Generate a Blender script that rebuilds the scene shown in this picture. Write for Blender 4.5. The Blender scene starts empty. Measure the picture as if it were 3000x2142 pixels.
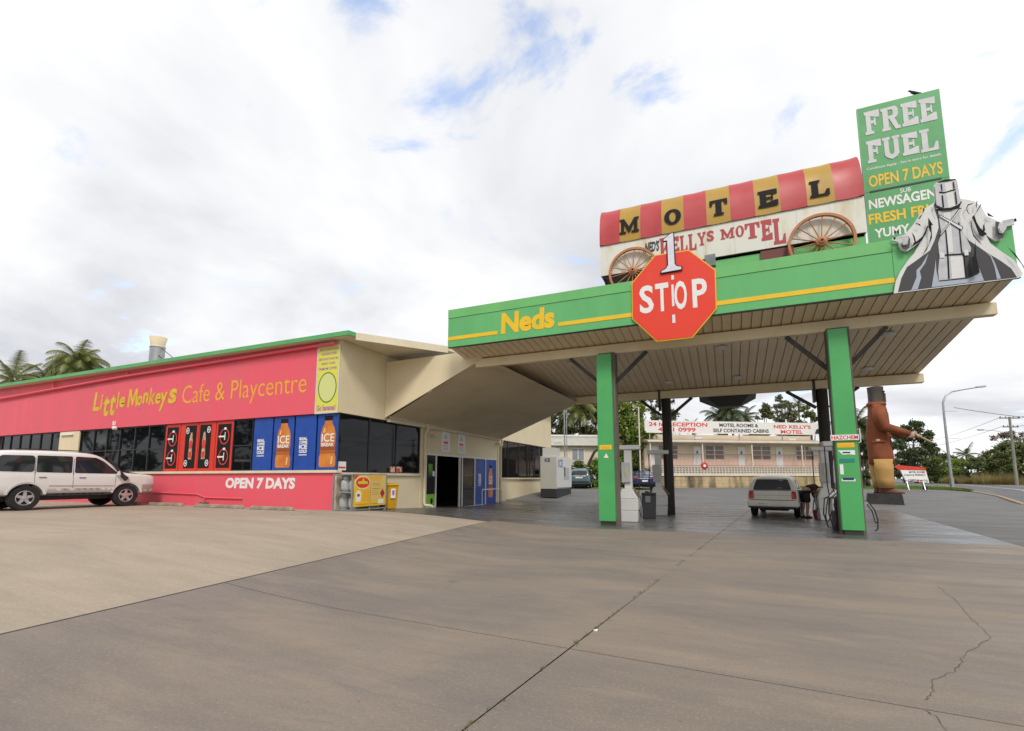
import bpy, bmesh, math, random
import numpy as np
from mathutils import Vector, Matrix
from mathutils.bvhtree import BVHTree
R = math.radians
random.seed(7)
rng = np.random.default_rng(7)
SC = bpy.context.scene
COL = SC.collection

# ---------------------------------------------------------------- camera
YAW = R(23.72)
cam = bpy.data.cameras.new('camera')
cam.sensor_width = 36.0
cam.lens = 36.0 * 1430 / 3000
cam.shift_y = (1226 - 1071) / 3000
cam.clip_start = 0.05
cam.clip_end = 4000
camo = bpy.data.objects.new('camera', cam)
COL.objects.link(camo)
camo.location = (0, 0, 1.4)
camo.rotation_euler = (R(90 + 7.0165), 0, YAW)
SC.camera = camo

# ---------------------------------------------------------------- sky and light
SUN_EL, SUN_AZ = R(48), R(148)      # azimuth clockwise from +Y
wd = bpy.data.worlds.new('World'); SC.world = wd; wd.use_nodes = True
nt = wd.node_tree; nt.nodes.clear()
def N(tree, typ, **kw):
    n = tree.nodes.new(typ)
    for k, v in kw.items():
        if k.startswith('i_'): n.inputs[int(k[2:])].default_value = v
        else: setattr(n, k, v)
    return n
def L(tree, a, b): tree.links.new(a, b)
def build_world():
    t = nt
    sky = N(t, 'ShaderNodeTexSky', sky_type='NISHITA', sun_disc=False)
    sky.sun_elevation = SUN_EL; sky.sun_rotation = SUN_AZ
    sky.air_density = 1.0; sky.dust_density = 1.0; sky.ozone_density = 1.5
    tc = N(t, 'ShaderNodeTexCoord')
    sp = N(t, 'ShaderNodeSeparateXYZ'); L(t, tc.outputs['Generated'], sp.inputs[0])
    zc = N(t, 'ShaderNodeMath', operation='MAXIMUM', i_1=0.0); L(t, sp.outputs[2], zc.inputs[0])
    za = N(t, 'ShaderNodeMath', operation='ADD', i_1=0.22); L(t, zc.outputs[0], za.inputs[0])
    dx = N(t, 'ShaderNodeMath', operation='DIVIDE'); L(t, sp.outputs[0], dx.inputs[0]); L(t, za.outputs[0], dx.inputs[1])
    dy = N(t, 'ShaderNodeMath', operation='DIVIDE'); L(t, sp.outputs[1], dy.inputs[0]); L(t, za.outputs[0], dy.inputs[1])
    cb = N(t, 'ShaderNodeCombineXYZ'); L(t, dx.outputs[0], cb.inputs[0]); L(t, dy.outputs[0], cb.inputs[1]); cb.inputs[2].default_value = 3.7
    def noise(scale, detail, rough, dist=0.0, off=(0, 0, 0)):
        mp = N(t, 'ShaderNodeMapping'); mp.inputs['Location'].default_value = off; L(t, cb.outputs[0], mp.inputs[0])
        n = N(t, 'ShaderNodeTexNoise'); n.inputs['Scale'].default_value = scale; n.inputs['Detail'].default_value = detail
        n.inputs['Roughness'].default_value = rough; n.inputs['Distortion'].default_value = dist
        L(t, mp.outputs[0], n.inputs['Vector']); return n
    cover = noise(3.0, 10, 0.60, 0.35, (2.3, 1.1, 0))
    # openings in the cloud deck: where the cover thins out
    def gap(px, py, r):
        d = N(t, 'ShaderNodeVectorMath', operation='DISTANCE'); L(t, cb.outputs[0], d.inputs[0]); d.inputs[1].default_value = (px, py, 3.7)
        m = N(t, 'ShaderNodeMapRange', interpolation_type='SMOOTHSTEP'); m.inputs[1].default_value = 0.0; m.inputs[2].default_value = r
        m.inputs[3].default_value = 1.0; m.inputs[4].default_value = 0.0
        L(t, d.outputs['Value'], m.inputs[0]); return m
    tot = None
    for (px, py, r, wgt) in GAPS:
        g_ = gap(px, py, r)
        w_ = N(t, 'ShaderNodeMath', operation='MULTIPLY', i_1=wgt); L(t, g_.outputs[0], w_.inputs[0])
        if tot is None: tot = w_
        else:
            a_ = N(t, 'ShaderNodeMath', operation='ADD'); L(t, tot.outputs[0], a_.inputs[0]); L(t, w_.outputs[0], a_.inputs[1]); tot = a_
    cv = N(t, 'ShaderNodeMath', operation='SUBTRACT'); L(t, cover.outputs[0], cv.inputs[0]); L(t, tot.outputs[0], cv.inputs[1])
    ramp = N(t, 'ShaderNodeMapRange', interpolation_type='SMOOTHSTEP')
    ramp.inputs[1].default_value = 0.26; ramp.inputs[2].default_value = 0.42; ramp.inputs[3].default_value = 0.22; ramp.inputs[4].default_value = 1.0
    L(t, cv.outputs[0], ramp.inputs[0])
    shade = noise(1.15, 7, 0.52, 0.35, (7.1, 4.4, 0))
    cr = N(t, 'ShaderNodeValToRGB')
    e = cr.color_ramp.elements
    e[0].position = 0.33; e[0].color = (0.53, 0.545, 0.585, 1)
    e[1].position = 0.62; e[1].color = (0.88, 0.875, 0.87, 1)
    m = cr.color_ramp.elements.new(0.46); m.color = (0.70, 0.71, 0.735, 1)
    L(t, shade.outputs[0], cr.inputs[0])
    sc_ = N(t, 'ShaderNodeVectorMath', operation='SCALE'); sc_.inputs['Scale'].default_value = CLOUD
    L(t, cr.outputs[0], sc_.inputs[0])
    skm = N(t, 'ShaderNodeVectorMath', operation='SCALE'); skm.inputs['Scale'].default_value = SKYBLUE; L(t, sky.outputs[0], skm.inputs[0])
    mx = N(t, 'ShaderNodeMix', data_type='RGBA'); L(t, ramp.outputs[0], mx.inputs['Factor'])
    L(t, skm.outputs[0], mx.inputs['A']); L(t, sc_.outputs[0], mx.inputs['B'])
    bg = N(t, 'ShaderNodeBackground'); bg.inputs['Strength'].default_value = 0.1
    L(t, mx.outputs['Result'], bg.inputs[0])
    out = N(t, 'ShaderNodeOutputWorld'); L(t, bg.outputs[0], out.inputs[0])
GAPS = [(-0.58, 0.66, 0.24, 0.12), (-0.46, 0.78, 0.20, 0.13), (-0.27, 0.72, 0.16, 0.08), (-0.12, 0.88, 0.13, 0.16), (-0.63, 0.80, 0.18, 0.09), (0.47, 1.14, 0.34, 0.13), (0.85, 1.95, 0.7, 0.14), (-0.49, 0.55, 0.09, 0.10)]
CLOUD = 8.5; SKYBLUE = 2.5
build_world()
sl = bpy.data.lights.new('sun', 'SUN'); sl.energy = 1.5; sl.angle = R(14); sl.color = (1.0, 0.94, 0.85)
so = bpy.data.objects.new('sun', sl); COL.objects.link(so)
sd = Vector((math.sin(SUN_AZ) * math.cos(SUN_EL), math.cos(SUN_AZ) * math.cos(SUN_EL), math.sin(SUN_EL)))
so.rotation_euler = (-sd).to_track_quat('-Z', 'Y').to_euler()
so.location = (0, -20, 40)
vs = SC.view_settings
vs.view_transform = 'Standard'; vs.look = 'None'; vs.exposure = 0.58; vs.gamma = 1; vs.use_curve_mapping = False

# ---------------------------------------------------------------- helpers
def sm(t):
    t = min(max(t, 0.), 1.); return t * t * (3 - 2 * t)
def g(x, y):
    """height of the ground: the parking lot by the cafe is raised, the land rises gently behind"""
    lot = .36 * sm((-x - 3.5) / 7.5) * (1 - sm((y - 10.5) / 13.0))
    d = y * 0.9155 - x * .4023
    rear = .58 * sm((d - 25) / 11.5)
    return lot + min(rear, .6)

MATS = {}
def mat(name, col, rough=0.6, metal=0.0, var=0.0, vscale=3.0, bump=0.0, bscale=40.0, spec=0.5, col2=None, stretch=(1, 1, 1), coat=0.0, ramp=(0.35, 0.65)):
    """procedural principled material: base colour with noise wear between col and col2"""
    if name in MATS: return MATS[name]
    m = bpy.data.materials.new(name); m.use_nodes = True
    t = m.node_tree; b = t.nodes['Principled BSDF']
    b.inputs['Roughness'].default_value = rough; b.inputs['Metallic'].default_value = metal
    b.inputs['Specular IOR Level'].default_value = spec
    b.inputs['Coat Weight'].default_value = coat; b.inputs['Coat Roughness'].default_value = 0.06
    c = (*col, 1)
    b.inputs['Base Color'].default_value = c
    tc = N(t, 'ShaderNodeTexCoord')
    mp = N(t, 'ShaderNodeMapping'); mp.inputs['Scale'].default_value = stretch; L(t, tc.outputs['Object'], mp.inputs[0])
    if var > 0 or col2:
        n = N(t, 'ShaderNodeTexNoise'); n.inputs['Scale'].default_value = vscale; n.inputs['Detail'].default_value = 6; n.inputs['Roughness'].default_value = 0.6
        L(t, mp.outputs[0], n.inputs['Vector'])
        r = N(t, 'ShaderNodeMapRange'); r.inputs[1].default_value = ramp[0]; r.inputs[2].default_value = ramp[1]; L(t, n.outputs[0], r.inputs[0])
        mx = N(t, 'ShaderNodeMix', data_type='RGBA'); L(t, r.outputs[0], mx.inputs['Factor'])
        c2 = col2 if col2 else tuple(max(0, v * (1 - var)) for v in col)
        mx.inputs['A'].default_value = c; mx.inputs['B'].default_value = (*c2, 1)
        L(t, mx.outputs['Result'], b.inputs['Base Color'])
        r2 = N(t, 'ShaderNodeMapRange'); r2.inputs[1].default_value = 0.3; r2.inputs[2].default_value = 0.7
        r2.inputs[3].default_value = max(0.02, rough - 0.08); r2.inputs[4].default_value = min(1, rough + 0.1)
        L(t, n.outputs[0], r2.inputs[0]); L(t, r2.outputs[0], b.inputs['Roughness'])
    if bump > 0:
        n2 = N(t, 'ShaderNodeTexNoise'); n2.inputs['Scale'].default_value = bscale; n2.inputs['Detail'].default_value = 4
        L(t, mp.outputs[0], n2.inputs['Vector'])
        bp = N(t, 'ShaderNodeBump'); bp.inputs['Strength'].default_value = bump; bp.inputs['Distance'].default_value = 0.02
        L(t, n2.outputs[0], bp.inputs['Height']); L(t, bp.outputs[0], b.inputs['Normal'])
    MATS[name] = m
    return m

def link(name, me, parent=None):
    o = bpy.data.objects.new(name, me); COL.objects.link(o)
    if parent is not None: o.parent = parent
    return o
def tag(o, label, cat, group=None, kind=None):
    if label: o['label'] = label
    if cat: o['category'] = cat
    if group: o['group'] = group
    if kind: o['kind'] = kind
    return o
def thing(name, label, cat, loc=(0, 0, 0), rz=0.0, group=None):
    o = link(name, None); o.location = loc; o.rotation_euler = (0, 0, rz); o.empty_display_size = 0.2
    return tag(o, label, cat, group)
def struct(o, kind='structure'):
    o['kind'] = kind; return o

class MB:
    """collects simple shapes and links them as one mesh object"""
    def __init__(s): s.v = []; s.f = []
    def add(s, vs, fs):
        k = len(s.v); s.v += [tuple(map(float, p)) for p in vs]; s.f += [tuple(i + k for i in f) for f in fs]; return s
    def box(s, x0, x1, y0, y1, z0, z1):
        return s.add([(x0, y0, z0), (x1, y0, z0), (x1, y1, z0), (x0, y1, z0), (x0, y0, z1), (x1, y0, z1), (x1, y1, z1), (x0, y1, z1)],
                     [(0, 3, 2, 1), (4, 5, 6, 7), (0, 1, 5, 4), (1, 2, 6, 5), (2, 3, 7, 6), (3, 0, 4, 7)])
    def hexa(s, b, t):      # bottom four points, top four points
        return s.add(list(b) + list(t), [(0, 3, 2, 1), (4, 5, 6, 7), (0, 1, 5, 4), (1, 2, 6, 5), (2, 3, 7, 6), (3, 0, 4, 7)])
    def bar(s, p0, p1, w, h, up=(0, 0, 1)):
        p0, p1 = Vector(p0), Vector(p1); d = (p1 - p0).normalized(); u = Vector(up)
        if abs(d.dot(u)) > 0.98: u = Vector((0, 1, 0))
        sx = d.cross(u).normalized() * (w / 2); uz = sx.cross(d).normalized() * (h / 2)
        b = [p0 - sx - uz, p0 + sx - uz, p0 + sx + uz, p0 - sx + uz]; t = [q + (p1 - p0) for q in b]
        return s.hexa(b, t)
    def tube(s, path, r, n=10, caps=True):
        pts = [Vector(p) for p in path]; rs = r if isinstance(r, (list, tuple)) else [r] * len(pts)
        rings = []
        d0 = (pts[1] - pts[0]).normalized(); u = Vector((0, 0, 1)) if abs(d0.z) < 0.9 else Vector((1, 0, 0))
        for i, p in enumerate(pts):
            a = pts[max(i - 1, 0)]; b = pts[min(i + 1, len(pts) - 1)]; d = (b - a).normalized()
            x = d.cross(u)
            if x.length < 1e-4: x = d.cross(Vector((0, 1, 0)))
            x.normalize(); y = x.cross(d).normalized(); u = y
            rings.append([p + x * math.cos(2 * math.pi * k / n) * rs[i] + y * math.sin(2 * math.pi * k / n) * rs[i] for k in range(n)])
        vs = [q for ring in rings for q in ring]; fs = []
        for i in range(len(rings) - 1):
            for k in range(n):
                a, b = i * n + k, i * n + (k + 1) % n
                fs.append((a, a + n, b + n, b))
        if caps:
            fs.append(tuple(range(n))); fs.append(tuple(reversed(range((len(rings) - 1) * n, len(rings) * n))))
        return s.add(vs, fs)
    def lathe(s, prof, c=(0, 0, 0), axis='z', n=20, caps=True):
        """prof: (radius, height) pairs"""
        vs = []; fs = []
        for r, h in prof:
            for k in range(n):
                a = 2 * math.pi * k / n; x, y = r * math.cos(a), r * math.sin(a)
                p = (x, y, h) if axis == 'z' else ((h, x, y) if axis == 'x' else (x, h, y))
                vs.append((p[0] + c[0], p[1] + c[1], p[2] + c[2]))
        for i in range(len(prof) - 1):
            for k in range(n):
                a, b = i * n + k, i * n + (k + 1) % n
                fs.append((a, b, b + n, a + n))
        if caps and prof[0][0] > 1e-4: fs.append(tuple(reversed(range(n))))
        if caps and prof[-1][0] > 1e-4: fs.append(tuple(range((len(prof) - 1) * n, len(prof) * n)))
        return s.add(vs, fs)
    def prism(s, poly, o, u, v, depth):
        """2-D polygon in the plane o + u*a + v*b, extruded by vector depth"""
        o, u, v, d = Vector(o), Vector(u), Vector(v), Vector(depth)
        a = [o + u * p[0] + v * p[1] for p in poly]; b = [p + d for p in a]; n = len(a)
        fs = [tuple(range(n)), tuple(reversed(range(n, 2 * n)))] + [(i, i + n, (i + 1) % n + n, (i + 1) % n) for i in range(n)]
        return s.add(a + b, fs)
    def poly(s, pts): return s.add(pts, [tuple(range(len(pts)))])
    def build(s, name, m, parent=None, world=False, bevel=0.0, smooth=False, label=None, seg=1):
        vs = s.v
        if world and parent is not None:
            l = parent.location; vs = [(p[0] - l[0], p[1] - l[1], p[2] - l[2]) for p in vs]
            if abs(parent.rotation_euler.z) > 1e-9:
                c_, s_ = math.cos(-parent.rotation_euler.z), math.sin(-parent.rotation_euler.z)
                vs = [(p[0] * c_ - p[1] * s_, p[0] * s_ + p[1] * c_, p[2]) for p in vs]
        me = bpy.data.meshes.new(name); me.from_pydata(vs, [], s.f)
        bm = bmesh.new(); bm.from_mesh(me); bmesh.ops.recalc_face_normals(bm, faces=bm.faces)
        if bevel > 0:
            es = [e for e in bm.edges if len(e.link_faces) == 2 and e.calc_face_angle(0) > 0.5]
            bmesh.ops.bevel(bm, geom=es, offset=bevel, segments=seg, affect='EDGES', clamp_overlap=True)
        bm.to_mesh(me); bm.free()
        if smooth:
            me.polygons.foreach_set('use_smooth', [True] * len(me.polygons))
            if smooth != 'all': me.set_sharp_from_angle(angle=R(38))
        if m is not None: me.materials.append(m)
        o = link(name, me, parent)
        if label: o['label'] = label
        return o
def box(name, m, parent, x0, x1, y0, y1, z0, z1, world=True, bevel=0.0):
    return MB().box(x0, x1, y0, y1, z0, z1).build(name, m, parent, world, bevel)

_txt = {}
def text_verts(s, bold=0.0, shear=0.0):
    k = (s, bold, shear)
    if k in _txt: return _txt[k]
    cu = bpy.data.curves.new('lettering', 'FONT'); cu.body = s; cu.size = 1.0; cu.offset = bold; cu.shear = shear
    cu.resolution_u = 3; cu.fill_mode = 'FRONT'; cu.align_x = 'LEFT'
    ob = bpy.data.objects.new('lettering', cu); COL.objects.link(ob)
    bpy.context.view_layer.update()
    dg = bpy.context.evaluated_depsgraph_get()
    me = bpy.data.meshes.new_from_object(ob.evaluated_get(dg))
    v = np.array([x.co[:2] for x in me.vertices]); f = [tuple(p.vertices) for p in me.polygons]
    bpy.data.objects.remove(ob); bpy.data.curves.remove(cu); bpy.data.meshes.remove(me)
    _txt[k] = (v, f); return _txt[k]
def letters(mb, s, rect, o, u, v, bold=0.0, shear=0.0, ylo=None, yhi=None):
    """lay a string into rect (a0, a1, b0, b1) of the plane o + u*a + v*b"""
    vv, f = text_verts(s, bold, shear)
    lo, hi = vv.min(0), vv.max(0)
    if ylo is not None: lo = np.array([lo[0], ylo])
    if yhi is not None: hi = np.array([hi[0], yhi])
    a0, a1, b0, b1 = rect
    a = a0 + (vv[:, 0] - lo[0]) / (hi[0] - lo[0]) * (a1 - a0); b = b0 + (vv[:, 1] - lo[1]) / (hi[1] - lo[1]) * (b1 - b0)
    O, U, V = np.array(o, float), np.array(u, float), np.array(v, float)
    P = O + a[:, None] * U + b[:, None] * V
    mb.add([tuple(p) for p in P], f); return mb
FX, FZ = (1, 0, 0), (0, 0, 1)
def sign_text(name, s, rect, y, m, parent, bold=0.0, shear=0.0, mb=None, **kw):
    """text on a plane facing -Y at depth y, world coordinates"""
    q = mb or MB(); letters(q, s, rect, (0, y, 0), FX, FZ, bold, shear, **kw)
    return q.build(name, m, parent, True) if mb is None else q
# slab-serif capitals: polygons in a unit cell
def rc(a, b, c, d): return [(a, c), (b, c), (b, d), (a, d)]
def slab(ch, w=0.24, s=0.13):
    q = []
    if ch in 'ELFTKMRUYI1':
        pass
    if ch == 'L': q = [rc(.10, .10 + w + .1, s, 1 - s), rc(0, .55, 1 - s, 1), [(0, 0), (1, 0), (1, .38), (.86, .38), (.72, s), (0, s)]]
    elif ch == 'E': q = [rc(.10, .10 + w + .08, s, 1 - s), [(0, 1 - s), (.83, .70), (.97, .70), (.97, 1), (0, 1)], [(0, 0), (1, 0), (1, .33), (.86, .33), (0, s)], rc(.42, .66, .44, .57), rc(.66, .76, .34, .67)]
    elif ch == 'F': q = [rc(.10, .10 + w + .08, s, 1 - s), [(0, 1 - s), (.84, .68), (1, .68), (1, 1), (0, 1)], rc(0, .58, 0, s), rc(.42, .62, .44, .58), rc(.62, .74, .34, .68)]
    elif ch == 'T': q = [rc(.5 - w * .7, .5 + w * .7, s, 1 - s), [(0, 1), (0, .62), (.12, .62), (.22, 1 - s), (.78, 1 - s), (.88, .62), (1, .62), (1, 1)], rc(.22, .78, 0, s)]
    elif ch == 'M': q = [rc(.08, .24, s, 1 - s), rc(.74, .92, s, 1 - s), rc(0, .34, 0, s), rc(.62, 1, 0, s), rc(0, .24, 1 - s, 1), rc(.76, 1, 1 - s, 1), [(.24, 1), (.24, .62), (.44, .08), (.56, .08), (.74, .62), (.76, 1), (.5, .42)]]
    elif ch == 'K': q = [rc(.08, .08 + w + .04, s, 1 - s), rc(0, .46, 0, s), rc(0, .46, 1 - s, 1), [(.36, .42), (.68, 1 - s), (.88, 1 - s), (.36, .28)], [(.47, .50), (.60, .62), (.95, s), (.66, s)], rc(.58, 1, 0, s), rc(.56, 1, 1 - s, 1)]
    elif ch == 'Y': q = [rc(.5 - w * .6, .5 + w * .6, s, .46), rc(.24, .76, 0, s), [(.06, 1 - s), (.30, 1 - s), (.5, .62), (.70, 1 - s), (.92, 1 - s), (.64, .46), (.36, .46)], rc(0, .40, 1 - s, 1), rc(.62, 1, 1 - s, 1)]
    elif ch == 'R': q = [rc(.08, .08 + w + .06, s, 1), rc(0, .46, 0, s), rc(0, .08, 1 - s, 1), [(.38, 1), (.80, 1), (.93, .88), (.93, .62), (.80, .50), (.38, .50), (.38, .62), (.58, .62), (.64, .66), (.64, .84), (.58, .88), (.38, .88)], [(.42, .50), (.72, .50), (.90, s), (1, s), (1, 0), (.72, 0)]]
    elif ch == 'U': q = [rc(.08, .36, .30, 1 - s), rc(.64, .92, .30, 1 - s), rc(0, .44, 1 - s, 1), rc(.56, 1, 1 - s, 1), [(.08, .30), (.08, .16), (.22, .03), (.5, -.07), (.78, .03), (.92, .16), (.92, .30), (.64, .30), (.60, .2), (.5, .15), (.40, .2), (.36, .30)]]
    elif ch == '1': q = [[(.34, .16), (.66, .16), (.66, 1), (.52, 1), (.34, .90)], [(0, 0), (1, 0), (1, .07), (.66, .16), (.34, .16), (0, .07)], [(.34, .90), (.34, .80), (.12, .80), (.12, .86)]]
    elif ch == 'O':
        n = 22; o_ = [(.5 + .5 * math.cos(2 * math.pi * k / n), .5 + .5 * math.sin(2 * math.pi * k / n)) for k in range(n)]
        i_ = [(.5 + .20 * math.cos(2 * math.pi * k / n), .5 + .36 * math.sin(2 * math.pi * k / n)) for k in range(n)]
        q = [[o_[k], o_[(k + 1) % n], i_[(k + 1) % n], i_[k]] for k in range(n)]
    return q
def slab_word(mb, word, cells, y, warp=None, step=0.0012):
    """cells: (x0, x1, z0, z1) for every letter, on a plane facing -Y at depth y (or warp)"""
    for ch, (x0, x1, z0, z1) in zip(word, cells):
        if ch == 'S':
            letters(mb, 'S', (x0, x1, z0, z1), (0, y, 0), FX, FZ, 0.045); continue
        for k, pl in enumerate(slab(ch)):
            mb.poly([(x0 + a * (x1 - x0), y - (k * step if ch != 'O' else 0), z0 + b * (z1 - z0)) for a, b in pl])
    return mb

def slab_letters(word, cells, y, m, parent, warp=None):
    for ch, cell in zip(word, cells):
        q = slab_word(MB(), ch, [cell], y)
        if warp: q.v = [(a, warp(c) + b, c) for a, b, c in q.v]
        q.build('letter', m, parent, True)

def drape(name, poly_fn, nu, nv, off, m, parent=None, skirt=0.0):
    """sheet that follows the ground: poly_fn(u, v) -> (x, y)"""
    vs = []; fs = []
    for j in range(nv + 1):
        for i in range(nu + 1):
            x, y = poly_fn(i / nu, j / nv); vs.append((x, y, g(x, y) + off))
    for j in range(nv):
        for i in range(nu):
            a = j * (nu + 1) + i; fs.append((a, a + 1, a + nu + 2, a + nu + 1))
    if skirt:
        edge = [i for i in range(nu)] + [nu + j * (nu + 1) for j in range(nv)] + [(nv) * (nu + 1) + i for i in range(nu, 0, -1)] + [j * (nu + 1) for j in range(nv, 0, -1)]
        k = len(vs); vs += [(vs[i][0], vs[i][1], vs[i][2] - skirt) for i in edge]; n = len(edge)
        for i in range(n): fs.append((edge[i], k + i, k + (i + 1) % n, edge[(i + 1) % n]))
    me = bpy.data.meshes.new(name); me.from_pydata(vs, [], fs); me.materials.append(m)
    me.polygons.foreach_set('use_smooth', [True] * len(me.polygons)); me.set_sharp_from_angle(angle=R(30))
    return link(name, me, parent)
def quadfn(a, b, c, d):
    def f(u, v):
        return ((a[0] * (1 - u) + b[0] * u) * (1 - v) + (d[0] * (1 - u) + c[0] * u) * v, (a[1] * (1 - u) + b[1] * u) * (1 - v) + (d[1] * (1 - u) + c[1] * u) * v)
    return f
# ---------------------------------------------------------------- ground materials
def ground_mat(name, c1, c2, stain, rough=(0.75, 0.95), speck=0.25, streak=(0.5, 2.2), gscale=90, spec=0.35, stain_amt=0.5, bump=0.25, light=None, spots=False):
    m = bpy.data.materials.new(name); m.use_nodes = True; t = m.node_tree; b = t.nodes['Principled BSDF']
    b.inputs['Specular IOR Level'].default_value = spec
    tc = N(t, 'ShaderNodeTexCoord')
    def noise(scale, detail=6, rgh=0.6, st=(1, 1, 1), dist=0.0, off=(0, 0, 0)):
        mp = N(t, 'ShaderNodeMapping'); mp.inputs['Scale'].default_value = st; mp.inputs['Location'].default_value = off
        L(t, tc.outputs['Object'], mp.inputs[0])
        n = N(t, 'ShaderNodeTexNoise'); n.inputs['Scale'].default_value = scale; n.inputs['Detail'].default_value = detail
        n.inputs['Roughness'].default_value = rgh; n.inputs['Distortion'].default_value = dist
        L(t, mp.outputs[0], n.inputs['Vector']); return n
    def rng_(n, a, b_, c=0.0, d=1.0):
        r = N(t, 'ShaderNodeMapRange'); r.inputs[1].default_value = a; r.inputs[2].default_value = b_; r.inputs[3].default_value = c; r.inputs[4].default_value = d
        L(t, n.outputs[0], r.inputs[0]); return r
    def mix(fac, A, B, blend='MIX'):
        x = N(t, 'ShaderNodeMix', data_type='RGBA', blend_type=blend)
        if isinstance(fac, float): x.inputs['Factor'].default_value = fac
        else: L(t, fac.outputs[0], x.inputs['Factor'])
        for s_, q in (('A', A), ('B', B)):
            if isinstance(q, tuple): x.inputs[s_].default_value = (*q, 1)
            else: L(t, q.outputs['Result'], x.inputs[s_])
        return x
    big = rng_(noise(0.42, 7, 0.62, (0.7, 1.4, 1), 0.9), 0.34, 0.66)
    c = mix(big, c1, c2)
    st = rng_(noise(0.55, 7, 0.66, (streak[0], streak[1], 1), 0.8, (3, 9, 0)), 0.50, 0.74, 0.0, stain_amt)
    c = mix(st, c, stain)
    if light:
        lt = rng_(noise(1.3, 8, 0.7, (0.7, 1.5, 1), 0.5, (31, 5, 0)), 0.56, 0.72, 0.0, 0.55)
        c = mix(lt, c, light)
    sp = noise(0.9, 8, 0.72, (0.35, 1.9, 1), 0.3, (13, 1, 0))
    c = mix(rng_(sp, 0.42, 0.75, 0.0, 0.35), c, tuple(v * 0.55 for v in stain))
    if spots:
        # oil drips and dark dots, tyre rubber dragged in long faint lines
        vo = N(t, 'ShaderNodeTexVoronoi'); vo.inputs['Scale'].default_value = 0.9; vo.inputs['Randomness'].default_value = 1.0
        wn = noise(2.2, 4, 0.6); ad = N(t, 'ShaderNodeVectorMath', operation='SCALE'); ad.inputs['Scale'].default_value = 0.22; L(t, wn.outputs['Color'], ad.inputs[0])
        av = N(t, 'ShaderNodeVectorMath', operation='ADD'); L(t, tc.outputs['Object'], av.inputs[0]); L(t, ad.outputs[0], av.inputs[1]); L(t, av.outputs[0], vo.inputs['Vector'])
        c = mix(rng_(vo, 0.02, 0.10, 0.55, 0.0), c, tuple(v * 0.45 for v in stain))
        vo2 = N(t, 'ShaderNodeTexVoronoi'); vo2.inputs['Scale'].default_value = 5.0; L(t, av.outputs[0], vo2.inputs['Vector'])
        c = mix(rng_(vo2, 0.03, 0.07, 0.5, 0.0), c, tuple(v * 0.5 for v in stain))
        ty = noise(1.0, 5, 0.6, (0.16, 3.4, 1), 0.25, (7, 3, 0)); c = mix(rng_(ty, 0.56, 0.72, 0.0, 0.24), c, tuple(v * 0.8 for v in stain))
        ty2 = noise(1.0, 5, 0.6, (4.2, 0.2, 1), 0.3, (1, 8, 0)); c = mix(rng_(ty2, 0.60, 0.72, 0.0, 0.14), c, tuple(v * 0.8 for v in stain))
    fine = noise(gscale, 3, 0.7)
    c = mix(rng_(fine, 0.25, 0.8, 0.0, speck), c, tuple(v * 0.35 for v in c2))
    fine2 = noise(gscale * 0.33, 4, 0.75, off=(5, 5, 0))
    c = mix(rng_(fine2, 0.52, 0.8, 0.0, speck * 0.9), c, tuple(min(1, v * 1.5) for v in c1))
    L(t, c.outputs['Result'], b.inputs['Base Color'])
    rr = rng_(noise(0.8, 6, 0.65, (0.6, 1.8, 1), 0.6, (17, 2, 0)), 0.35, 0.68, rough[0], rough[1]); L(t, rr.outputs[0], b.inputs['Roughness'])
    bp = N(t, 'ShaderNodeBump'); bp.inputs['Strength'].default_value = bump; bp.inputs['Distance'].default_value = 0.012
    L(t, fine.outputs[0], bp.inputs['Height']); L(t, bp.outputs[0], b.inputs['Normal'])
    MATS[name] = m; return m
M_ASPH = ground_mat('asphalt', (0.175, 0.171, 0.168), (0.135, 0.132, 0.132), (0.10, 0.098, 0.098), (0.6, 0.85), 0.35, (0.4, 1.6), 70, stain_amt=0.5)
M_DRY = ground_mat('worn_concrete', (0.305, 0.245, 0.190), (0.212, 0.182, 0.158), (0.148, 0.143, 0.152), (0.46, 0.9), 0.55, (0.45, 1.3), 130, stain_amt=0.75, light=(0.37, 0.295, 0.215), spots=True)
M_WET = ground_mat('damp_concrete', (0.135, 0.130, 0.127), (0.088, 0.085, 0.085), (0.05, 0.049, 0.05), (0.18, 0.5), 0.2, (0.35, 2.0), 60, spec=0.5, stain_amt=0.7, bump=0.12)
M_LOT = ground_mat('pale_concrete', (0.455, 0.375, 0.29), (0.385, 0.318, 0.248), (0.28, 0.23, 0.185), (0.8, 0.95), 0.5, (0.5, 1.4), 110, stain_amt=0.5, spots=True)
M_GRASS = ground_mat('lawn', (0.14, 0.21, 0.035), (0.19, 0.24, 0.05), (0.10, 0.16, 0.03), (0.9, 1.0), 0.6, (1, 1), 14, spec=0.1, bump=0.9)
M_EARTH = mat('earth', (0.16, 0.12, 0.07), 0.95, var=0.4, bump=0.4)

# ---------------------------------------------------------------- ground sheets
def axis(lo, hi, c0, c1, step):
    a = list(np.arange(c0, c1 + 0.01, step)); s = step
    x = c0
    while x > lo: s *= 1.45; x -= s; a.insert(0, x)
    x = c1; s = step
    while x < hi: s *= 1.45; x += s; a.append(x)
    return a
gx, gy = axis(-1500, 1500, -40, 40, 2.0), axis(-1500, 1500, -6, 90, 2.0)
vs = [(x, y, g(x, y)) for y in gy for x in gx]
nx = len(gx)
fs = [(j * nx + i, j * nx + i + 1, (j + 1) * nx + i + 1, (j + 1) * nx + i) for j in range(len(gy) - 1) for i in range(nx - 1)]
me = bpy.data.meshes.new('ground'); me.from_pydata(vs, [], fs); me.materials.append(M_ASPH)
me.polygons.foreach_set('use_smooth', [True] * len(me.polygons))
ground = struct(link('ground', me))

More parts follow.
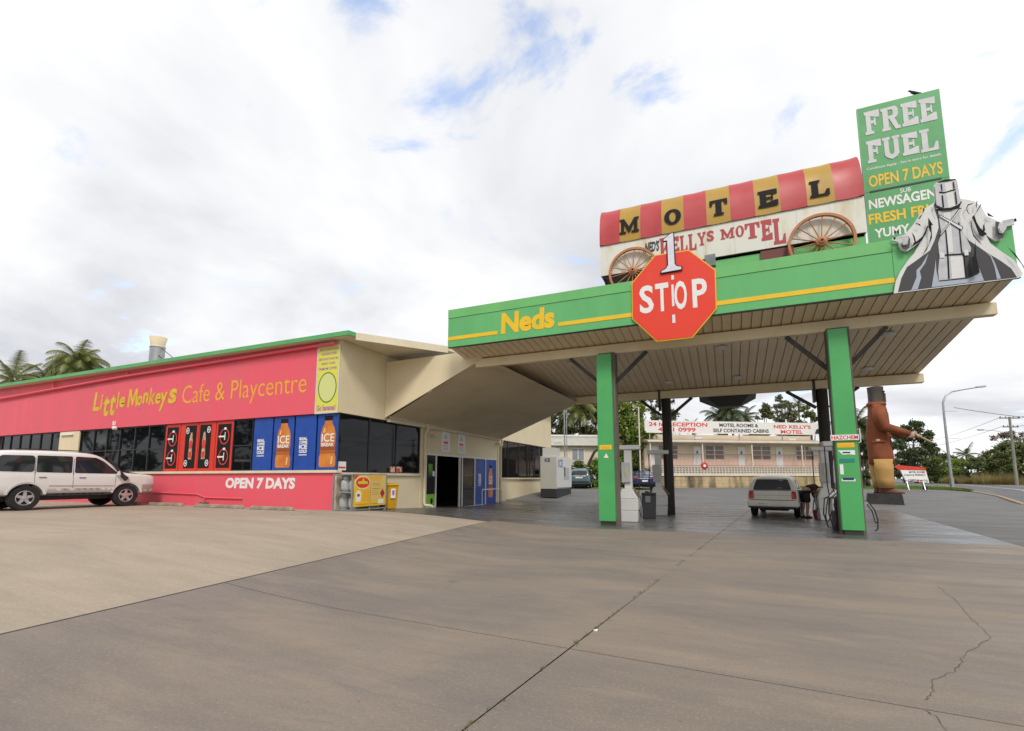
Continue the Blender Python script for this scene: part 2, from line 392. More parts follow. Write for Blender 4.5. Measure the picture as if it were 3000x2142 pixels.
# pale parking lot in front of the cafe
def lot_right(y): return -5.69 - 0.0797 * (y - 2.21)
lot = struct(drape('parking_lot', lambda u, v: ((lambda y: ((1 - u) * -60 + u * lot_right(y), y))(-9 + v * 22.2)), 60, 30, 0.018, M_LOT))
# forecourt of concrete slabs: slabs are separate pieces with open joints
forecourt = struct(link('forecourt', None))
def joint_x(y): return -1.40 + 0.1019 * (y - 2.57)
def right_x(y): return 5.42 + 0.083 * (y - 13.5)
def row_y(x, k): return [-9.0, 4.02 - 0.07 * (x + 1.27), 13.58, 20.3, 26.6][k]
GAP = 0.008
for k in range(4):
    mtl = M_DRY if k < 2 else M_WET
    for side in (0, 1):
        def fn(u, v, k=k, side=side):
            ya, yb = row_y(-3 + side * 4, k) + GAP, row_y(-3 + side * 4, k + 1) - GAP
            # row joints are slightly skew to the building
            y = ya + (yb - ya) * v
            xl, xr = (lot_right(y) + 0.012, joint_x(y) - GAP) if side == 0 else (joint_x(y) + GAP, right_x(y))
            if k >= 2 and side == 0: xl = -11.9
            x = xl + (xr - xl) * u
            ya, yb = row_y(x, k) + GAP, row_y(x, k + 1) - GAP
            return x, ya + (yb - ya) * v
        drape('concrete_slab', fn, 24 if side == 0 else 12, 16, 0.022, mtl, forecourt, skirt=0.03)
# a dark strip of damp concrete reaching from the lot edge to the shop door
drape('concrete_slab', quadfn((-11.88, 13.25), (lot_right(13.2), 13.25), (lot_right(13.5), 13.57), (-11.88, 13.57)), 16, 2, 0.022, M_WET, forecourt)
M_JOINT = mat('joint_filler', (0.035, 0.033, 0.03), 0.9)
drape('joint_filler', lambda u, v: (joint_x(-9 + 35 * v) + (u - .5) * 0.05, -9 + 35 * v), 1, 40, 0.012, M_JOINT, forecourt)
drape('joint_filler', lambda u, v: (-6.2 + 9 * v, row_y(-6.2 + 9 * v, 1) + (u - .5) * 0.05), 1, 30, 0.012, M_JOINT, forecourt)
drape('joint_filler', lambda u, v: (lot_right(-8 + 21 * v) + (u - .5) * 0.05 + .005, -8 + 21 * v), 1, 30, 0.0195, M_JOINT, forecourt)
drape('joint_filler', lambda u, v: (-6 + 12 * v, 13.58 + (u - .5) * 0.05), 1, 30, 0.012, M_JOINT, forecourt)
for (a, b) in (((-4.05, 14.30), (-2.75, 14.22)), ((-2.75, 14.22), (-2.5, 14.9))):
    drape('island_line', lambda u, v, a=a, b=b: (a[0] + (b[0] - a[0]) * v + (u - .5) * .07, a[1] + (b[1] - a[1]) * v + (u - .5) * .03), 1, 6, 0.0265, mat('worn_yellow_line', (.30, .27, .16), .7, col2=(.11, .105, .10), vscale=7, ramp=(.4, .6)), forecourt)
# a wandering crack in the near right slab
def crack(pts, w):
    vs = []; fs = []
    rr = random.Random(3); q = []
    for a, b in zip(pts[:-1], pts[1:]):
        for k in range(7):
            s = k / 7; q.append((a[0] + (b[0] - a[0]) * s + rr.uniform(-.012, .012), a[1] + (b[1] - a[1]) * s + rr.uniform(-.012, .012)))
    for i, (x, y) in enumerate(q):
        dx, dy = (q[min(i + 1, len(q) - 1)][0] - q[max(i - 1, 0)][0], q[min(i + 1, len(q) - 1)][1] - q[max(i - 1, 0)][1]); l = math.hypot(dx, dy) or 1
        ww = w * rr.uniform(.4, 1.2)
        vs += [(x - dy / l * ww, y + dx / l * ww, g(x, y) + .0245), (x + dy / l * ww, y - dx / l * ww, g(x, y) + .0245)]
        if i: fs.append((2 * i - 2, 2 * i - 1, 2 * i + 1, 2 * i))
    me = bpy.data.meshes.new('crack'); me.from_pydata(vs, [], fs); me.materials.append(mat('crack_dirt', (.075, .066, .058), .95, var=.4, vscale=30)); return link('crack', me, forecourt)
crack([(2.41, 8.17), (2.28, 7.19), (2.16, 6.61), (2.07, 6.0), (2.02, 5.75), (1.89, 5.54), (1.66, 5.18), (1.53, 4.89), (1.41, 4.66), (1.22, 4.42), (1.16, 4.21), (1.05, 3.99)], 0.0024)
crack([(1.02, 3.84), (1.04, 3.76), (1.01, 3.4)], 0.0022)
# weeds in the long joint
def blades(name, spots, m, h=(0.02, 0.06), w=0.004, n=6, parent=None, spread=0.02):
    vs = []; fs = []
    for (x, y, z) in spots:
        for k in range(n):
            bx, by = x + random.gauss(0, spread), y + random.gauss(0, spread); a = random.uniform(0, 6.28); hh = random.uniform(*h)
            dx, dy = math.cos(a) * w, math.sin(a) * w; lx, ly = random.gauss(0, hh * .5), random.gauss(0, hh * .5)
            i = len(vs); vs += [(bx - dx, by - dy, z), (bx + dx, by + dy, z), (bx + lx, by + ly, z + hh)]; fs.append((i, i + 1, i + 2))
    me = bpy.data.meshes.new(name); me.from_pydata(vs, [], fs); me.materials.append(m); return link(name, me, parent)
M_WEED = mat('weed', (0.14, 0.17, 0.045), 0.9, var=0.4, vscale=20)
sp = []
for i in range(170):
    y = 1.6 + 9.5 * random.random() ** 1.3
    if math.sin(y * 3.1) + math.sin(y * 7.3 + 1) > -0.3: sp.append((joint_x(y) + random.gauss(0, .008), y, g(joint_x(y), y) + .015))
w = blades('weeds', sp, M_WEED, (0.008, 0.03), 0.004, 8, spread=.01); w['kind'] = 'stuff'
w['label'] = 'thin line of green weeds growing in the slab joint'
# litter on the slabs
M_LITTER = mat('litter_paper', (0.75, 0.72, 0.66), 0.8)
for i, (x, y) in enumerate([(-1.19, 4.55)]):
    o = MB().hexa([(0, 0, 0), (.035, .004, 0), (.032, .03, .002), (.002, .026, .001)], [(0.003, 0.002, .012), (.034, .004, .006), (.03, .028, .014), (.004, .024, .007)]).build('litter', M_LITTER)
    o.location = (x, y, g(x, y) + .023); tag(o, ['scrap of white paper lying in the long joint near the crossing'][i], 'litter')

# parking bay lines and the line stubs by the wheel stops
M_LINE = mat('worn_white_paint', (0.62, 0.60, 0.56), 0.75, var=0.5, vscale=9, ramp=(.4, .7))
for (a, b) in [((-13.91, 10.24), (-14.35, 11.35)), ((-11.5, 10.2), (-11.7, 11.35)), ((-17.0, 10.4), (-17.2, 11.7))]:
    drape('bay_line', lambda u, v, a=a, b=b: (a[0] + (b[0] - a[0]) * v + (u - .5) * .09, a[1] + (b[1] - a[1]) * v), 1, 6, 0.0225, M_LINE, lot)
for (a, b) in [((-13.4, 44.9), (-11.1, 38.9)), ((-11.1, 38.9), (-10.3, 39.2)), ((6.2, 24.3), (7.0, 24.45)), ((7.25, 33.25), (8.75, 34.15))]:
    drape('bay_line', lambda u, v, a=a, b=b: (a[0] + (b[0] - a[0]) * v + (u - .5) * .10, a[1] + (b[1] - a[1]) * v), 1, 10, 0.006, M_LINE, ground)

# road on the right, its lines, kerb and verge
RO, RD, RN = (19.2, 46.8), (0.242, 0.970), (0.970, -0.242)
def road_pt(s, n): return (RO[0] + RD[0] * s + RN[0] * n, RO[1] + RD[1] * s + RN[1] * n)
M_ROAD = ground_mat('road_asphalt', (0.15, 0.148, 0.15), (0.12, 0.119, 0.122), (0.09, 0.09, 0.093), (0.7, 0.9), 0.3, (1.2, 0.3), 60)
road = struct(drape('road', lambda u, v: road_pt(-60 + 330 * v, -1.9 + 13.5 * u), 6, 110, 0.008, M_ROAD))
M_WHITE_LINE = mat('white_road_paint', (0.72, 0.72, 0.70), 0.7, var=0.2)
for n_ in (0.0, 3.3): drape('road_marking', lambda u, v, n_=n_: road_pt(-60 + 330 * v, n_ + (u - .5) * .14), 1, 110, 0.013, M_WHITE_LINE, road)
drape('road_marking', lambda u, v: road_pt(-60 + 330 * v, 9.2 + (u - .5) * .12), 1, 110, 0.013, M_WHITE_LINE, road)
M_KERB = mat('pale_kerb', (0.36, 0.27, 0.17), 0.9, var=0.3)
kp = [(14.3, 34.9), (15.36, 40.2), (15.32, 43.5), (16.2, 48), (17.3, 52.3), (20.3, 64), (23.5, 77)]
mb = MB()
for a, b in zip(kp[:-1], kp[1:]):
    za, zb = g(*a), g(*b)
    mb.hexa([(a[0] - .14, a[1], za - .05), (a[0] + .14, a[1], za - .05), (b[0] + .14, b[1], zb - .05), (b[0] - .14, b[1], zb - .05)], [(a[0] - .14, a[1], za + .06), (a[0] + .14, a[1], za + .04), (b[0] + .14, b[1], zb + .04), (b[0] - .14, b[1], zb + .06)])
struct(mb.build('kerb', M_KERB))
vf = [(5.0, 44.2), (8.95, 45.6), (11.1, 46.1), (13.2, 46.1), (14.5, 45.1), (15.15, 43.6)]
vb = [(9.0, 75), (13, 76), (17.2, 76), (20, 76), (18.6, 58), (15.2, 43.9)]
def verge(u, v):
    k = min(int(u * 5), 4); s = u * 5 - k
    a = (vf[k][0] + (vf[k + 1][0] - vf[k][0]) * s, vf[k][1] + (vf[k + 1][1] - vf[k][1]) * s); b = (vb[k][0] + (vb[k + 1][0] - vb[k][0]) * s, vb[k][1] + (vb[k + 1][1] - vb[k][1]) * s)
    return (a[0] + (b[0] - a[0]) * v, a[1] + (b[1] - a[1]) * v)
vg = struct(drape('grass_verge', verge, 30, 30, 0.07, M_GRASS, skirt=0.1))
def far_bank(u, v):
    p = road_pt(-70 + 340 * v, 12.0 + 60 * u); return p
struct(drape('roadside_bank', far_bank, 12, 60, 0.10, mat('dry_grass_bank', (0.20, 0.17, 0.06), 1.0, col2=(0.09, 0.12, 0.03), vscale=0.25, bump=0.6, bscale=8), skirt=0.3))
struct(drape('grass_patch', quadfn((-11.2, 38.2), (-7.6, 39.2), (-5.8, 44.6), (-13.5, 47.5)), 10, 10, 0.05, M_GRASS, skirt=0.06))
sp = []
for i in range(2600):
    u, v = random.random(), random.random() ** 2
    x, y = verge(u, v * .6); sp.append((x, y, g(x, y) + .07))
gb = blades('grass', sp, mat('grass_blade', (0.13, 0.19, 0.04), 0.9, var=0.5, vscale=2), (0.04, 0.12), 0.012, 4, spread=.15); gb['kind'] = 'stuff'
CUT=[('w',[(3.868,7.058),(3.885,7.109),(4.025,7.119),(4.135,7.156),(4.303,7.359),(4.423,7.542),(4.51,7.681),(4.651,7.767),(4.751,7.813),(4.765,8.238),(4.813,8.286),(4.962,8.307),(5.162,8.268),(5.181,8.151),(5.2,7.796),(5.317,7.744),(5.464,7.66),(5.56,7.493),(5.623,7.268),(5.75,7.163),(5.825,7.089),(6.065,7.082),(6.075,6.977),(5.92,6.955),(5.885,6.795),(5.812,6.66),(5.717,6.658),(5.57,6.839),(5.632,6.622),(5.8,6.393),(5.991,6.162),(6.053,5.986),(6.101,5.823),(6.031,5.75),(3.802,5.744),(3.862,6.029),(3.972,6.265),(4.127,6.493),(4.261,6.655),(4.41,6.92),(4.194,6.757),(4.1,6.72),(4.028,6.779),(3.992,6.896),(3.991,6.986)]),
('d',[(4.729,7.63),(4.767,7.385),(4.765,7.189),(4.667,6.897),(4.56,6.665),(4.37,6.526),(4.1,6.341),(3.974,6.088),(3.884,5.766),(4.514,5.765),(5.445,5.769),(5.999,5.762),(5.921,5.982),(5.755,6.197),(5.546,6.424),(5.385,6.625),(5.259,6.775),(5.166,7.005),(5.143,7.222),(5.152,7.492),(5.204,7.674)]),
('b',[(4.524,6.594),(4.369,6.331),(4.272,6.232),(4.258,6.059),(4.137,5.772),(4.257,5.772),(4.346,6.044),(4.329,6.202),(4.447,6.375)]),
('b',[(5.532,6.426),(5.604,6.31),(5.648,6.06),(5.662,5.776),(5.73,5.778),(5.694,5.977),(5.668,6.13),(5.619,6.325)]),
('b',[(4.64,6.436),(4.613,6.248),(4.515,5.775),(5.443,5.777),(5.342,6.303),(5.274,6.316),(5.365,5.943),(5.151,5.867),(4.655,5.885),(4.633,6.148)]),
('g',[(4.783,7.578),(5.157,7.549),(5.168,7.024),(5.233,6.799),(5.29,6.578),(5.275,6.486),(5.148,6.473),(5.132,5.899),(4.657,5.914),(4.662,6.143),(4.709,6.442),(4.715,6.596),(4.718,6.808),(4.795,7.026),(4.787,7.282)]),
('w',[(4.873,7.518),(4.996,7.509),(4.97,6.546),(4.884,6.543),(4.891,7.045)]),
('w',[(4.903,6.434),(5.121,6.411),(5.119,5.91),(4.889,5.912)]),
('k',[(4.866,7.089),(4.89,7.084),(4.883,6.563),(4.852,5.919),(4.823,5.92),(4.854,6.568)]),
('k',[(5.115,7.228),(5.136,7.224),(5.126,6.515),(5.156,6.376),(5.154,5.904),(5.125,5.9),(5.133,6.381),(5.103,6.52)]),
('k',[(4.809,6.51),(5.155,6.471),(5.152,6.443),(4.806,6.477)]),
('w',[(4.72,6.575),(4.806,6.558),(4.802,6.434),(4.716,6.441)]),
('w',[(5.154,6.548),(5.224,6.543),(5.227,6.41),(5.157,6.414)]),
('k',[(4.773,7.462),(4.804,7.478),(5.189,7.096),(5.156,7.011)]),
('k',[(5.154,7.55),(5.207,7.553),(4.799,6.99),(4.744,6.974)]),
('w',[(4.787,7.447),(4.806,7.454),(5.171,7.092),(5.152,7.031)]),
('w',[(5.158,7.522),(5.189,7.526),(4.793,7.007),(4.76,6.991)]),
('k',[(4.742,7.786),(4.761,7.702),(4.873,7.606),(5.016,7.582),(5.165,7.645),(5.208,7.728),(5.211,7.673),(5.161,7.597),(5.012,7.534),(4.869,7.558),(4.746,7.656)]),
('g',[(4.767,8.234),(5.174,8.236),(5.192,7.716),(5.136,7.632),(5.003,7.595),(4.874,7.616),(4.772,7.709),(4.756,7.742)]),
('w',[(4.947,8.211),(5.07,8.209),(5.092,7.623),(4.96,7.605)]),
('k',[(4.805,8.272),(4.962,8.303),(5.159,8.263),(5.148,8.238),(4.986,8.237),(4.84,8.247)]),
('k',[(4.829,8.038),(4.929,7.998),(4.995,8.01),(5.127,8.03),(5.127,7.995),(5.0,7.98),(4.904,7.968),(4.826,8.003)]),
('k',[(4.869,8.208),(4.892,8.206),(4.895,8.036),(4.875,8.035)]),
('k',[(4.866,7.934),(4.889,7.928),(4.887,7.628),(4.86,7.627)]),
('k',[(5.092,8.204),(5.113,8.202),(5.114,8.04),(5.093,8.039)]),
('k',[(5.104,7.963),(5.125,7.958),(5.126,7.654),(5.102,7.636)]),
('d',[(5.737,7.09),(5.808,7.055),(5.763,6.933),(5.772,6.818),(5.837,6.786),(5.883,6.851),(5.827,6.676),(5.758,6.668),(5.709,6.794)]),
('d',[(4.018,6.941),(4.058,6.863),(4.142,6.866),(4.167,7.08),(4.198,6.994),(4.168,6.772),(4.094,6.741),(4.027,6.8)]),
('k',[(4.699,7.716),(4.751,7.803),(4.737,7.727),(4.726,7.631),(4.773,7.462),(4.74,7.499)]),
('k',[(5.345,7.273),(5.392,7.32),(5.417,7.142),(5.46,6.999),(5.569,6.824),(5.496,6.782),(5.52,6.74),(5.432,6.834),(5.385,7.092)]),
('k',[(5.614,7.327),(5.725,7.187),(5.62,7.24)]),
('k',[(5.582,7.124),(5.542,7.057),(5.542,6.905),(5.491,6.878),(5.52,7.043)]),
('k',[(5.26,7.505),(5.303,7.592),(5.395,7.599),(5.387,7.582),(5.308,7.562),(5.274,7.502),(5.298,7.38),(5.337,7.333),(5.284,7.374)]),
('k',[(5.462,7.641),(5.472,7.629),(5.439,7.463),(5.431,7.523)]),
('k',[(5.516,7.541),(5.528,7.519),(5.438,7.368),(5.441,7.405)]),
('k',[(4.497,7.704),(4.521,7.639),(4.415,7.444),(4.37,7.434),(4.469,7.551)]),
('k',[(4.304,7.369),(4.404,7.307),(4.414,7.245),(4.373,7.294)]),
('k',[(4.535,7.259),(4.494,7.129),(4.425,7.006),(4.488,7.052),(4.545,7.197)]),
('k',[(4.233,7.145),(4.277,7.037),(4.296,6.894),(4.376,6.957),(4.504,7.068),(4.4,6.893),(4.259,6.813),(4.195,6.776),(4.266,6.9)]),
('k',[(4.564,7.43),(4.637,7.236),(4.606,7.223),(4.594,6.931),(4.469,6.644),(4.388,6.561),(4.526,6.789),(4.583,7.032),(4.545,7.197)]),
('k',[(5.342,7.236),(5.31,7.032),(5.334,6.835),(5.462,6.562),(5.401,6.65),(5.319,6.819),(5.296,7.035)]),
('k',[(5.86,6.464),(5.987,6.255),(6.09,5.961),(6.104,5.849),(6.057,6.022),(5.97,6.221)]),
('k',[(3.868,7.058),(3.883,7.089),(3.92,7.071),(3.912,7.023),(3.878,7.02)]),
('k',[(6.023,7.054),(6.065,7.077),(6.075,7.005),(6.036,6.986)]),
('g',[(3.929,7.079),(4.031,7.104),(4.023,7.006),(3.92,7.011)]),
('g',[(5.836,7.068),(6.018,7.074),(6.03,6.987),(5.854,6.97)]),
('g',[(4.028,7.069),(4.129,7.087),(4.16,7.001),(4.128,6.879),(4.066,6.871),(4.02,6.97)]),
('g',[(5.783,7.004),(5.854,6.97),(5.905,6.94),(5.877,6.852),(5.825,6.798),(5.774,6.837)]),
('k',[(5.341,6.681),(5.323,6.325),(5.352,5.945),(5.28,5.92),(5.224,5.911),(5.24,6.322),(5.276,6.335)])]

# ---------------------------------------------------------------- cafe building
M_PINK = mat('pink_paint', (0.80, 0.092, 0.135), 0.5, col2=(0.73, 0.112, 0.148), vscale=0.9, bump=0.06, bscale=60, stretch=(1.2, 1, .35))
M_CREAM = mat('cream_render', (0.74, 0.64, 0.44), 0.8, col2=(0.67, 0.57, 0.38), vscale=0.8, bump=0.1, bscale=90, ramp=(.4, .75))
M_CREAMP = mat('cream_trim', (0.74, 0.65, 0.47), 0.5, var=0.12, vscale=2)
M_GREEN = mat('green_paint', (0.10, 0.40, 0.13), 0.42, var=0.12, vscale=0.9)
M_GLASS = mat('dark_tinted_glass', (0.005, 0.006, 0.008), 0.03, spec=0.24)
M_GLASS2 = mat('smoky_glass', (0.010, 0.011, 0.013), 0.06, spec=0.55, var=.3)
M_FRAME = mat('dark_window_frame', (0.02, 0.02, 0.022), 0.4)
M_ALU = mat('white_aluminium', (0.72, 0.72, 0.71), 0.4)
M_YEL = mat('yellow_paint', (0.83, 0.52, 0.01), 0.5, var=.08)
M_ORANGE = mat('orange_letter_paint', (0.80, 0.40, 0.03), 0.5)
M_WHITE = mat('white_paint', (0.80, 0.80, 0.78), 0.5, var=0.05)
M_BLUE = mat('blue_vinyl', (0.015, 0.075, 0.40), 0.35, var=0.25, vscale=2.5)
M_RED = mat('red_vinyl', (0.72, 0.035, 0.015), 0.35, var=.1)
M_BLACK = mat('black_print', (0.011, 0.011, 0.013), 0.75, spec=.25)
M_BOTTLE = mat('orange_print', (0.68, 0.25, 0.04), 0.35, col2=(0.50, 0.14, 0.02), vscale=1.6)
M_BROWN = mat('brown_print', (0.30, 0.07, 0.01), 0.4)
M_LILAC = mat('lilac_print', (0.42, 0.12, 0.42), 0.5)
M_LEMON = mat('lemon_print', (0.72, 0.66, 0.06), 0.45, col2=(0.62, 0.68, 0.09), vscale=2)
M_DARKIN = mat('dark_interior', (0.03, 0.028, 0.026), 0.8)
M_GALV = mat('galvanised_steel', (0.40, 0.42, 0.44), 0.42, metal=0.6, var=0.25, vscale=6)

cafe = thing('cafe_building', 'long pink and cream cafe building with dark windows and a flat green edged roof', 'cafe', (-12, 12.6, .36))
def cbox(name, m, *a, bevel=0.0): return box(name, m, cafe, *a, bevel=bevel)
for i in range(12):     # lower pink wall sheets
    x1 = -11.98 - i * 2.4
    cbox('wall_sheet', M_PINK, x1 - 2.395, x1, 12.6, 12.85, 0.1, 1.58)
for i in range(12):
    x1 = -12.97 - i * 2.4
    cbox('wall_sheet', M_PINK, x1 - 2.396, x1, 12.55, 12.85, 3.62, 6.125)
cbox('end_wall', M_CREAM, -12.965, -11.97, 12.58, 12.85, 3.62, 6.125)
sill = cbox('window_sill', M_CREAMP, -29.0, -11.86, 12.53, 12.8, 1.585, 1.68, bevel=.008)
# side wall facing the canopy
cbox('side_wall', M_CREAM, -12.12, -11.9, 12.585, 34.3, 3.62, 6.125)
cbox('side_wall', M_CREAM, -12.12, -11.9, 12.605, 17.42, -0.1, 1.50)
cbox('side_wall', M_CREAM, -12.12, -11.9, 25.46, 34.3, -0.3, 1.34)
cbox('side_wall', M_CREAM, -12.12, -11.9, 17.45, 25.44, 2.50, 3.615)
cbox('pier', M_CREAM, -12.1, -11.87, 17.43, 17.84, -0.2, 3.61)
cbox('pier', M_CREAM, -12.1, -11.87, 25.0, 25.45, -0.3, 3.61)
cbox('pier', M_CREAM, -12.1, -11.88, 33.5, 34.28, 1.34, 3.61)
cbox('window_sill', M_CREAMP, -12.15, -11.84, 12.81, 17.42, 1.505, 1.60, bevel=.008)
cbox('window_sill', M_CREAMP, -12.15, -11.82, 25.46, 34.2, 1.345, 1.44, bevel=.008)
cbox('end_wall', M_CREAM, -40, -12.15, 34.0, 34.3, -.3, 6.04)
cbox('end_wall', M_CREAM, -41, -40.7, 12.6, 34.2, -.3, 6.04)
# roof
def roof_part(name, m, z0, z1, grow):
    k = grow
    p = [(-41, 12.25 - k), (-11.36 + k * .4, 12.25 - k), (-11.30 + k, 12.55 - k * .4), (-9.35 + k, 15.3), (-9.2 + k, 15.8), (-11.6 + k, 17.6), (-11.6 + k, 34.5), (-41, 34.5)]
    return MB().prism([(a, b) for a, b in p], (0, 0, z0), (1, 0, 0), (0, 1, 0), (0, 0, z1 - z0)).build(name, m, cafe, True)
roof = roof_part('roof', M_CREAMP, 6.135, 6.27, 0)
cbox('roof_edge', M_GREEN, -41, -11.345, 12.215, 12.247, 6.14, 6.29)
MB().hexa([(-11.342, 12.215, 6.14), (-11.30, 12.215, 6.14), (-11.26, 12.53, 6.14), (-11.295, 12.545, 6.14)], [(-11.342, 12.215, 6.29), (-11.30, 12.215, 6.29), (-11.26, 12.53, 6.29), (-11.295, 12.545, 6.29)]).build('roof_edge', M_GREEN, cafe, True)
MB().bar((-11.27, 12.54, 6.167), (-9.32, 15.28, 6.167), .03, .25).build('roof_edge', M_CREAMP, cafe, True)

# windows of the front: pane + mullion bars
def front_window(x0, x1, z0, z1, transom=True):
    p = box('window', M_GLASS, cafe, x0 + .03, x1 - .03, 12.665, 12.675, z0 + .02, z1 - .02)
    f = MB().box(x0, x0 + .03, 12.62, 12.70, z0, z1).box(x1 - .03, x1, 12.62, 12.70, z0, z1).box(x0 + .03, x1 - .03, 12.62, 12.70, z0, z0 + .03).box(x0 + .03, x1 - .03, 12.62, 12.70, z1 - .03, z1)
    if transom: f.box(x0 + .03, x1 - .03, 12.625, 12.69, 2.60, 2.645)
    fr = f.build('frame', M_FRAME, None); fr.parent = p
    for v in fr.data.vertices: v.co -= cafe.location
ms = [-34.75, -33.88, -32.93, -31.95, -30.96, -29.97, -29.12]
for a, b in zip(ms[:-1], ms[1:]): front_window(a, b, 1.69, 3.6, False)
cbox('wall_panel', M_CREAM, -29.10, -27.44, 12.58, 12.8, 1.69, 3.6)
cbox('wall_light', M_WHITE, -28.9, -27.9, 12.5, 12.578, 3.42, 3.5)
ms = [-27.42, -26.31, -25.31, -24.32, -23.24, -22.26, -21.17]
for a, b in zip(ms[:-1], ms[1:]): front_window(a, b, 1.69, 3.6)
front_window(-17.08, -16.02, 1.69, 3.6)
cbox('back_wall', M_DARKIN, -40.6, -12.2, 12.9, 13.0, 0.2, 6.0)

# red drink posters
def ell(cx, cz, rx, rz, n=24): return [(cx + rx * math.cos(2 * math.pi * k / n), cz + rz * math.sin(2 * math.pi * k / n)) for k in range(n)]
def flat(mb, pts, y): return mb.poly([(a, y, b) for a, b in pts])
def ring(mb, cx, cz, rx, rz, t, y, n=28):
    o, i = ell(cx, cz, rx, rz, n), ell(cx, cz, rx - t, rz - t, n)
    for k in range(n): flat(mb, [o[k], o[(k + 1) % n], i[(k + 1) % n], i[k]], y)
    return mb
def poster(x0, x1, kind):
    p = cbox('poster_panel', M_RED, x0 + .012, x1 - .012, 12.63, 12.66, 1.69, 3.6)
    w = x1 - x0
    def sub(name, mb, m):
        o = mb.build(name, m, None); o.parent = p
        for v in o.data.vertices: v.co -= cafe.location
    if kind == 'ring':
        sub('black_field', MB().box(x0 + .12, x1 - .12, 12.622, 12.629, 1.80, 3.48), M_BLACK)
        cx = (x0 + x1) / 2 + .02
        for cz in (3.0, 2.22):
            sub('ring', ring(MB(), cx, cz, .27, .31, .045, 12.618), M_RED)
            sub('white_mark', flat(flat(flat(MB(), [(cx - .32, cz - .03), (cx + .02, cz - .03), (cx + .02, cz + .03), (cx - .32, cz + .03)], 12.616), ell(cx + .03, cz + .30, .075, .05, 12), 12.615), [(cx, cz - .14), (cx + .05, cz - .14), (cx + .06, cz + .16), (cx + .02, cz + .16)], 12.614), M_WHITE)
    else:
        s = 1 if kind == 'bottle_left' else -1
        cx = (x0 + x1) / 2 + s * .10
        sub('black_field', MB().box(cx - .33, cx + .33, 12.622, 12.629, 1.80, 3.5), M_BLACK)
        b = [(-.10, .55), (.10, .55), (.12, .75), (.09, 1.0), (.11, 1.25), (.07, 1.5), (.045, 1.62), (-.045, 1.62), (-.07, 1.5), (-.11, 1.25), (-.09, 1.0), (-.12, .75)]
        sub('bottle_print', flat(MB(), [(cx + .04 * s + a, 1.6 + q) for a, q in b], 12.618), mat('cream_print', (.62, .50, .32), .4, col2=(.35, .12, .05), vscale=6))
        sub('label_print', flat(flat(MB(), [(cx + .04 * s + a, 1.6 + q) for a, q in [(-.085, .62), (.085, .62), (.10, .85), (-.10, .85)]], 12.616), [(cx + .04 * s + a, 1.6 + q) for a, q in [(-.085, .98), (.085, .98), (.085, 1.3), (-.085, 1.3)]], 12.616), M_RED)
        for a, c in ((-.2 * s, 3.30), (-.2 * s, 2.0)):
            sub('roundel', flat(ring(MB(), cx + a, c, .10, .13, .035, 12.617, 18), ell(cx + a, c, .035, .05, 8), 12.616), M_WHITE)
for a, b, k in [(-21.16, -20.21, 'ring'), (-20.20, -19.09, 'bottle_left'), (-19.08, -18.08, 'bottle_right'), (-18.07, -17.09, 'ring')]: poster(a, b, k)

# blue iced coffee panels; also reused beside the door (facing +X)
BOT = [(-.26, 0), (.26, 0), (.30, .06), (.30, .34), (.26, .46), (.27, .56), (.27, 1.12), (.22, 1.34), (.14, 1.48), (.13, 1.58), (-.13, 1.58), (-.14, 1.48), (-.22, 1.34), (-.27, 1.12), (-.27, .56), (-.26, .46), (-.30, .34), (-.30, .06)]
def coffee(p, O, U, n, cx, z0, kind, k=1.0):
    """print on panel p; the plane is O + U*a + Z*b; n steps the layers towards the viewer"""
    def sub(name, pl, m, lay):
        mb = MB(); o = [O[i] + n[i] * .002 * lay for i in range(3)]
        for q in pl: mb.poly([(o[0] + U[0] * a, o[1] + U[1] * a, o[2] + b) for a, b in q])
        ob = mb.build(name, m, None); ob.parent = p
        for v in ob.data.vertices: v.co -= cafe.location
    def txt(name, s, r, m, lay, bold=.03):
        mb = MB(); letters(mb, s, r, [O[i] + n[i] * .002 * lay for i in range(3)], U, (0, 0, 1), bold)
        ob = mb.build(name, m, None); ob.parent = p
        for v in ob.data.vertices: v.co -= cafe.location
    if kind == 'text':
        for s, b0, b1 in (('REAL', 1.02, 1.13), ('COFFEE', .90, 1.0), ('ICE', .72, .88), ('COLD', .58, .70)):
            txt('lettering', s, (cx - .17 * k, cx + .17 * k, z0 + b0, z0 + b1), M_WHITE, 2, .05)
        sub('underline', [[(cx - .17 * k, z0 + .50), (cx + .17 * k, z0 + .50), (cx + .17 * k, z0 + .53), (cx - .17 * k, z0 + .53)]], M_WHITE, 2)
    else:
        sub('bottle_print', [[(cx + a * k, z0 + .08 + b) for a, b in BOT]], M_BOTTLE, 2)
        for hl in ([(-.19, 1.18), (-.12, 1.18), (-.10, 1.34), (-.14, 1.34)], [(.12, .10), (.18, .10), (.20, .36), (.15, .36)]):
            sub('bottle_highlight', [[(cx + a * k, z0 + .08 + b) for a, b in hl]], mat('highlight_print', (.80, .50, .24), .35), 3)
        sub('bottle_shade', [[(cx + a * k, z0 + .08 + b) for a, b in [(-.27, .46), (.27, .46), (.27, .54), (-.27, .54)]]], mat('shade_print', (.40, .11, .015), .35), 3)
        sub('label_print', [[(cx + a * k, z0 + .08 + b) for a, b in [(-.265, .56), (.265, .56), (.265, .74), (-.265, .74)]]], M_BROWN, 3)
        sub('bottle_cap', [[(cx + a * k, z0 + .08 + b) for a, b in [(-.15, 1.59), (.15, 1.59), (.15, 1.74), (-.15, 1.74)]]], M_BLACK, 2)
        txt('lettering', 'ICE', (cx - .23 * k, cx + .23 * k, z0 + .94, z0 + 1.22), M_WHITE, 4, .01)
        txt('lettering', 'BREAK', (cx - .23 * k, cx + .23 * k, z0 + .78, z0 + .90), M_WHITE, 4, .03)
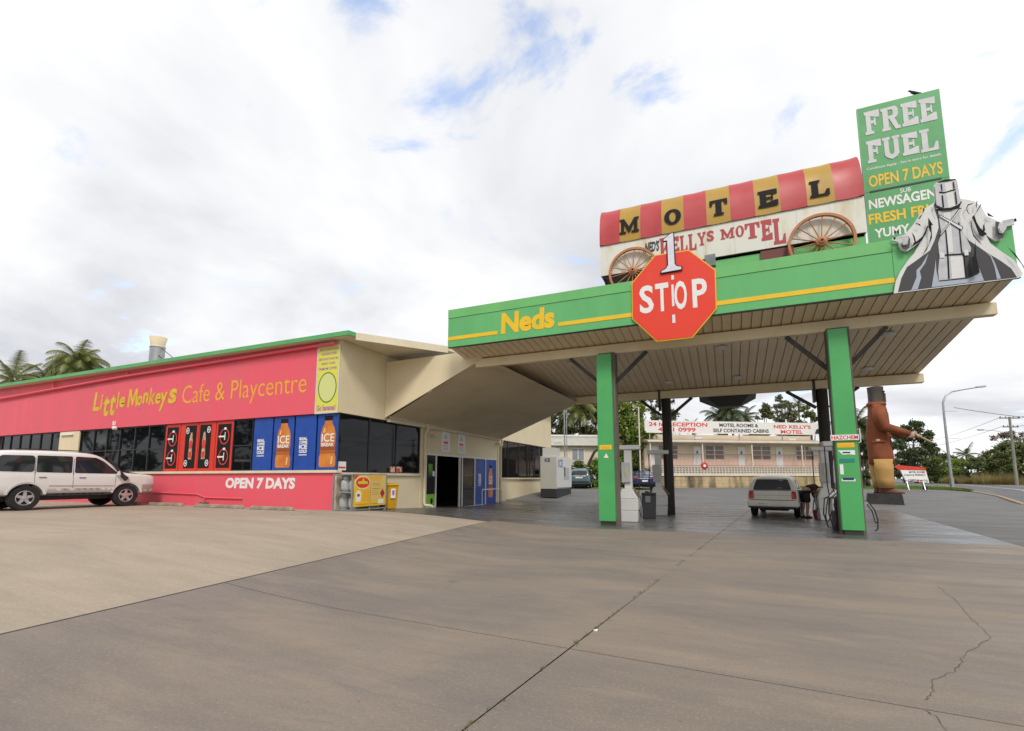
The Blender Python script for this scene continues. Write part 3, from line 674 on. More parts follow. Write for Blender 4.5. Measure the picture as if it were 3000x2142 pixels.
for a, b, k in [(-16.0, -14.99, 'text'), (-14.98, -13.94, 'bottle'), (-13.93, -12.90, 'text'), (-12.89, -11.90, 'bottle')]:
    p = cbox('poster_panel', M_BLUE, a + .03, b - .03, 12.63, 12.66, 1.69, 3.6)
    coffee(p, (0, 12.63, 0), (1, 0, 0), (0, -1, 0), (a + b) / 2 + (.02 if k == 'bottle' else -.08), 1.70, k, 1.22 if k == 'bottle' else 1.1)
cbox('corner_post', M_FRAME, -11.915, -11.89, 12.60, 12.64, 1.69, 3.6)

# lettering
def ctext(s, rect, m, y=12.545, **kw): return sign_text('lettering', s, rect, y, m, cafe, **kw)
mb = MB()
for ch, x0, x1, z0, z1 in [('L', -26.5, -25.98, 4.46, 5.32), ('i', -25.92, -25.74, 4.5, 5.2), ('t', -25.66, -25.2, 4.16, 5.12), ('t', -25.17, -24.75, 4.18, 5.16), ('l', -24.66, -24.5, 4.48, 5.22), ('e', -24.46, -24.03, 4.5, 4.98),
                         ('M', -23.86, -23.15, 4.48, 5.27), ('o', -23.17, -22.82, 4.5, 4.95), ('n', -22.79, -22.4, 4.58, 5.05), ('k', -22.36, -21.95, 4.5, 5.22), ('e', -21.92, -21.56, 4.5, 4.97), ('y', -21.62, -21.1, 4.18, 4.97), ('s', -21.06, -20.5, 4.46, 5.08)]:
    if ch == 'M':
        MP = [(0, 0), (.17, 0), (.22, .62), (.44, .10), (.56, .10), (.78, .62), (.83, 0), (1, 0), (.92, 1), (.74, 1), (.5, .42), (.28, 1), (.10, 1)]
        mb.poly([(x0 + a * (x1 - x0), 12.545, z0 + b * (z1 - z0)) for a, b in MP]); continue
    letters(mb, ch, (x0, x1, z0, z1), (0, 12.546 - .0012 * len(mb.f) % .007, 0), FX, FZ, 0.012 if ch in 'Mk' else 0.03, 0.12)
mb.build('lettering', mat('mustard_letter_paint', (0.72, 0.52, 0.02), .5, col2=(.62, .40, .02), vscale=5), cafe, True)
mb = MB()
for cx, cz in ((-23.05, 4.36), (-22.92, 4.34), (-22.62, 5.18), (-22.48, 5.20), (-22.05, 5.32)): flat(mb, ell(cx, cz, .045, .04, 8), 12.544)
mb.build('lettering', M_LILAC, cafe, True)
ctext('Cafe & Playcentre', (-20.15, -13.4, 4.17, 5.14), M_ORANGE, bold=-0.006)
ctext('OPEN 7 DAYS', (-17.28, -13.75, 1.03, 1.43), M_WHITE, y=12.595, bold=0.05, shear=0.06)

# yellow corner sign
sb = cbox('corner_sign', M_LEMON, -12.93, -11.92, 12.535, 12.575, 3.60, 5.98)
def ssub(name, mb, m):
    o = mb.build(name, m, None); o.parent = sb
    for v in o.data.vertices: v.co -= cafe.location
ssub('border', MB().box(-12.945, -12.90, 12.525, 12.534, 3.6, 5.98).box(-11.95, -11.905, 12.525, 12.534, 3.6, 5.98).box(-12.90, -11.95, 12.525, 12.534, 3.6, 3.65).box(-12.90, -11.95, 12.525, 12.534, 5.94, 5.98), mat('pale_lilac_edge', (.62, .55, .66), .5))
mb = MB()
for s, a, b, z in [('AIR CONDITIONED', -12.83, -12.0, 5.80), ('UNDERCOVER', -12.76, -12.06, 5.64), ('BIRTHDAY PARTIES', -12.85, -11.98, 5.46), ('GREAT CAFE', -12.75, -12.12, 5.30), ('PREMIUM COFFEE', -12.84, -12.04, 5.12)]:
    letters(mb, s, (a, b, z, z + .085), (0, 12.531, 0), FX, FZ, 0.02)
letters(mb, 'Go bananas!', (-12.86, -12.02, 3.70, 3.90), (0, 12.531, 0), FX, FZ, 0.03)
ssub('lettering', mb, M_LILAC)
ssub('oval', flat(MB(), ell(-12.42, 4.50, .38, .50, 32), 12.531), mat('pale_green_print', (.62, .66, .25), .5))
ssub('oval_outline', ring(MB(), -12.42, 4.50, .41, .53, .035, 12.529, 32), mat('dark_green_print', (.04, .14, .03), .5))

# drain pipe under the eave, low conduit, flood light, tap box
pp = MB().tube([(-40, 12.45, 5.46), (-35.4, 12.45, 5.58), (-24, 12.45, 5.86), (-12.3, 12.45, 6.0), (-12.05, 12.45, 6.01)], .055, 10)
for x, z in ((-29.9, 5.72), (-23.9, 5.86), (-17.9, 5.93)): pp.box(x - .035, x + .035, 12.42, 12.50, z, 6.04)
pp.build('drain_pipe', M_PINK, cafe, True, smooth=True)
MB().tube([(-26, 12.56, .90), (-18.8, 12.56, .80), (-18.3, 12.56, .68), (-16.3, 12.56, .67)], .022, 8).tube([(-18.35, 12.56, .70), (-18.4, 12.56, .36)], .02, 8).build('conduit', M_PINK, cafe, True, smooth=True)
fl = MB().lathe([(.02, 0), (.08, .05), (.10, .16), (.0, .17)], (-24.6, 12.42, 3.60), 'y', 14).box(-24.64, -24.56, 12.45, 12.54, 3.72, 3.9)
fl.build('flood_light', M_WHITE, cafe, True, smooth=True)
MB().box(-18.42, -18.15, 12.40, 12.59, .34, .52).box(-18.36, -18.2, 12.36, 12.40, .38, .46).build('tap_box', mat('worn_brass', (.32, .26, .18), .5, metal=.4, var=.4), cafe, True, bevel=.01)
# roof vent
MB().lathe([(.33, 6.2), (.33, 8.02), (.35, 8.02), (.35, 8.08)], (-26.4, 15, 0), n=24).build('vent_pipe', M_GALV, cafe, True, smooth=True)
MB().lathe([(.36, 8.06), (.31, 8.12), (.32, 8.16), (.39, 8.55), (.38, 8.58), (.28, 8.57)], (-26.4, 15, 0), n=24).build('vent_cowl', M_CREAMP, cafe, True, smooth=True)
MB().bar((-26.1, 15, 8.0), (-23.6, 15.3, 6.3), .025, .025).bar((-26.1, 14.9, 7.6), (-24.2, 14.9, 6.3), .025, .025).build('vent_stay', M_FRAME, cafe, True)
MB().tube([(-17.6, 15.2, 6.2), (-17.6, 15.2, 7.1)], .03, 8).build('roof_pipe', M_GALV, cafe, True)

# ---- side wall fittings: windows, doors
def side_window(y0, y1, z0, z1):
    p = box('window', M_GLASS, cafe, -11.97, -11.96, y0 + .02, y1 - .02, z0 + .02, z1 - .02)
    f = MB().box(-12.0, -11.93, y0, y0 + .025, z0, z1).box(-12.0, -11.93, y1 - .025, y1, z0, z1).box(-12, -11.93, y0 + .025, y1 - .025, z0, z0 + .03).box(-12, -11.93, y0 + .025, y1 - .025, z1 - .03, z1)
    fr = f.build('frame', M_FRAME, None); fr.parent = p
    for v in fr.data.vertices: v.co -= cafe.location
    return p
for a, b in ((12.65, 14.2), (14.21, 15.8), (15.81, 17.41)): side_window(a, b, 1.61, 3.61)
for a, b in ((25.47, 26.57), (26.58, 28.2), (28.21, 29.59), (29.6, 30.96), (30.97, 32.2), (32.21, 33.48)): side_window(a, b, 1.45, 3.60)
cbox('notice', M_WHITE, -11.958, -11.952, 12.70, 13.08, 1.68, 1.97)
cbox('notice_bar', M_RED, -11.951, -11.948, 12.73, 13.05, 1.74, 1.80)
st = cbox('window_sticker', mat('sticker_print', (.6, .5, .42), .5, col2=(.45, .06, .03), vscale=5, ramp=(.45, .52)), -11.958, -11.952, 15.46, 16.25, 1.64, 1.86)
# shop front
cbox('door_head', M_ALU, -11.98, -11.90, 17.84, 25.0, 2.42, 2.497)
for y in (17.86, 18.66, 20.78, 21.02, 22.32, 23.55, 24.90): cbox('door_post', M_ALU, -11.98, -11.90, y, y + .07, -.15, 2.419)
cbox('door_track', M_ALU, -11.98, -11.90, 17.94, 18.66, .0, .06 + g(-11.9, 18))
cbox('door_track', M_ALU, -11.98, -11.90, 21.1, 24.9, -.1, .05)
pe = cbox('side_light', M_GLASS2, -11.95, -11.94, 17.935, 18.655, .05, 2.41)
def esub(name, mb, m):
    o = mb.build(name, m, None); o.parent = pe
    for v in o.data.vertices: v.co -= cafe.location
esub('poster_field', MB().box(-11.939, -11.935, 17.95, 18.64, .12, 2.1), M_BLACK)
esub('green_base', MB().box(-11.9345, -11.933, 17.95, 18.64, .14, .72), mat('lime_print', (.18, .48, .02), .45))
lime = MATS['lime_print']
mb = MB()
for k in range(3):
    y = 18.12 + k * .11
    mb.poly([(-11.932, y, 2.02), (-11.932, y + .07, 2.04), (-11.932, y + .075, 1.75), (-11.932, y + .03, 1.42), (-11.932, y + .02, 1.7)])
esub('claw_mark', mb, lime)
esub('leaf_mark', flat(MB(), [], 0) if False else MB().poly([(-11.931, 18.40 + .1 * math.cos(a), .42 + .13 * math.sin(a)) for a in np.linspace(0, 6.28, 14)[:-1]]), M_BLACK)
esub('notice', MB().box(-11.934, -11.931, 18.45, 18.6, 1.5, 1.72), M_WHITE)
cbox('sliding_door', M_GLASS2, -11.95, -11.94, 20.85, 21.02, .02, 2.41)
cbox('sliding_door', M_GLASS2, -11.95, -11.94, 21.09, 22.32, .02, 2.41)
for y0, y1, k in ((22.39, 23.55, 'text'), (23.62, 24.90, 'bottle')):
    p = cbox('poster_panel', M_BLUE, -11.96, -11.945, y0, y1, .03, 2.415)
    coffee(p, (-11.945, 0, 0), (0, 1, 0), (1, 0, 0), (y0 + y1) / 2, .52 if k == 'text' else .30, k, .9)
cbox('interior_floor', mat('shop_floor', (.10, .07, .06), .5), -18, -12.0, 17.5, 25.4, -.12, .03)
cbox('interior_wall', M_DARKIN, -18.2, -18.0, 17.5, 25.4, 0, 3.6)
cbox('interior_wall', M_DARKIN, -18.0, -12.13, 17.30, 17.42, 0, 3.6)
cbox('interior_wall', M_DARKIN, -18.0, -12.13, 25.47, 25.6, 0, 3.6)
cbox('ceiling', M_DARKIN, -18.0, -12.13, 17.5, 25.4, 3.45, 3.55)
cbox('shop_shelf', mat('shelf_goods', (.12, .08, .05), .6, col2=(.3, .25, .2), vscale=7), -14.6, -14.2, 18.6, 21.0, .03, 1.5)
cbox('shop_counter', mat('counter', (.2, .18, .16), .6), -13.6, -13.2, 18.72, 19.25, .03, .72)
# eave beam over the doors, downpipes, over-door notices, lights
cbox('eave_beam', M_CREAMP, -11.898, -11.74, 15.1, 25.25, 3.55, 3.68, bevel=.01)
for y, zb in ((17.62, .17), (25.28, .02)):
    MB().tube([(-11.70, y, 3.72), (-11.70, y, 3.5), (-11.80, y, 3.3), (-11.80, y, zb + .22), (-11.76, y, zb + .12), (-11.55, y + .12, zb + .09), (-11.45, y + .16, zb + .03)], .055, 10).build('downpipe', M_CREAMP, cafe, True, smooth=True)
for y in (19.05, 20.5):
    nb = cbox('door_notice', M_WHITE, -11.895, -11.87, y, y + .72, 2.62, 3.56)
    def nsub(name, mb, m):
        o = mb.build(name, m, None); o.parent = nb
        for v in o.data.vertices: v.co -= cafe.location
    nsub('triangle_mark', MB().poly([(-11.868, y + .2, 3.22), (-11.868, y + .52, 3.22), (-11.868, y + .36, 3.48)]), mat('grey_print', (.5, .51, .5), .5))
    nsub('red_mark', MB().box(-11.869, -11.867, y + .17, y + .55, 2.98, 3.10), M_RED)
    mb = MB()
    for k in range(4): mb.box(-11.869, -11.867, y + .12, y + .6, 2.70 + k * .065, 2.725 + k * .065)
    nsub('print_lines', mb, mat('grey_text', (.35, .36, .40), .5))
for y in (18.05, 24.75):
    MB().lathe([(.03, 0), (.07, .05), (.08, .14), (.0, .15)], (-11.70, y, 3.28), 'x', 12).lathe([(.03, 0), (.07, .05), (.08, .14), (.0, .15)], (-11.70, y + .22, 3.30), 'x', 12).box(-11.89, -11.7, y + .06, y + .16, 3.3, 3.42).build('flood_light', M_CREAMP, cafe, True, smooth=True)
MB().tube([(-11.3, 22.0, .0), (-11.3, 22.0, .78), (-11.3, 22.05, .85), (-11.3, 23.9, .85), (-11.3, 24.3, .75), (-11.3, 24.4, 0)], .025, 8).build('door_rail', M_ALU, cafe, True, smooth=True)

# ---------------------------------------------------------------- folded link roof between cafe and canopy
awn = thing('link_roof', 'cream folded link roof sloping from the shop doors up to the fuel canopy', 'link roof', (-10, 17, 3.6))
A_, B_, C_, D_ = (-11.73, 15.02, 3.70), (-11.73, 25.2, 3.62), (-5.95, 20.12, 4.52), (-7.93, 15.02, 5.50)
def patch(name, a, b, c, d, n, m, parent, smooth=True):
    vs = []; fs = []
    for j in range(n + 1):
        for i in range(n + 1):
            u, v = i / n, j / n
            vs.append(tuple(((a[k] * (1 - u) + b[k] * u) * (1 - v) + (d[k] * (1 - u) + c[k] * u) * v) for k in range(3)))
    for j in range(n):
        for i in range(n):
            q = j * (n + 1) + i; fs.append((q, q + 1, q + n + 2, q + n + 1))
    mb = MB(); mb.add(vs, fs); return mb.build(name, m, parent, True, smooth='all' if smooth else False)
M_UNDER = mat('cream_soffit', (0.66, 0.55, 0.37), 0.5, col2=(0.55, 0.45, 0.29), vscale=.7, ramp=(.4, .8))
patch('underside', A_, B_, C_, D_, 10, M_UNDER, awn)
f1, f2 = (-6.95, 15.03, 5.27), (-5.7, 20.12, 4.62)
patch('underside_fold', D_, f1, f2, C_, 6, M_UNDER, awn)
MB().prism([(-11.89, 3.69), (-7.93, 5.49), (-7.75, 5.62), (-7.75, 5.92), (-11.89, 5.86)], (0, 15.015, 0), (1, 0, 0), (0, 0, 1), (0, -.05, 0)).build('front_panel', M_CREAM, awn, True)
MB().hexa([(-11.73, 25.15, 3.63), (-11.73, 25.2, 3.63), (-5.95, 20.17, 4.53), (-5.95, 20.12, 4.53)], [(-11.73, 25.15, 3.80), (-11.73, 25.2, 3.80), (-5.95, 20.17, 4.75), (-5.95, 20.12, 4.75)]).build('rear_edge', M_CREAMP, awn, True)
MB().poly([(-11.7, 15.03, 5.80), (-7.7, 15.03, 5.85), (-5.97, 20.15, 4.745), (-11.72, 25.16, 3.79)]).build('top_sheet', M_GALV, awn, True)
MB().tube([(-7.75, 14.97, 5.62), (-7.6, 14.95, 5.75)], .02, 6).tube([(-11.7, 15.06, 3.72), (-11.7, 25.1, 3.66)], .04, 8).build('gutter', M_CREAMP, awn, True)
# ---------------------------------------------------------------- fuel canopy
M_FASC = mat('green_fascia', (0.125, 0.45, 0.15), 0.36, col2=(0.105, 0.405, 0.14), vscale=1.2, stretch=(1.6, 1, .35), bump=.03, bscale=2)
M_FASC2 = mat('green_fascia_light', (0.15, 0.48, 0.15), 0.38, var=.10, vscale=1.3, stretch=(1.6, 1, .4))
M_COLG = mat('green_column_paint', (0.08, 0.40, 0.12), 0.4, col2=(0.065, 0.35, 0.105), vscale=1.2)
M_PAN = mat('beige_roof_pan', (0.76, 0.63, 0.43), 0.42, col2=(0.66, 0.53, 0.35), vscale=1.1, stretch=(1, .3, 1))
M_BEAM = mat('cream_beam_paint', (0.74, 0.63, 0.42), 0.5, col2=(0.64, 0.52, 0.30), vscale=1.3, ramp=(.5, .8))
M_STEEL = mat('dark_brown_steel', (0.045, 0.036, 0.028), 0.55, var=.3)
M_TIMBER = mat('dark_timber', (0.035, 0.03, 0.024), 0.75, col2=(0.02, 0.018, 0.015), vscale=6, stretch=(1, 1, .1), bump=.3, bscale=30)
M_GREYPOST = mat('grey_brown_post', (0.16, 0.14, 0.11), 0.7, var=.35, stretch=(1, 1, .15))
can = thing('fuel_canopy', 'fuel station canopy with green fascia, ribbed beige underside and two green columns', 'canopy', (-.3, 15.1, 0))
def kbox(name, m, *a, bevel=0.0): return box(name, m, can, *a, bevel=bevel)
XL, XR = -8.46, 6.10
def sof(y): return 5.80 - .146 * (y - 13.98)
# fascia boards
kbox('fascia', M_FASC, XL, 3.86, 13.86, 13.95, 5.80, 6.795)
kbox('fascia_cap', M_FASC2, XL, 3.86, 13.845, 13.95, 6.805, 7.10)
kbox('fascia', M_FASC, 3.87, XR - .04, 13.86, 13.95, 5.80, 6.99)
kbox('fascia_edge', M_FRAME, XL, XR, 13.87, 13.96, 5.775, 5.797)
for a, b in ((XL, -6.60), (-4.54, 3.86)): kbox('fascia_stripe', M_YEL, a, b, 13.850, 13.858, 6.03, 6.15)
sign_text('lettering', 'Neds', (-6.48, -4.66, 6.01, 6.71), 13.852, M_YEL, can, bold=.045, shear=.04)
# ribbed soffit pans: one mesh shared by all
Y0, Y1 = 13.97, 21.3
pm = MB()
wpan = .250
z0, z1 = sof(Y0), sof(Y1)
prof = [(.006, .0), (.218, .0), (.224, .024), (.242, .024), (.246, .05), (.004, .05)]
pm.add([(a, Y0, z0 + b) for a, b in prof] + [(a, Y1, z1 + b) for a, b in prof], [(0, 1, 7, 6), (1, 2, 8, 7), (2, 3, 9, 8), (3, 4, 10, 9), (4, 5, 11, 10), (5, 0, 6, 11), (0, 5, 4, 3, 2, 1), (6, 7, 8, 9, 10, 11)])
x = XL + .02; first = None; k = 0
while x < XR - .1:
    if first is None: first = pm.build('roof_pan', M_PAN, can, True); o = first
    else: o = bpy.data.objects.new('roof_pan', first.data); COL.objects.link(o); o.parent = can
    o.location = (x, 0, random.uniform(-.0015, .0015)); x += wpan; k += 1
MB().hexa([(XL, 13.96, 5.90), (XR, 13.96, 5.90), (XR, Y1 - .02, sof(Y1) + .10), (XL, Y1 - .02, sof(Y1) + .10)], [(XL, 13.96, 5.93), (XR, 13.96, 5.93), (XR, Y1 - .02, sof(Y1) + .13), (XL, Y1 - .02, sof(Y1) + .13)]).build('light_block_sheet', M_GALV, can, True)  # unseen sheet added above the pans to block light through their gaps
kbox('beam', M_BEAM, -8.0, XR, 14.98, 15.20, 5.30, sof(15.2) - .02, bevel=.012)
kbox('beam', M_BEAM, -5.92, XR, 20.0, 20.25, 4.56, sof(20.25) - .02, bevel=.012)
for x in (-3.36, 2.9): kbox('beam_joint', M_CREAMP, x + .66, x + .69, 14.972, 14.979, 5.31, 5.60)
# columns: green sheet on the front of a grey post
for cx, y0, w in ((-3.36, 14.70, .50), (2.76, 14.55, .47)):
    kbox('post', M_GREYPOST, cx - w / 2 + .03, cx + w / 2 + .06, y0 + .165, y0 + .56, 0, 5.31)
    MB().hexa([(cx - w / 2, y0, .13), (cx + w / 2, y0, .13), (cx + w / 2, y0 + .16, .13), (cx - w / 2, y0 + .16, .13)], [(cx - w / 2 + .02, y0, 5.24), (cx + w / 2 - .02, y0, 5.24), (cx + w / 2 - .02, y0 + .16, 5.24), (cx - w / 2 + .02, y0 + .16, 5.24)]).build('column_cladding', M_COLG, can, True, bevel=.012)
    kbox('column_foot', M_STEEL, cx - w / 2 + .05, cx + w / 2 - .03, y0 + .03, y0 + .5, 0, .128)
    kbox('column_cap', M_STEEL, cx - .13, cx + .2, y0 + .2, y0 + .5, 5.24, 5.30)
for cx, y, zc, zb, dx, dz in ((-3.32, 15.08, 4.36, 5.30, 1.22, .30), (2.80, 15.08, 4.28, 5.30, 1.14, .28), (-2.12, 20.12, 3.90, 4.56, .98, .2), (3.2, 20.12, 3.9, 4.56, 1.1, .2)):
    for s in (-1, 1):
        MB().bar((cx + s * .2, y, zc), (cx + s * dx, y, zb - .01), .07, .11).build('brace', M_STEEL, can, True)
    MB().bar((cx, y + .22, zc), (cx, y + .95, zb + (-.02 if y < 16 else -.05)), .07, .11).build('brace', M_STEEL, can, True)
for cx in (-2.12, 3.2):
    MB().tube([(cx, 20.12, 0), (cx, 20.12, 2), (cx, 20.12, 4.55)], [.19, .185, .18], 14).build('rear_post', M_TIMBER, can, True, smooth=True)
    MB().box(cx - .28, cx - .2, 19.98, 20.26, 4.1, 4.9).build('post_strap', M_STEEL, can, True)
for x, y in ((-4.83, 16.3), (0.02, 16.2), (.48, 19.14), (4.39, 19.25), (4.3, 16.41), (-1.9, 19.1)):
    MB().lathe([(.17, 0), (.17, -.03), (.13, -.07), (.06, -.09), (0, -.092)], (x, y, sof(y) - .002), n=18).build('canopy_light', mat('lamp_cover', (.62, .62, .60), .3), can, True, smooth=True)
# drain hopper hanging behind the rear beam
MB().hexa([(-.28, 21.4, 4.30), (.58, 21.4, 4.30), (.58, 21.9, 4.30), (-.28, 21.9, 4.30)], [(-.95, 20.9, 4.99), (1.2, 20.9, 4.99), (1.2, 22.1, 4.65), (-.95, 22.1, 4.65)]).build('drain_hopper', mat('dark_hopper', (.05, .05, .048), .6), can, True)
# stickers and plates on the columns
kbox('sticker', M_YEL, -3.54, -3.17, 14.692, 14.698, 2.27, 2.41)
kbox('sticker_band', M_ORANGE, -3.49, -3.22, 14.688, 14.691, 2.31, 2.37)
MB().poly([(-3.42, 14.69, 2.02), (-3.27, 14.69, 2.02), (-3.34, 14.69, 2.16)]).build('sticker', M_WHITE, can, True)
hz = kbox('hazchem_plate', M_WHITE, 2.42, 3.02, 14.50, 14.515, 2.35, 2.49)
o = sign_text('lettering', 'HAZCHEM', (2.44, 3.00, 2.37, 2.47), 14.497, M_RED, can, bold=.02)
kbox('sticker', M_YEL, 2.56, 2.92, 14.542, 14.548, 2.17, 2.29)
kbox('sticker_band', M_ORANGE, 2.60, 2.88, 14.538, 14.541, 2.205, 2.255)
MB().poly([(2.56, 14.545, 2.10), (2.92, 14.545, 2.10), (2.92, 14.545, 1.98), (2.80, 14.545, 2.0), (2.66, 14.545, 1.99)]).build('sticker', M_WHITE, can, True)
kbox('sticker_band', M_BLACK, 2.66, 2.82, 14.540, 14.543, 2.03, 2.06)
kbox('sticker', mat('teal_sticker', (.02, .22, .20), .4), 2.58, 2.90, 14.542, 14.548, 1.80, 1.89)
kbox('sticker', M_WHITE, 2.575, 2.65, 14.542, 14.548, 1.50, 1.75)
kbox('sticker', M_WHITE, 2.59, 2.88, 14.542, 14.548, 1.33, 1.39)
kbox('sticker_band', mat('navy_print', (.02, .03, .12), .4), 2.62, 2.85, 14.538, 14.541, 1.36, 1.42)
MB().tube([(3.02, 14.62, 2.62), (3.06, 14.58, 2.64), (3.06, 14.56, 2.3), (3.02, 14.56, 2.28)], .012, 6).build('plate_bracket', M_ALU, can, True)

# ---------------------------------------------------------------- octagon sign
stop = thing('octagon_sign', 'big red octagonal 1 STOP sign fixed to the green fascia', 'sign', (-1.17, 13.8, 5.2))
OC = [(-2.28, 7.02), (-2.30, 5.95), (-1.64, 5.20), (-.70, 5.20), (-.05, 5.93), (-.03, 7.02), (-.68, 7.72), (-1.60, 7.74)]
cxo, czo = -1.17, 6.46
def shrink(p, k): return [(cxo + (a - cxo) * k, czo + (b - czo) * k) for a, b in p]
M_SIGNR = mat('sign_red', (0.76, 0.045, 0.018), 0.4, col2=(0.70, 0.075, 0.045), vscale=2.2, ramp=(.55, .8))
MB().prism(OC, (0, 13.80, 0), (1, 0, 0), (0, 0, 1), (0, .05, 0)).build('border', M_YEL, stop, True)
MB().prism(shrink(OC, .975), (0, 13.787, 0), (1, 0, 0), (0, 0, 1), (0, .012, 0)).build('face', M_SIGNR, stop, True)
for ch, r in (('S', (-2.07, -1.68, 6.05, 6.87)), ('T', (-1.63, -1.27, 6.05, 6.87)), ('O', (-1.12, -.79, 6.03, 6.86)), ('P', (-.65, -.27, 6.03, 6.84))):
    letters(MB(), ch, r, (0, 13.782, 0), FX, FZ, .025).build('letter', M_WHITE, stop, True)
for a, b, c, d in ((-1.18, -1.11, 6.92, 7.05), (-1.19, -1.125, 6.15, 6.78), (-1.20, -1.12, 5.67, 5.91)): box('lamp_tube', mat('tube_white', (.72, .74, .76), .3), stop, a, b, 13.776, 13.78, c, d)
one = [(-1.46, 7.13), (-.88, 7.14), (-.88, 7.26), (-1.0, 7.29), (-1.05, 7.36), (-1.05, 8.30), (-1.17, 8.28), (-1.37, 8.14), (-1.37, 8.06), (-1.27, 8.05), (-1.27, 7.36), (-1.32, 7.27), (-1.46, 7.22)]
MB().prism(one, (0, 13.74, 0), (1, 0, 0), (0, 0, 1), (0, .035, 0)).build('numeral_edge', M_BLACK, stop, True)
oi = [(-1.435, 7.155), (-.905, 7.165), (-.905, 7.24), (-1.02, 7.27), (-1.075, 7.35), (-1.075, 8.27), (-1.165, 8.25), (-1.345, 8.125), (-1.345, 8.085), (-1.245, 8.075), (-1.245, 7.35), (-1.31, 7.245), (-1.435, 7.2)]
MB().prism(oi, (0, 13.732, 0), (1, 0, 0), (0, 0, 1), (0, .006, 0)).build('numeral', mat('numeral_white', (.72, .72, .80), .4, var=.12, vscale=6), stop, True)
kb = MB().box(-.30, -.02, 14.1, 14.35, 7.28, 7.62).build('lamp_box', mat('grey_box', (.22, .24, .26), .5, var=.3), stop, True, bevel=.01)

# ---------------------------------------------------------------- covered wagon on the canopy roof
wag = thing('wagon_sign', 'covered wagon advertising sign with red and gold bonnet standing on the canopy roof', 'sign', (0.1, 15.5, 6.0))
M_WRED = mat('bonnet_red', (0.42, 0.032, 0.038), 0.4, col2=(0.46, 0.05, 0.055), vscale=1.5)
M_WGOLD = mat('bonnet_gold', (0.43, 0.25, 0.018), 0.45, col2=(0.38, 0.23, 0.035), vscale=1.5)
M_WBODY = mat('weathered_white_board', (0.70, 0.69, 0.62), 0.6, col2=(0.55, 0.46, 0.25), vscale=1.6, stretch=(1.6, 1, .35), ramp=(.52, .78))
M_RUST = mat('orange_wheel_paint', (0.50, 0.20, 0.085), 0.55, var=.2)
X0, X1 = -3.55, 3.80
def bonnet(a): # cross-section point for angle a 0..pi
    c, s_ = math.cos(a), math.sin(a)
    return 16.25 - .87 * math.copysign(abs(c) ** .72, c), 9.12 + 1.50 * abs(s_) ** .85
NB = 11; bw = (X1 - X0) / NB
for i in range(NB):
    mb = MB(); na = 20; vs = []; fs = []
    fl = .03 if i in (0, NB - 1) else 0
    for ix in range(5):
        x = X0 + i * bw + bw * ix / 4
        sag = .018 * math.sin(math.pi * ix / 4) - (fl if ix in ((0,) if i == 0 else (4,) if i == NB - 1 else ()) else 0)
        for k in range(na + 1):
            y, z = bonnet(math.pi * k / na); vs.append((x, y + (16.25 - y) * sag * .5, z - sag * .6))
    for ix in range(4):
        for k in range(na):
            q = ix * (na + 1) + k; fs.append((q, q + 1, q + na + 2, q + na + 1))
    mb.add(vs, fs); mb.build('bonnet_band', M_WGOLD if i % 2 else M_WRED, wag, True, smooth='all')
    if i in (0, NB - 1):
        x = X0 if i == 0 else X1
        MB().poly([(x, *bonnet(math.pi * k / 20)) for k in range(21)]).build('bonnet_end', M_WRED, wag, True)
# body boards
for i in range(9):
    a = X0 + (X1 - X0) * i / 9; b = X0 + (X1 - X0) * (i + 1) / 9
    box('body_board', M_WBODY, wag, a + .002, b - .002, 15.42, 15.46, 8.08, 9.12)
box('body_end', M_WBODY, wag, X0, X0 + .03, 15.465, 17.05, 8.08, 9.11); box('body_end', M_WBODY, wag, X1 - .03, X1, 15.465, 17.05, 8.08, 9.11)
box('body_back', M_WBODY, wag, X0, X1, 17.06, 17.1, 8.08, 9.11)
box('floor', M_STEEL, wag, X0 + .05, X1 - .05, 15.5, 17.0, 8.0, 8.07)
box('green_skirt', M_FASC2, wag, -.6, 3.78, 15.5, 15.54, 7.3, 8.06)
box('axle_box', mat('dark_red_board', (.16, .05, .04), .7), wag, 1.2, 2.05, 15.44, 15.495, 7.5, 8.03)
MB().bar((X0 + .1, 15.6, 8.0), (X0 + .5, 16.6, 6.4), .06, .06).bar((X1 - .1, 15.6, 8.0), (X1 + .1, 16.6, 6.4), .06, .06).bar((0, 16, 8), (0, 16, 5.9), .1, .1).bar((-2.5, 16, 8), (-2.5, 16, 5.9), .1, .1).bar((2.7, 16.5, 8), (2.7, 16.5, 5.9), .1, .1).build('stand', M_STEEL, wag, True)
for cx, cz, r in ((-2.47, 8.03, .78), (2.71, 7.96, .82)):
    w_ = MB()
    n = 36; prof = [(r, -.05), (r, .05), (r - .07, .05), (r - .07, -.05), (r, -.05)]
    w_.lathe(prof, (cx, 15.30, cz), 'y', n, caps=False)
    wo = w_.build('wheel', M_RUST, wag, True, smooth=True)
    hb = MB().lathe([(.02, -.12), (.06, -.12), (.08, -.09), (.14, -.06), (.14, .06), (0, .07)], (cx, 15.30, cz), 'y', 18).build('hub', M_RUST, None, smooth=True); hb.parent = wo
    for v in hb.data.vertices: v.co -= wag.location
    bo = MB().lathe([(.0, -.125), (.035, -.125), (.035, -.118)], (cx, 15.30, cz), 'y', 12).build('hub_bore', M_BLACK, None); bo.parent = wo
    for v in bo.data.vertices: v.co -= wag.location
    for k in range(14):
        a = 2 * math.pi * (k + .3) / 14
        sp_ = MB().tube([(cx + .12 * math.cos(a), 15.30, cz + .12 * math.sin(a)), (cx + (r - .07) * math.cos(a), 15.30, cz + (r - .07) * math.sin(a))], .016, 6).build('spoke', M_RUST, None); sp_.parent = wo
        for v in sp_.data.vertices: v.co -= wag.location
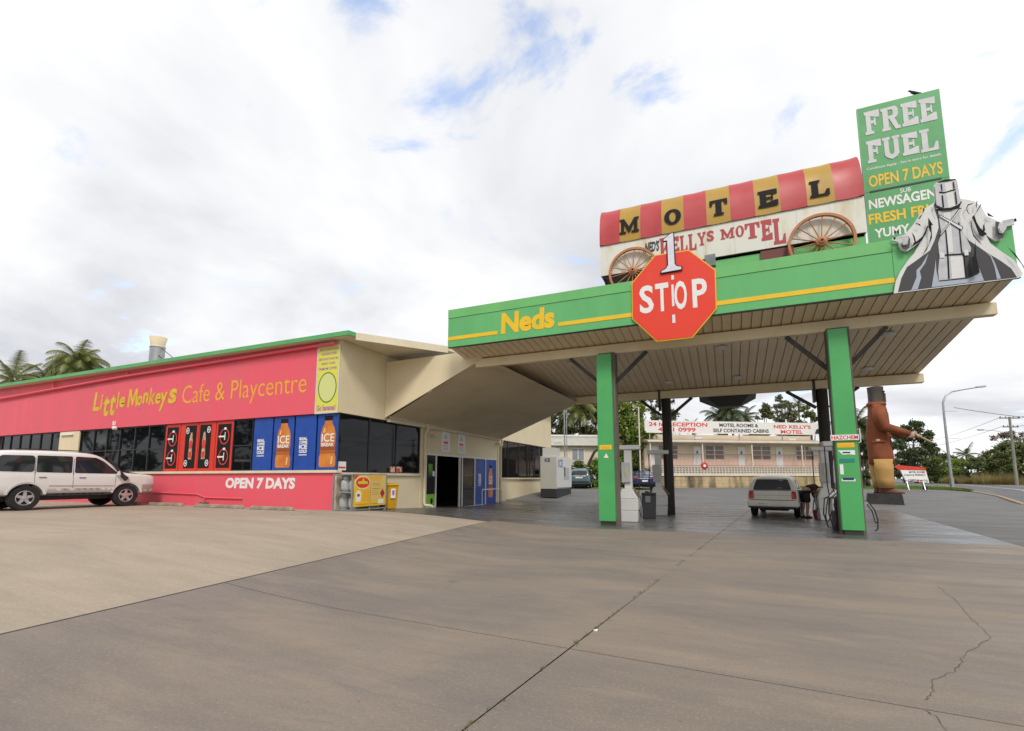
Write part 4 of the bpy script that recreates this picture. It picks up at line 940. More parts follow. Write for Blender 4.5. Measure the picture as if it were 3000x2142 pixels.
# bonnet letters follow the curved front: kept on the steep lower part
mb = MB()
def wrap_y(z):
    best = 15.4
    for k in range(0, 60):
        y, zz = bonnet(math.pi / 2 * k / 60)
        if zz <= z: best = y
    return best
slab_letters('MOTEL', [(-2.88, -2.25, 9.37, 9.92), (-1.46, -.95, 9.37, 9.91), (-.11, .39, 9.37, 9.91), (1.22, 1.74, 9.33, 9.88), (2.54, 3.02, 9.33, 9.86)], 0, M_BLACK, wag, lambda z: wrap_y(z) - .022)
M_FRED = mat('faded_red_paint', (.42, .055, .06), .6)
slab_letters('KELLYS', [(-1.63, -1.30, 8.33, 9.0), (-1.27, -1.04, 8.42, 8.97), (-1.02, -.80, 8.42, 8.96), (-.77, -.54, 8.42, 8.96), (-.50, -.26, 8.52, 8.95), (-.24, -.03, 8.60, 8.95)], 15.414, M_FRED, wag)
slab_letters('MOTEL', [(.15, .54, 8.59, 8.92), (.57, .80, 8.57, 8.94), (.82, 1.22, 8.46, 8.95), (1.25, 1.54, 8.33, 8.96), (1.56, 1.87, 8.15, 8.94)], 15.414, M_FRED, wag)
sign_text('lettering', "NED'S", (-2.10, -1.64, 8.60, 8.96), 15.414, mat('charcoal_paint', (.03, .035, .04), .6), wag, bold=.045, shear=.25)

# ---------------------------------------------------------------- FREE FUEL board
ff = thing('tall_sign_board', 'tall green FREE FUEL sign board rising above the right end of the canopy', 'sign', (5.1, 16.5, 6.0))
M_SIGNG = mat('sign_green', (0.085, 0.36, 0.12), 0.45, col2=(0.075, 0.32, 0.11), vscale=1.2)
M_SILV = mat('silver_letter', (0.60, 0.60, 0.61), 0.5, var=.08)
box('board', M_SIGNG, ff, 4.11, 6.06, 16.5, 16.58, 7.3, 9.74); box('board', M_SIGNG, ff, 4.11, 6.06, 16.5, 16.58, 9.75, 12.44)
box('edge_trim', M_FASC2, ff, 4.095, 4.108, 16.48, 16.6, 7.3, 12.45)
box('divider_bar', M_FRAME, ff, 4.22, 5.88, 16.485, 16.498, 9.72, 9.765)
MB().bar((4.5, 16.65, 5.6), (4.5, 16.65, 12.2), .1, .1).bar((5.7, 16.65, 5.6), (5.7, 16.65, 12.2), .1, .1).build('sign_post', M_GALV, ff, True)
slab_letters('FREE', [(4.25, 4.62, 11.53, 12.27), (4.66, 5.10, 11.52, 12.25), (5.14, 5.52, 11.52, 12.25), (5.56, 5.94, 11.52, 12.24)], 16.492, M_SILV, ff)
slab_letters('FUEL', [(4.24, 4.60, 10.63, 11.33), (4.63, 5.04, 10.66, 11.32), (5.08, 5.46, 10.63, 11.30), (5.50, 5.90, 10.61, 11.30)], 16.492, M_SILV, ff)
for s, r, b, m_ in (('Conditions Apply - See in store for details', (4.20, 5.93, 10.40, 10.50), .01, M_WHITE), ('SUB', (4.93, 5.18, 9.53, 9.66), .01, M_WHITE), ('NEWSAGENT', (4.17, 5.92, 9.20, 9.50), .03, M_WHITE), ('YUMY', (4.24, 5.06, 8.30, 8.58), .03, M_WHITE), ('OPEN 7 DAYS', (4.22, 5.93, 9.87, 10.24), .02, M_YEL), ('FRESH FRUIT', (4.13, 5.98, 8.74, 9.06), .03, M_YEL)):
    sign_text('lettering', s, r, 16.495, m_, ff, bold=b)
# bird on the board
bird = thing('crow', 'black crow perched on top of the tall green sign board', 'bird', (5.50, 16.54, 12.44))
def ringloft(mb, rings, n=10):
    vs = []; fs = []
    for (c, ra, rb, ax) in rings:
        for k in range(n):
            a = 2 * math.pi * k / n; vs.append((c[0], c[1] + ra * math.cos(a), c[2] + rb * math.sin(a)))
    for i in range(len(rings) - 1):
        for k in range(n): q = i * n + k; r_ = i * n + (k + 1) % n; fs.append((q, r_, r_ + n, q + n))
    fs.append(tuple(reversed(range(n)))); fs.append(tuple(range((len(rings) - 1) * n, len(rings) * n)))
    return mb.add(vs, fs)
ringloft(MB(), [((.17, 0, .03), .012, .008, 0), ((.08, 0, .06), .03, .03, 0), ((.0, 0, .09), .05, .055, 0), ((-.06, 0, .13), .04, .045, 0), ((-.085, 0, .17), .03, .033, 0), ((-.11, 0, .185), .02, .02, 0), ((-.15, 0, .178), .004, .004, 0)]).build('body', mat('black_feather', (.012, .012, .014), .5), bird, smooth='all')
MB().tube([(0, .015, .05), (-.005, .015, 0)], .004, 5).tube([(0, -.015, .05), (-.005, -.015, 0)], .004, 5).build('leg', M_BLACK, bird)

# ---------------------------------------------------------------- cut-out of the armoured gunman
cut = thing('gunman_cutout', 'black and white cut-out of a helmeted gunman at the canopy corner', 'cut-out sign', (4.95, 13.75, 5.74))
CM = {'w': mat('cutout_white', (.68, .68, .67), .5, var=.06, vscale=4), 'd': mat('cutout_charcoal', (.035, .034, .037), .5), 'k': M_BLACK, 'b': mat('cutout_blue_grey', (.36, .41, .48), .5), 'g': mat('cutout_grey', (.42, .43, .46), .5, col2=(.55, .55, .56), vscale=5)}
CN = {'w': 'white_shape', 'd': 'coat_lining', 'k': 'ink_mark', 'b': 'grey_fold', 'g': 'armour_plate'}
for i, (c, p) in enumerate(CUT):
    if i == 0: MB().prism(p, (0, 13.79, 0), (1, 0, 0), (0, 0, 1), (0, .04, 0)).build('board', CM['w'], cut, True)
    else: MB().poly([(a, 13.788 - .0022 * i, b) for a, b in p]).build(CN[c], CM[c], cut, True)
# ---------------------------------------------------------------- vehicles
M_TYRE = mat('tyre_rubber', (0.02, 0.02, 0.021), 0.85, var=.2)
M_RIM = mat('alloy_rim', (0.55, 0.55, 0.56), 0.3, metal=0.7)
M_STEELRIM = mat('steel_rim', (0.28, 0.28, 0.28), 0.45, metal=0.5)
M_CARGLASS = mat('car_glass', (0.02, 0.023, 0.026), 0.04, spec=0.6)
M_TRIM = mat('black_plastic', (0.025, 0.025, 0.026), 0.6)
M_TAIL = mat('tail_lamp_red', (0.42, 0.02, 0.02), 0.2, coat=.6)
M_LAMP = mat('clear_lamp', (0.6, 0.6, 0.62), 0.1, coat=.6)
M_PLATE = mat('number_plate', (0.7, 0.7, 0.66), 0.5)
M_CHROME = mat('chrome', (0.7, 0.7, 0.72), 0.12, metal=1.0)
def apply_mods(o):
    bpy.context.view_layer.update()
    dg = bpy.context.evaluated_depsgraph_get()
    me = bpy.data.meshes.new_from_object(o.evaluated_get(dg)); o.modifiers.clear(); o.data = me; return me
def bvh_of(me): return BVHTree.FromPolygons([v.co for v in me.vertices], [tuple(p.vertices) for p in me.polygons])
def car_sec(zb, zs, zbelt, zt, w, wt):
    return [(0, zb), (w * .82, zb), (w * .97, zb + .07), (w, zs), (w * .985, (zs + zbelt) / 2 + .05), (w * .955, zbelt), (w * .935, zbelt + .02), (wt + .045, zt - .13 if zt - zbelt > .3 else zt - .035), (wt - .06, zt - .03 if zt - zbelt > .3 else zt - .008), (wt * .5, zt), (0, zt + .008)]
def car_body(stations, m, parent, arches, r_arch, name='body', cut_w=.34):
    vs = []; fs = []; np_ = 11; full = 2 * np_ - 2
    for x, *p in stations:
        h = car_sec(*p)
        vs += [(x, y, z) for y, z in h] + [(x, -y, z) for y, z in h[-2:0:-1]]
    ns = len(stations)
    for i in range(ns - 1):
        for k in range(full): a, b = i * full + k, i * full + (k + 1) % full; fs.append((a, b, b + full, a + full))
    fs.append(tuple(reversed(range(full)))); fs.append(tuple(range((ns - 1) * full, ns * full)))
    o = MB().add(vs, fs).build(name, m, parent)
    sub = o.modifiers.new('s', 'SUBSURF'); sub.levels = 2; sub.render_levels = 2
    hw = max(p[5] for p in stations)
    cut = MB()
    for ax in arches:
        for s in (-1, 1):
            y0 = s * (hw - cut_w) ; y1 = s * (hw + .2)
            cut.tube([(ax[0], min(y0, y1), ax[1]), (ax[0], max(y0, y1), ax[1])], r_arch, 28)
    co = cut.build('arch_cutter', M_TRIM); co.location = parent.location; co.rotation_euler = parent.rotation_euler
    bo = o.modifiers.new('b', 'BOOLEAN'); bo.object = co; bo.operation = 'DIFFERENCE'; bo.solver = 'EXACT'
    me = apply_mods(o); bpy.data.objects.remove(co)
    if len(me.materials) == 0: me.materials.append(m)
    me.polygons.foreach_set('use_smooth', [True] * len(me.polygons)); me.set_sharp_from_angle(angle=R(40))
    return o, bvh_of(me)
def decal(bvh, pts, direc, m, name, parent, off=.006, cuts=3, axes=None, thick=0.0):
    """shape drawn in a side, rear or front view and laid on the body: direc is the ray direction"""
    bm = bmesh.new()
    def to3(a, b):
        if direc == 'L': return Vector((a, 3, b))
        if direc == 'R': return Vector((a, -3, b))
        if direc == 'B': return Vector((-9, a, b))
        if direc == 'F': return Vector((9, a, b))
    dv = {'L': Vector((0, -1, 0)), 'R': Vector((0, 1, 0)), 'B': Vector((1, 0, 0)), 'F': Vector((-1, 0, 0))}[direc]
    n = len(pts); dense = []
    for i in range(n):
        a, b = pts[i], pts[(i + 1) % n]; L_ = math.hypot(b[0] - a[0], b[1] - a[1]); k = max(1, int(L_ / .09))
        dense += [(a[0] + (b[0] - a[0]) * j / k, a[1] + (b[1] - a[1]) * j / k) for j in range(k)]
    vs = [bm.verts.new(to3(*p)) for p in dense]
    bm.faces.new(vs)
    bmesh.ops.triangulate(bm, faces=bm.faces, quad_method='BEAUTY', ngon_method='BEAUTY')
    for _ in range(cuts - 1):
        es = [e for e in bm.edges if e.calc_length() > .16]
        if not es: break
        bmesh.ops.subdivide_edges(bm, edges=es, cuts=1, use_grid_fill=False)
        bmesh.ops.triangulate(bm, faces=bm.faces)
    last = None
    for v in bm.verts:
        h = bvh.ray_cast(v.co, dv)
        if h[0] is not None: v.co = h[0] - dv * off; last = h[0]
        elif last is not None: v.co = v.co + dv * ((last - v.co).dot(dv) - off)
    if thick:
        bmesh.ops.solidify(bm, geom=bm.faces[:], thickness=thick)
    bmesh.ops.recalc_face_normals(bm, faces=bm.faces)
    me = bpy.data.meshes.new(name); bm.to_mesh(me); bm.free(); me.materials.append(m)
    me.polygons.foreach_set('use_smooth', [True] * len(me.polygons))
    return link(name, me, parent)
def strip(a, b, w):
    dx, dy = b[0] - a[0], b[1] - a[1]; l = math.hypot(dx, dy); nx_, ny_ = -dy / l * w / 2, dx / l * w / 2
    return [(a[0] + nx_, a[1] + ny_), (a[0] - nx_, a[1] - ny_), (b[0] - nx_, b[1] - ny_), (b[0] + nx_, b[1] + ny_)]
def round_poly(p, r=.06, k=4):
    out = []; n = len(p)
    for i in range(n):
        a, b, c = Vector(p[i - 1]), Vector(p[i]), Vector(p[(i + 1) % n])
        d1, d2 = (a - b), (c - b); q = min(r, d1.length * .45, d2.length * .45)
        s, e = b + d1.normalized() * q, b + d2.normalized() * q
        for j in range(k + 1):
            t = j / k; out.append(tuple((s * (1 - t) ** 2 + b * 2 * t * (1 - t) + e * t ** 2)))
    return out
def wheel(parent, x, y, r, w, rim, side, spokes=5, rr=None):
    rr = rr or r * .60
    t = MB().lathe([(rr, -w / 2), (r * .93, -w / 2), (r * .985, -w * .38), (r, -w * .2), (r, w * .2), (r * .985, w * .38), (r * .93, w / 2), (rr, w / 2), (rr, -w / 2)], (x, y, r), 'y', 32, caps=False).build('wheel', M_TYRE, parent, smooth=True)
    o = side
    q = MB().lathe([(rr, 0), (rr * 1.0, w * .48), (rr * .93, w * .46), (rr * .90, w * .2), (rr * .3, w * .12), (0, w * .12)] if o > 0 else [(rr, 0), (rr * 1.0, -w * .48), (rr * .93, -w * .46), (rr * .90, -w * .2), (rr * .3, -w * .12), (0, -w * .12)], (x, y, r), 'y', 28, caps=False)
    rm = q.build('rim_barrel', M_TRIM, None, smooth=True); rm.parent = t
    sp_ = MB()
    for k in range(spokes):
        a = 2 * math.pi * k / spokes + .3
        ca, sa = math.cos(a), math.sin(a); pa = .22 * rr; pb = .15 * rr
        yo = y + o * w * .40; yi = y + o * w * .26
        b = [(x + ca * .15 * rr - sa * pa, yo, r + sa * .15 * rr + ca * pa), (x + ca * .15 * rr + sa * pa, yo, r + sa * .15 * rr - ca * pa), (x + ca * .94 * rr + sa * pb, yo, r + sa * .94 * rr - ca * pb), (x + ca * .94 * rr - sa * pb, yo, r + sa * .94 * rr + ca * pb)]
        sp_.hexa([(p[0], yi, p[2]) for p in b], b)
    sp_.lathe([(rr * 1.0, o * w * .47), (rr * .90, o * w * .49), (rr * .86, o * w * .42), (rr * .90, o * w * .38)], (x, y, r), 'y', 28, caps=False)
    sp_.lathe([(rr * .3, o * w * .25), (rr * .28, o * w * .44), (0, o * w * .46)], (x, y, r), 'y', 14, caps=False)
    s2 = sp_.build('rim', rim, None, smooth=True); s2.parent = t
    return t

# ---- white four-wheel drive, nose towards the pink wall
M_CARW = mat('pearl_white_paint', (0.70, 0.69, 0.665), 0.3, coat=.6, var=.04, vscale=1)
M_CARW2 = mat('champagne_lower_paint', (0.36, 0.33, 0.28), 0.32, coat=.4)
suv_h = R(88.5)
sx, sy = -21.6, 9.72
suv = thing('parked_four_wheel_drive', 'white four wheel drive wagon with black snorkel parked nose to the pink wall', 'car', (sx, sy, g(sx, sy) + .018), suv_h)
st = [(-2.44, 0.62, 0.75, 1.05, 1.1, 0.8, 0.74), (-2.42, 0.5, 0.72, 1.13, 1.59, 0.88, 0.74), (-2.34, 0.46, 0.7, 1.16, 1.81, 0.94, 0.8), (-2.15, 0.45, 0.7, 1.17, 1.925, 0.965, 0.835), (-1.5, 0.45, 0.7, 1.17, 1.965, 0.97, 0.85), (-0.6, 0.45, 0.7, 1.16, 1.975, 0.97, 0.85), (0.15, 0.45, 0.7, 1.15, 1.95, 0.97, 0.835), (0.55, 0.45, 0.7, 1.145, 1.89, 0.97, 0.74), (0.82, 0.45, 0.7, 1.14, 1.71, 0.97, 0.74), (1.1, 0.45, 0.7, 1.14, 1.4, 0.968, 0.835), (1.3, 0.45, 0.7, 1.14, 1.255, 0.965, 0.8), (1.6, 0.45, 0.7, 1.14, 1.225, 0.96, 0.82), (1.98, 0.45, 0.7, 1.12, 1.205, 0.955, 0.83), (2.2, 0.46, 0.68, 1.09, 1.18, 0.94, 0.83), (2.32, 0.48, 0.67, 1.06, 1.14, 0.91, 0.81), (2.36, 0.5, 0.66, 1.03, 1.1, 0.87, 0.77), (2.375, 0.53, 0.65, 0.98, 1.04, 0.82, 0.72)]
sb_, sv = car_body(st, M_CARW, suv, [(-1.46, .40), (1.40, .40)], .47)
for d in ('R', 'L'):
    decal(sv, round_poly([(-2.28, 1.25), (-1.30, 1.23), (-1.30, 1.77), (-2.14, 1.76)], .10), d, M_CARGLASS, 'rear_quarter_window', suv)
    decal(sv, round_poly([(-1.25, 1.23), (-.30, 1.21), (-.30, 1.78), (-1.25, 1.78)], .05), d, M_CARGLASS, 'rear_door_window', suv)
    decal(sv, round_poly([(-.22, 1.21), (1.12, 1.19), (.66, 1.64), (.42, 1.76), (-.22, 1.78)], .06), d, M_CARGLASS, 'front_door_window', suv)
    for a, b in (((-1.28, .60), (-1.28, 1.70)), ((-.26, .60), (-.26, 1.70)), ((.98, .62), (1.02, 1.15))): decal(sv, strip(a, b, .012), d, M_TRIM, 'door_gap', suv, .003)
    decal(sv, strip((-.90, .78), (.95, .76), .03), d, M_CARW2, 'rub_strip', suv, .008)
    decal(sv, strip((-.93, .60), (.90, .60), .17), d, mat('silver_lower_paint', (.56, .55, .52), .3, coat=.5), 'lower_door_panel', suv, .014)
    decal(sv, round_poly([(1.93, .51), (2.34, .54), (2.35, .80), (1.90, .80)], .03), d, M_CARW2, 'bumper_corner', suv, .012)
    decal(sv, strip((-.95, .49), (.92, .49), .08), d, M_TRIM, 'side_step', suv, .03)
    decal(sv, strip((-1.18, 1.06), (-.98, 1.06), .035), d, M_CHROME, 'door_handle', suv, .02)
    decal(sv, strip((-.10, 1.05), (.10, 1.05), .035), d, M_CHROME, 'door_handle', suv, .02)
    s = -1 if d == 'R' else 1
    ringm = MB()
    for ax in (-1.46, 1.40):
        vs = []; fs = []
        for k in range(17):
            a = math.pi * (.07 + .86 * k / 16)
            for rr_, yy in ((.46, .962), (.52, .975), (.52, .93)): vs.append((ax + rr_ * math.cos(a), s * yy, .40 + rr_ * math.sin(a)))
            if k:
                q = k * 3; fs += [(q - 3, q - 2, q + 1, q), (q - 2, q - 1, q + 2, q + 1)]
        ringm = MB().add(vs, fs); ringm.build('wheel_flare', M_CARW, suv, smooth=True)
    MB().hexa([(1.02, s * .95, 1.12), (1.10, s * .95, 1.12), (1.08, s * 1.14, 1.13), (1.0, s * 1.14, 1.13)], [(.99, s * .95, 1.19), (1.06, s * .95, 1.2), (1.04, s * 1.15, 1.31), (.97, s * 1.15, 1.30)]).build('mirror', M_CARW, suv, bevel=.02)
    decal(sv, round_poly([(2.06, .86), (2.32, .84), (2.30, 1.0), (2.04, 1.02)], .03), d, M_LAMP, 'headlight', suv, .012)
    decal(sv, round_poly([(-2.42, .86), (-2.36, .86), (-2.34, 1.16), (-2.40, 1.16)], .02), d, M_TAIL, 'tail_lamp', suv, .012)
for x in (-1.46, 1.40):
    for s in (-1, 1): wheel(suv, x, s * .80, .40, .27, M_RIM, s)
# snorkel on the camera side, bull bar edge, bumper, windscreen
MB().tube([(1.35, -.955, 1.0), (1.22, -.96, 1.12), (1.05, -.93, 1.38), (.82, -.88, 1.68), (.76, -.86, 1.84)], [.09, .07, .05, .045, .05], 10).lathe([(.0, 0), (.075, .0), (.085, .05), (.075, .11), (0, .12)], (.74, -.86, 1.82), 'z', 14).build('snorkel', M_TRIM, suv, smooth=True)
MB().hexa([(2.12, -.90, .48), (2.42, -.66, .52), (2.42, .66, .52), (2.12, .90, .48)], [(2.12, -.96, .80), (2.44, -.70, .80), (2.44, .70, .80), (2.12, .96, .80)]).build('front_bumper', M_CARW2, suv, bevel=.04, seg=2)
MB().tube([(2.44, -.60, .55), (2.48, -.60, .98), (2.43, -.45, 1.04), (2.43, .45, 1.04), (2.48, .60, .98), (2.44, .60, .55)], .035, 8).build('nudge_bar', M_CHROME, suv, smooth=True)
decal(sv, [(-.80, .54), (.80, .54), (.82, .80), (-.82, .80)], 'F', M_CARW2, 'bumper_face', suv, .012)
decal(sv, round_poly([(-.70, 1.20), (.70, 1.20), (.60, 1.72), (-.60, 1.72)], .06), 'F', M_CARGLASS, 'windscreen', suv)
decal(sv, round_poly([(-.62, 1.15), (.62, 1.15), (.56, 1.62), (-.56, 1.62)], .06), 'B', M_CARGLASS, 'rear_window', suv)
MB().hexa([(-2.52, -.86, .46), (-2.30, -.92, .46), (-2.30, .92, .46), (-2.52, .86, .46)], [(-2.52, -.86, .68), (-2.30, -.92, .68), (-2.30, .92, .68), (-2.52, .86, .68)]).build('rear_bumper', M_CARW2, suv, bevel=.04, seg=2)
MB().box(-2.0, 2.0, -.55, .55, .30, .46).box(-1.6, -1.3, -.7, .7, .3, .45).box(1.3, 1.5, -.7, .7, .3, .45).build('chassis', M_TRIM, suv)
for s in (-1, 1): MB().bar((-1.7, s * .60, 1.985), (.1, s * .60, 1.985), .03, .03).build('roof_rail', M_TRIM, suv)

# ---- white utility with canopy at the pumps
M_UTE = mat('aged_white_paint', (0.68, 0.66, 0.60), 0.38, col2=(0.60, 0.58, 0.51), vscale=2, coat=.2)
uh = R(81)
ux, uy = 1.78, 22.15
ute = thing('white_utility', 'old white utility with a hard canopy refuelling at the right hand pumps', 'utility', (ux, uy, g(ux, uy) + .022), uh)
st = [(-2.42, .52, .62, .86, .90, .70, .64), (-2.40, .46, .60, .93, 1.0, .78, .70), (-2.30, .44, .60, .95, 1.20, .82, .70), (-2.08, .42, .60, .95, 1.43, .835, .64), (-1.9, .42, .6, .95, 1.475, .84, .64), (-.8, .40, .58, .94, 1.49, .845, .65), (-.55, .40, .58, .94, 1.47, .845, .65), (.1, .40, .58, .93, 1.46, .845, .64), (.45, .40, .58, .92, 1.38, .845, .62), (.95, .40, .58, .91, 1.08, .84, .66), (1.25, .40, .58, .89, .95, .835, .70), (1.9, .40, .58, .84, .90, .82, .70), (2.2, .42, .56, .78, .83, .76, .66), (2.30, .46, .54, .68, .72, .66, .56)]
M_SHADOW = mat('shadow_grey', (.34, .33, .30), .5)
ub, uv = car_body(st, M_UTE, ute, [(-1.45, .32), (1.38, .32)], .38)
decal(uv, round_poly([(-.61, .975), (.61, .975), (.50, 1.35), (-.50, 1.35)], .06), 'B', M_TRIM, 'window_seal', ute, .006)
decal(uv, round_poly([(-.57, 1.0), (.57, 1.0), (.47, 1.325), (-.47, 1.325)], .05), 'B', mat('dusty_glass', (.05, .055, .065), .08, spec=.6), 'rear_window', ute, .010)
decal(uv, strip((-.62, .78), (.62, .78), .012), 'B', M_SHADOW, 'tailgate_crease_shade', ute, .004)  # flat strip: the shadow of the tailgate crease is put into its colour
decal(uv, strip((-.74, .64), (-.74, .94), .012), 'B', M_TRIM, 'tailgate_gap', ute, .004)
decal(uv, strip((.58, .64), (.58, .94), .010), 'B', M_TRIM, 'tailgate_gap', ute, .004)
decal(uv, strip((-.72, .955), (.72, .955), .02), 'B', M_TRIM, 'tailgate_gap', ute, .004)
decal(uv, strip((-.72, .62), (.72, .62), .02), 'B', M_TRIM, 'tailgate_gap', ute, .004)
for s in (-1, 1):
    decal(uv, round_poly([(s * .60, .66), (s * .74, .66), (s * .74, .93), (s * .60, .93)], .02), 'B', M_TAIL, 'tail_lamp', ute, .012)
MB().hexa([(-2.54, -.80, .40), (-2.28, -.84, .40), (-2.28, .84, .40), (-2.54, .80, .40)], [(-2.54, -.80, .60), (-2.28, -.84, .60), (-2.28, .84, .60), (-2.54, .80, .60)]).build('rear_bumper', M_UTE, ute, bevel=.03, seg=2)
MB().box(-2.50, -2.30, -.78, .78, .34, .398).build('bumper_underside', M_TRIM, ute)
MB().box(-2.552, -2.541, -.05 + .15, .33 + .15, .44, .56).build('number_plate', M_PLATE, ute)
MB().box(-2.56, -2.553, .13, .45, .475, .525).build('plate_print', mat('plate_print', (.35, .2, .2), .5, col2=(.7, .7, .66), vscale=30, ramp=(.45, .55)), ute)
for d in ('R', 'L'):
    decal(uv, round_poly([(-2.0, 1.02), (-.72, 1.0), (-.72, 1.36), (-1.88, 1.34)], .06), d, M_CARGLASS, 'canopy_window', ute)
    decal(uv, round_poly([(-.45, .99), (.78, .97), (.42, 1.32), (-.45, 1.36)], .06), d, M_CARGLASS, 'door_window', ute)
    for a, b in (((-.52, .5), (-.52, 1.38)), ((.75, .5), (.78, .97))): decal(uv, strip(a, b, .012), d, M_TRIM, 'door_gap', ute, .003)
    s = -1 if d == 'R' else 1
    MB().hexa([(.66, s * .84, .96), (.74, s * .84, .96), (.73, s * 1.02, .98), (.65, s * 1.02, .98)], [(.64, s * .84, 1.02), (.71, s * .84, 1.03), (.70, s * 1.03, 1.12), (.62, s * 1.03, 1.11)]).build('mirror', M_TRIM, ute, bevel=.02)
for x in (-1.45, 1.38):
    for s in (-1, 1): wheel(ute, x, s * .70, .32, .20, M_STEELRIM, s, 8)
MB().box(-2.2, 1.9, -.45, .45, .24, .42).tube([(-1.45, -.6, .32), (-1.45, .6, .32)], .07, 8).tube([(-2.3, .35, .30), (-1.0, .35, .30)], .04, 8).build('chassis', M_TRIM, ute)
for d in ('R', 'L'): decal(uv, strip((-2.3, .955), (-.56, .945), .022), d, M_TRIM, 'canopy_gap', ute, .005)
decal(uv, round_poly([(-.60, .98), (.60, .98), (.52, 1.34), (-.52, 1.34)], .06), 'F', M_CARGLASS, 'windscreen', ute)

# ---- teal wagon in front of the far building
M_TEAL = mat('teal_paint', (0.115, 0.20, 0.23), 0.25, metal=.3, coat=.8)
tx, ty = -11.15, 40.0
tl = thing('teal_wagon', 'grey teal compact wagon with roof rails parked by the shrubs', 'car', (tx, ty, g(tx, ty)), R(99))
st = [(-2.24, .50, .62, .90, .96, .70, .64), (-2.22, .40, .60, 1.0, 1.15, .80, .68), (-2.05, .34, .6, 1.02, 1.46, .86, .64), (-1.8, .32, .58, 1.02, 1.60, .885, .64), (-1.0, .30, .58, 1.01, 1.665, .89, .66), (0, .30, .58, 1.0, 1.67, .89, .66), (.4, .30, .58, .99, 1.60, .89, .64), (1.0, .30, .58, .97, 1.22, .885, .68), (1.35, .30, .58, .94, 1.02, .88, .74), (1.9, .32, .56, .86, .94, .84, .72), (2.18, .36, .54, .74, .80, .74, .64), (2.26, .44, .52, .64, .68, .60, .5)]
tb, tv = car_body(st, M_TEAL, tl, [(-1.30, .35), (1.34, .35)], .40)
decal(tv, round_poly([(-.66, 1.10), (.66, 1.10), (.58, 1.50), (-.58, 1.50)], .10), 'B', M_CARGLASS, 'rear_window', tl, .008)
decal(tv, round_poly([(-.28, .84), (.28, .84), (.28, .96), (-.28, .96)], .02), 'B', M_PLATE, 'number_plate', tl, .012)
decal(tv, strip((-.55, 1.02), (.55, 1.02), .05), 'B', M_CHROME, 'tail_trim', tl, .012)
for s in (-1, 1): decal(tv, round_poly([(s * .60, .92), (s * .80, .92), (s * .78, 1.06), (s * .62, 1.06)], .03), 'B', M_TAIL, 'tail_lamp', tl, .012)
decal(tv, strip((-.80, .50), (.80, .50), .22), 'B', M_TRIM, 'bumper_panel', tl, .01)
for d in ('R', 'L'):
    decal(tv, round_poly([(-1.9, 1.12), (.95, 1.06), (.42, 1.48), (-1.6, 1.52)], .1), d, M_CARGLASS, 'side_window', tl)
    s = -1 if d == 'R' else 1
    MB().hexa([(.74, s * .88, 1.02), (.84, s * .88, 1.02), (.82, s * 1.06, 1.03), (.72, s * 1.06, 1.03)], [(.72, s * .88, 1.10), (.8, s * .88, 1.1), (.78, s * 1.07, 1.19), (.70, s * 1.07, 1.18)]).build('mirror', M_TEAL, tl, bevel=.02)
    MB().bar((-1.6, s * .58, 1.70), (.1, s * .58, 1.70), .04, .05).build('roof_rail', M_ALU, tl)
for x in (-1.30, 1.34):
    for s in (-1, 1): wheel(tl, x, s * .76, .34, .21, M_RIM, s)
MB().box(-2.0, 2.0, -.5, .5, .2, .34).build('chassis', M_TRIM, tl)

# ---- dark blue sedan
M_NAVY = mat('navy_paint', (0.012, 0.02, 0.085), 0.22, coat=.8)
bx_, by_ = -6.15, 39.4
bs = thing('blue_sedan', 'dark blue sedan with red tail lamps parked beyond the left hand pumps', 'car', (bx_, by_, g(bx_, by_)), R(103))
st = [(-2.38, .48, .60, .86, .90, .66, .60), (-2.36, .38, .58, .95, 1.02, .80, .70), (-2.2, .32, .56, .97, 1.06, .86, .72), (-1.75, .30, .56, .97, 1.09, .885, .72), (-1.45, .30, .56, .97, 1.18, .89, .68), (-.85, .30, .56, .96, 1.40, .89, .62), (-.3, .30, .56, .95, 1.455, .89, .63), (.3, .30, .56, .94, 1.43, .89, .62), (.75, .30, .56, .93, 1.24, .89, .64), (1.2, .30, .56, .92, 1.01, .885, .70), (1.9, .30, .55, .84, .92, .86, .72), (2.25, .34, .54, .74, .80, .76, .64), (2.38, .44, .52, .62, .66, .60, .5)]
bb, bv = car_body(st, M_NAVY, bs, [(-1.40, .33), (1.42, .33)], .385)
decal(bv, round_poly([(-.60, 1.12), (.60, 1.12), (.50, 1.36), (-.50, 1.36)], .08), 'B', mat('reflecting_glass', (.10, .13, .16), .05, spec=.8), 'rear_window', bs, .008)
decal(bv, strip((-.50, .84), (.50, .84), .035), 'B', M_CHROME, 'boot_trim', bs, .012)
decal(bv, round_poly([(-.2, .58), (.2, .58), (.2, .70), (-.2, .70)], .02), 'B', M_PLATE, 'number_plate', bs, .02)
decal(bv, [(.04 * math.cos(a), .93 + .04 * math.sin(a)) for a in np.linspace(0, 6.28, 11)[:-1]], 'B', mat('badge_teal', (.2, .5, .45), .3), 'badge', bs, .014)
for s in (-1, 1): decal(bv, round_poly([(s * .54, .80), (s * .80, .82), (s * .80, .98), (s * .56, .98)], .04), 'B', M_TAIL, 'tail_lamp', bs, .014)
decal(bv, strip((-.8, .44), (.8, .44), .12), 'B', M_TRIM, 'bumper_panel', bs, .01)
for d in ('R', 'L'):
    decal(bv, round_poly([(-1.35, 1.02), (.95, .99), (.38, 1.32), (-.75, 1.34)], .1), d, M_CARGLASS, 'side_window', bs)
    decal(bv, round_poly([(-2.36, .80), (-2.05, .84), (-2.08, .96), (-2.34, .97)], .03), d, M_TAIL, 'tail_lamp', bs, .012)
for x in (-1.40, 1.42):
    for s in (-1, 1): wheel(bs, x, s * .77, .325, .21, M_RIM, s)
MB().box(-2.0, 2.0, -.5, .5, .2, .34).build('chassis', M_TRIM, bs)
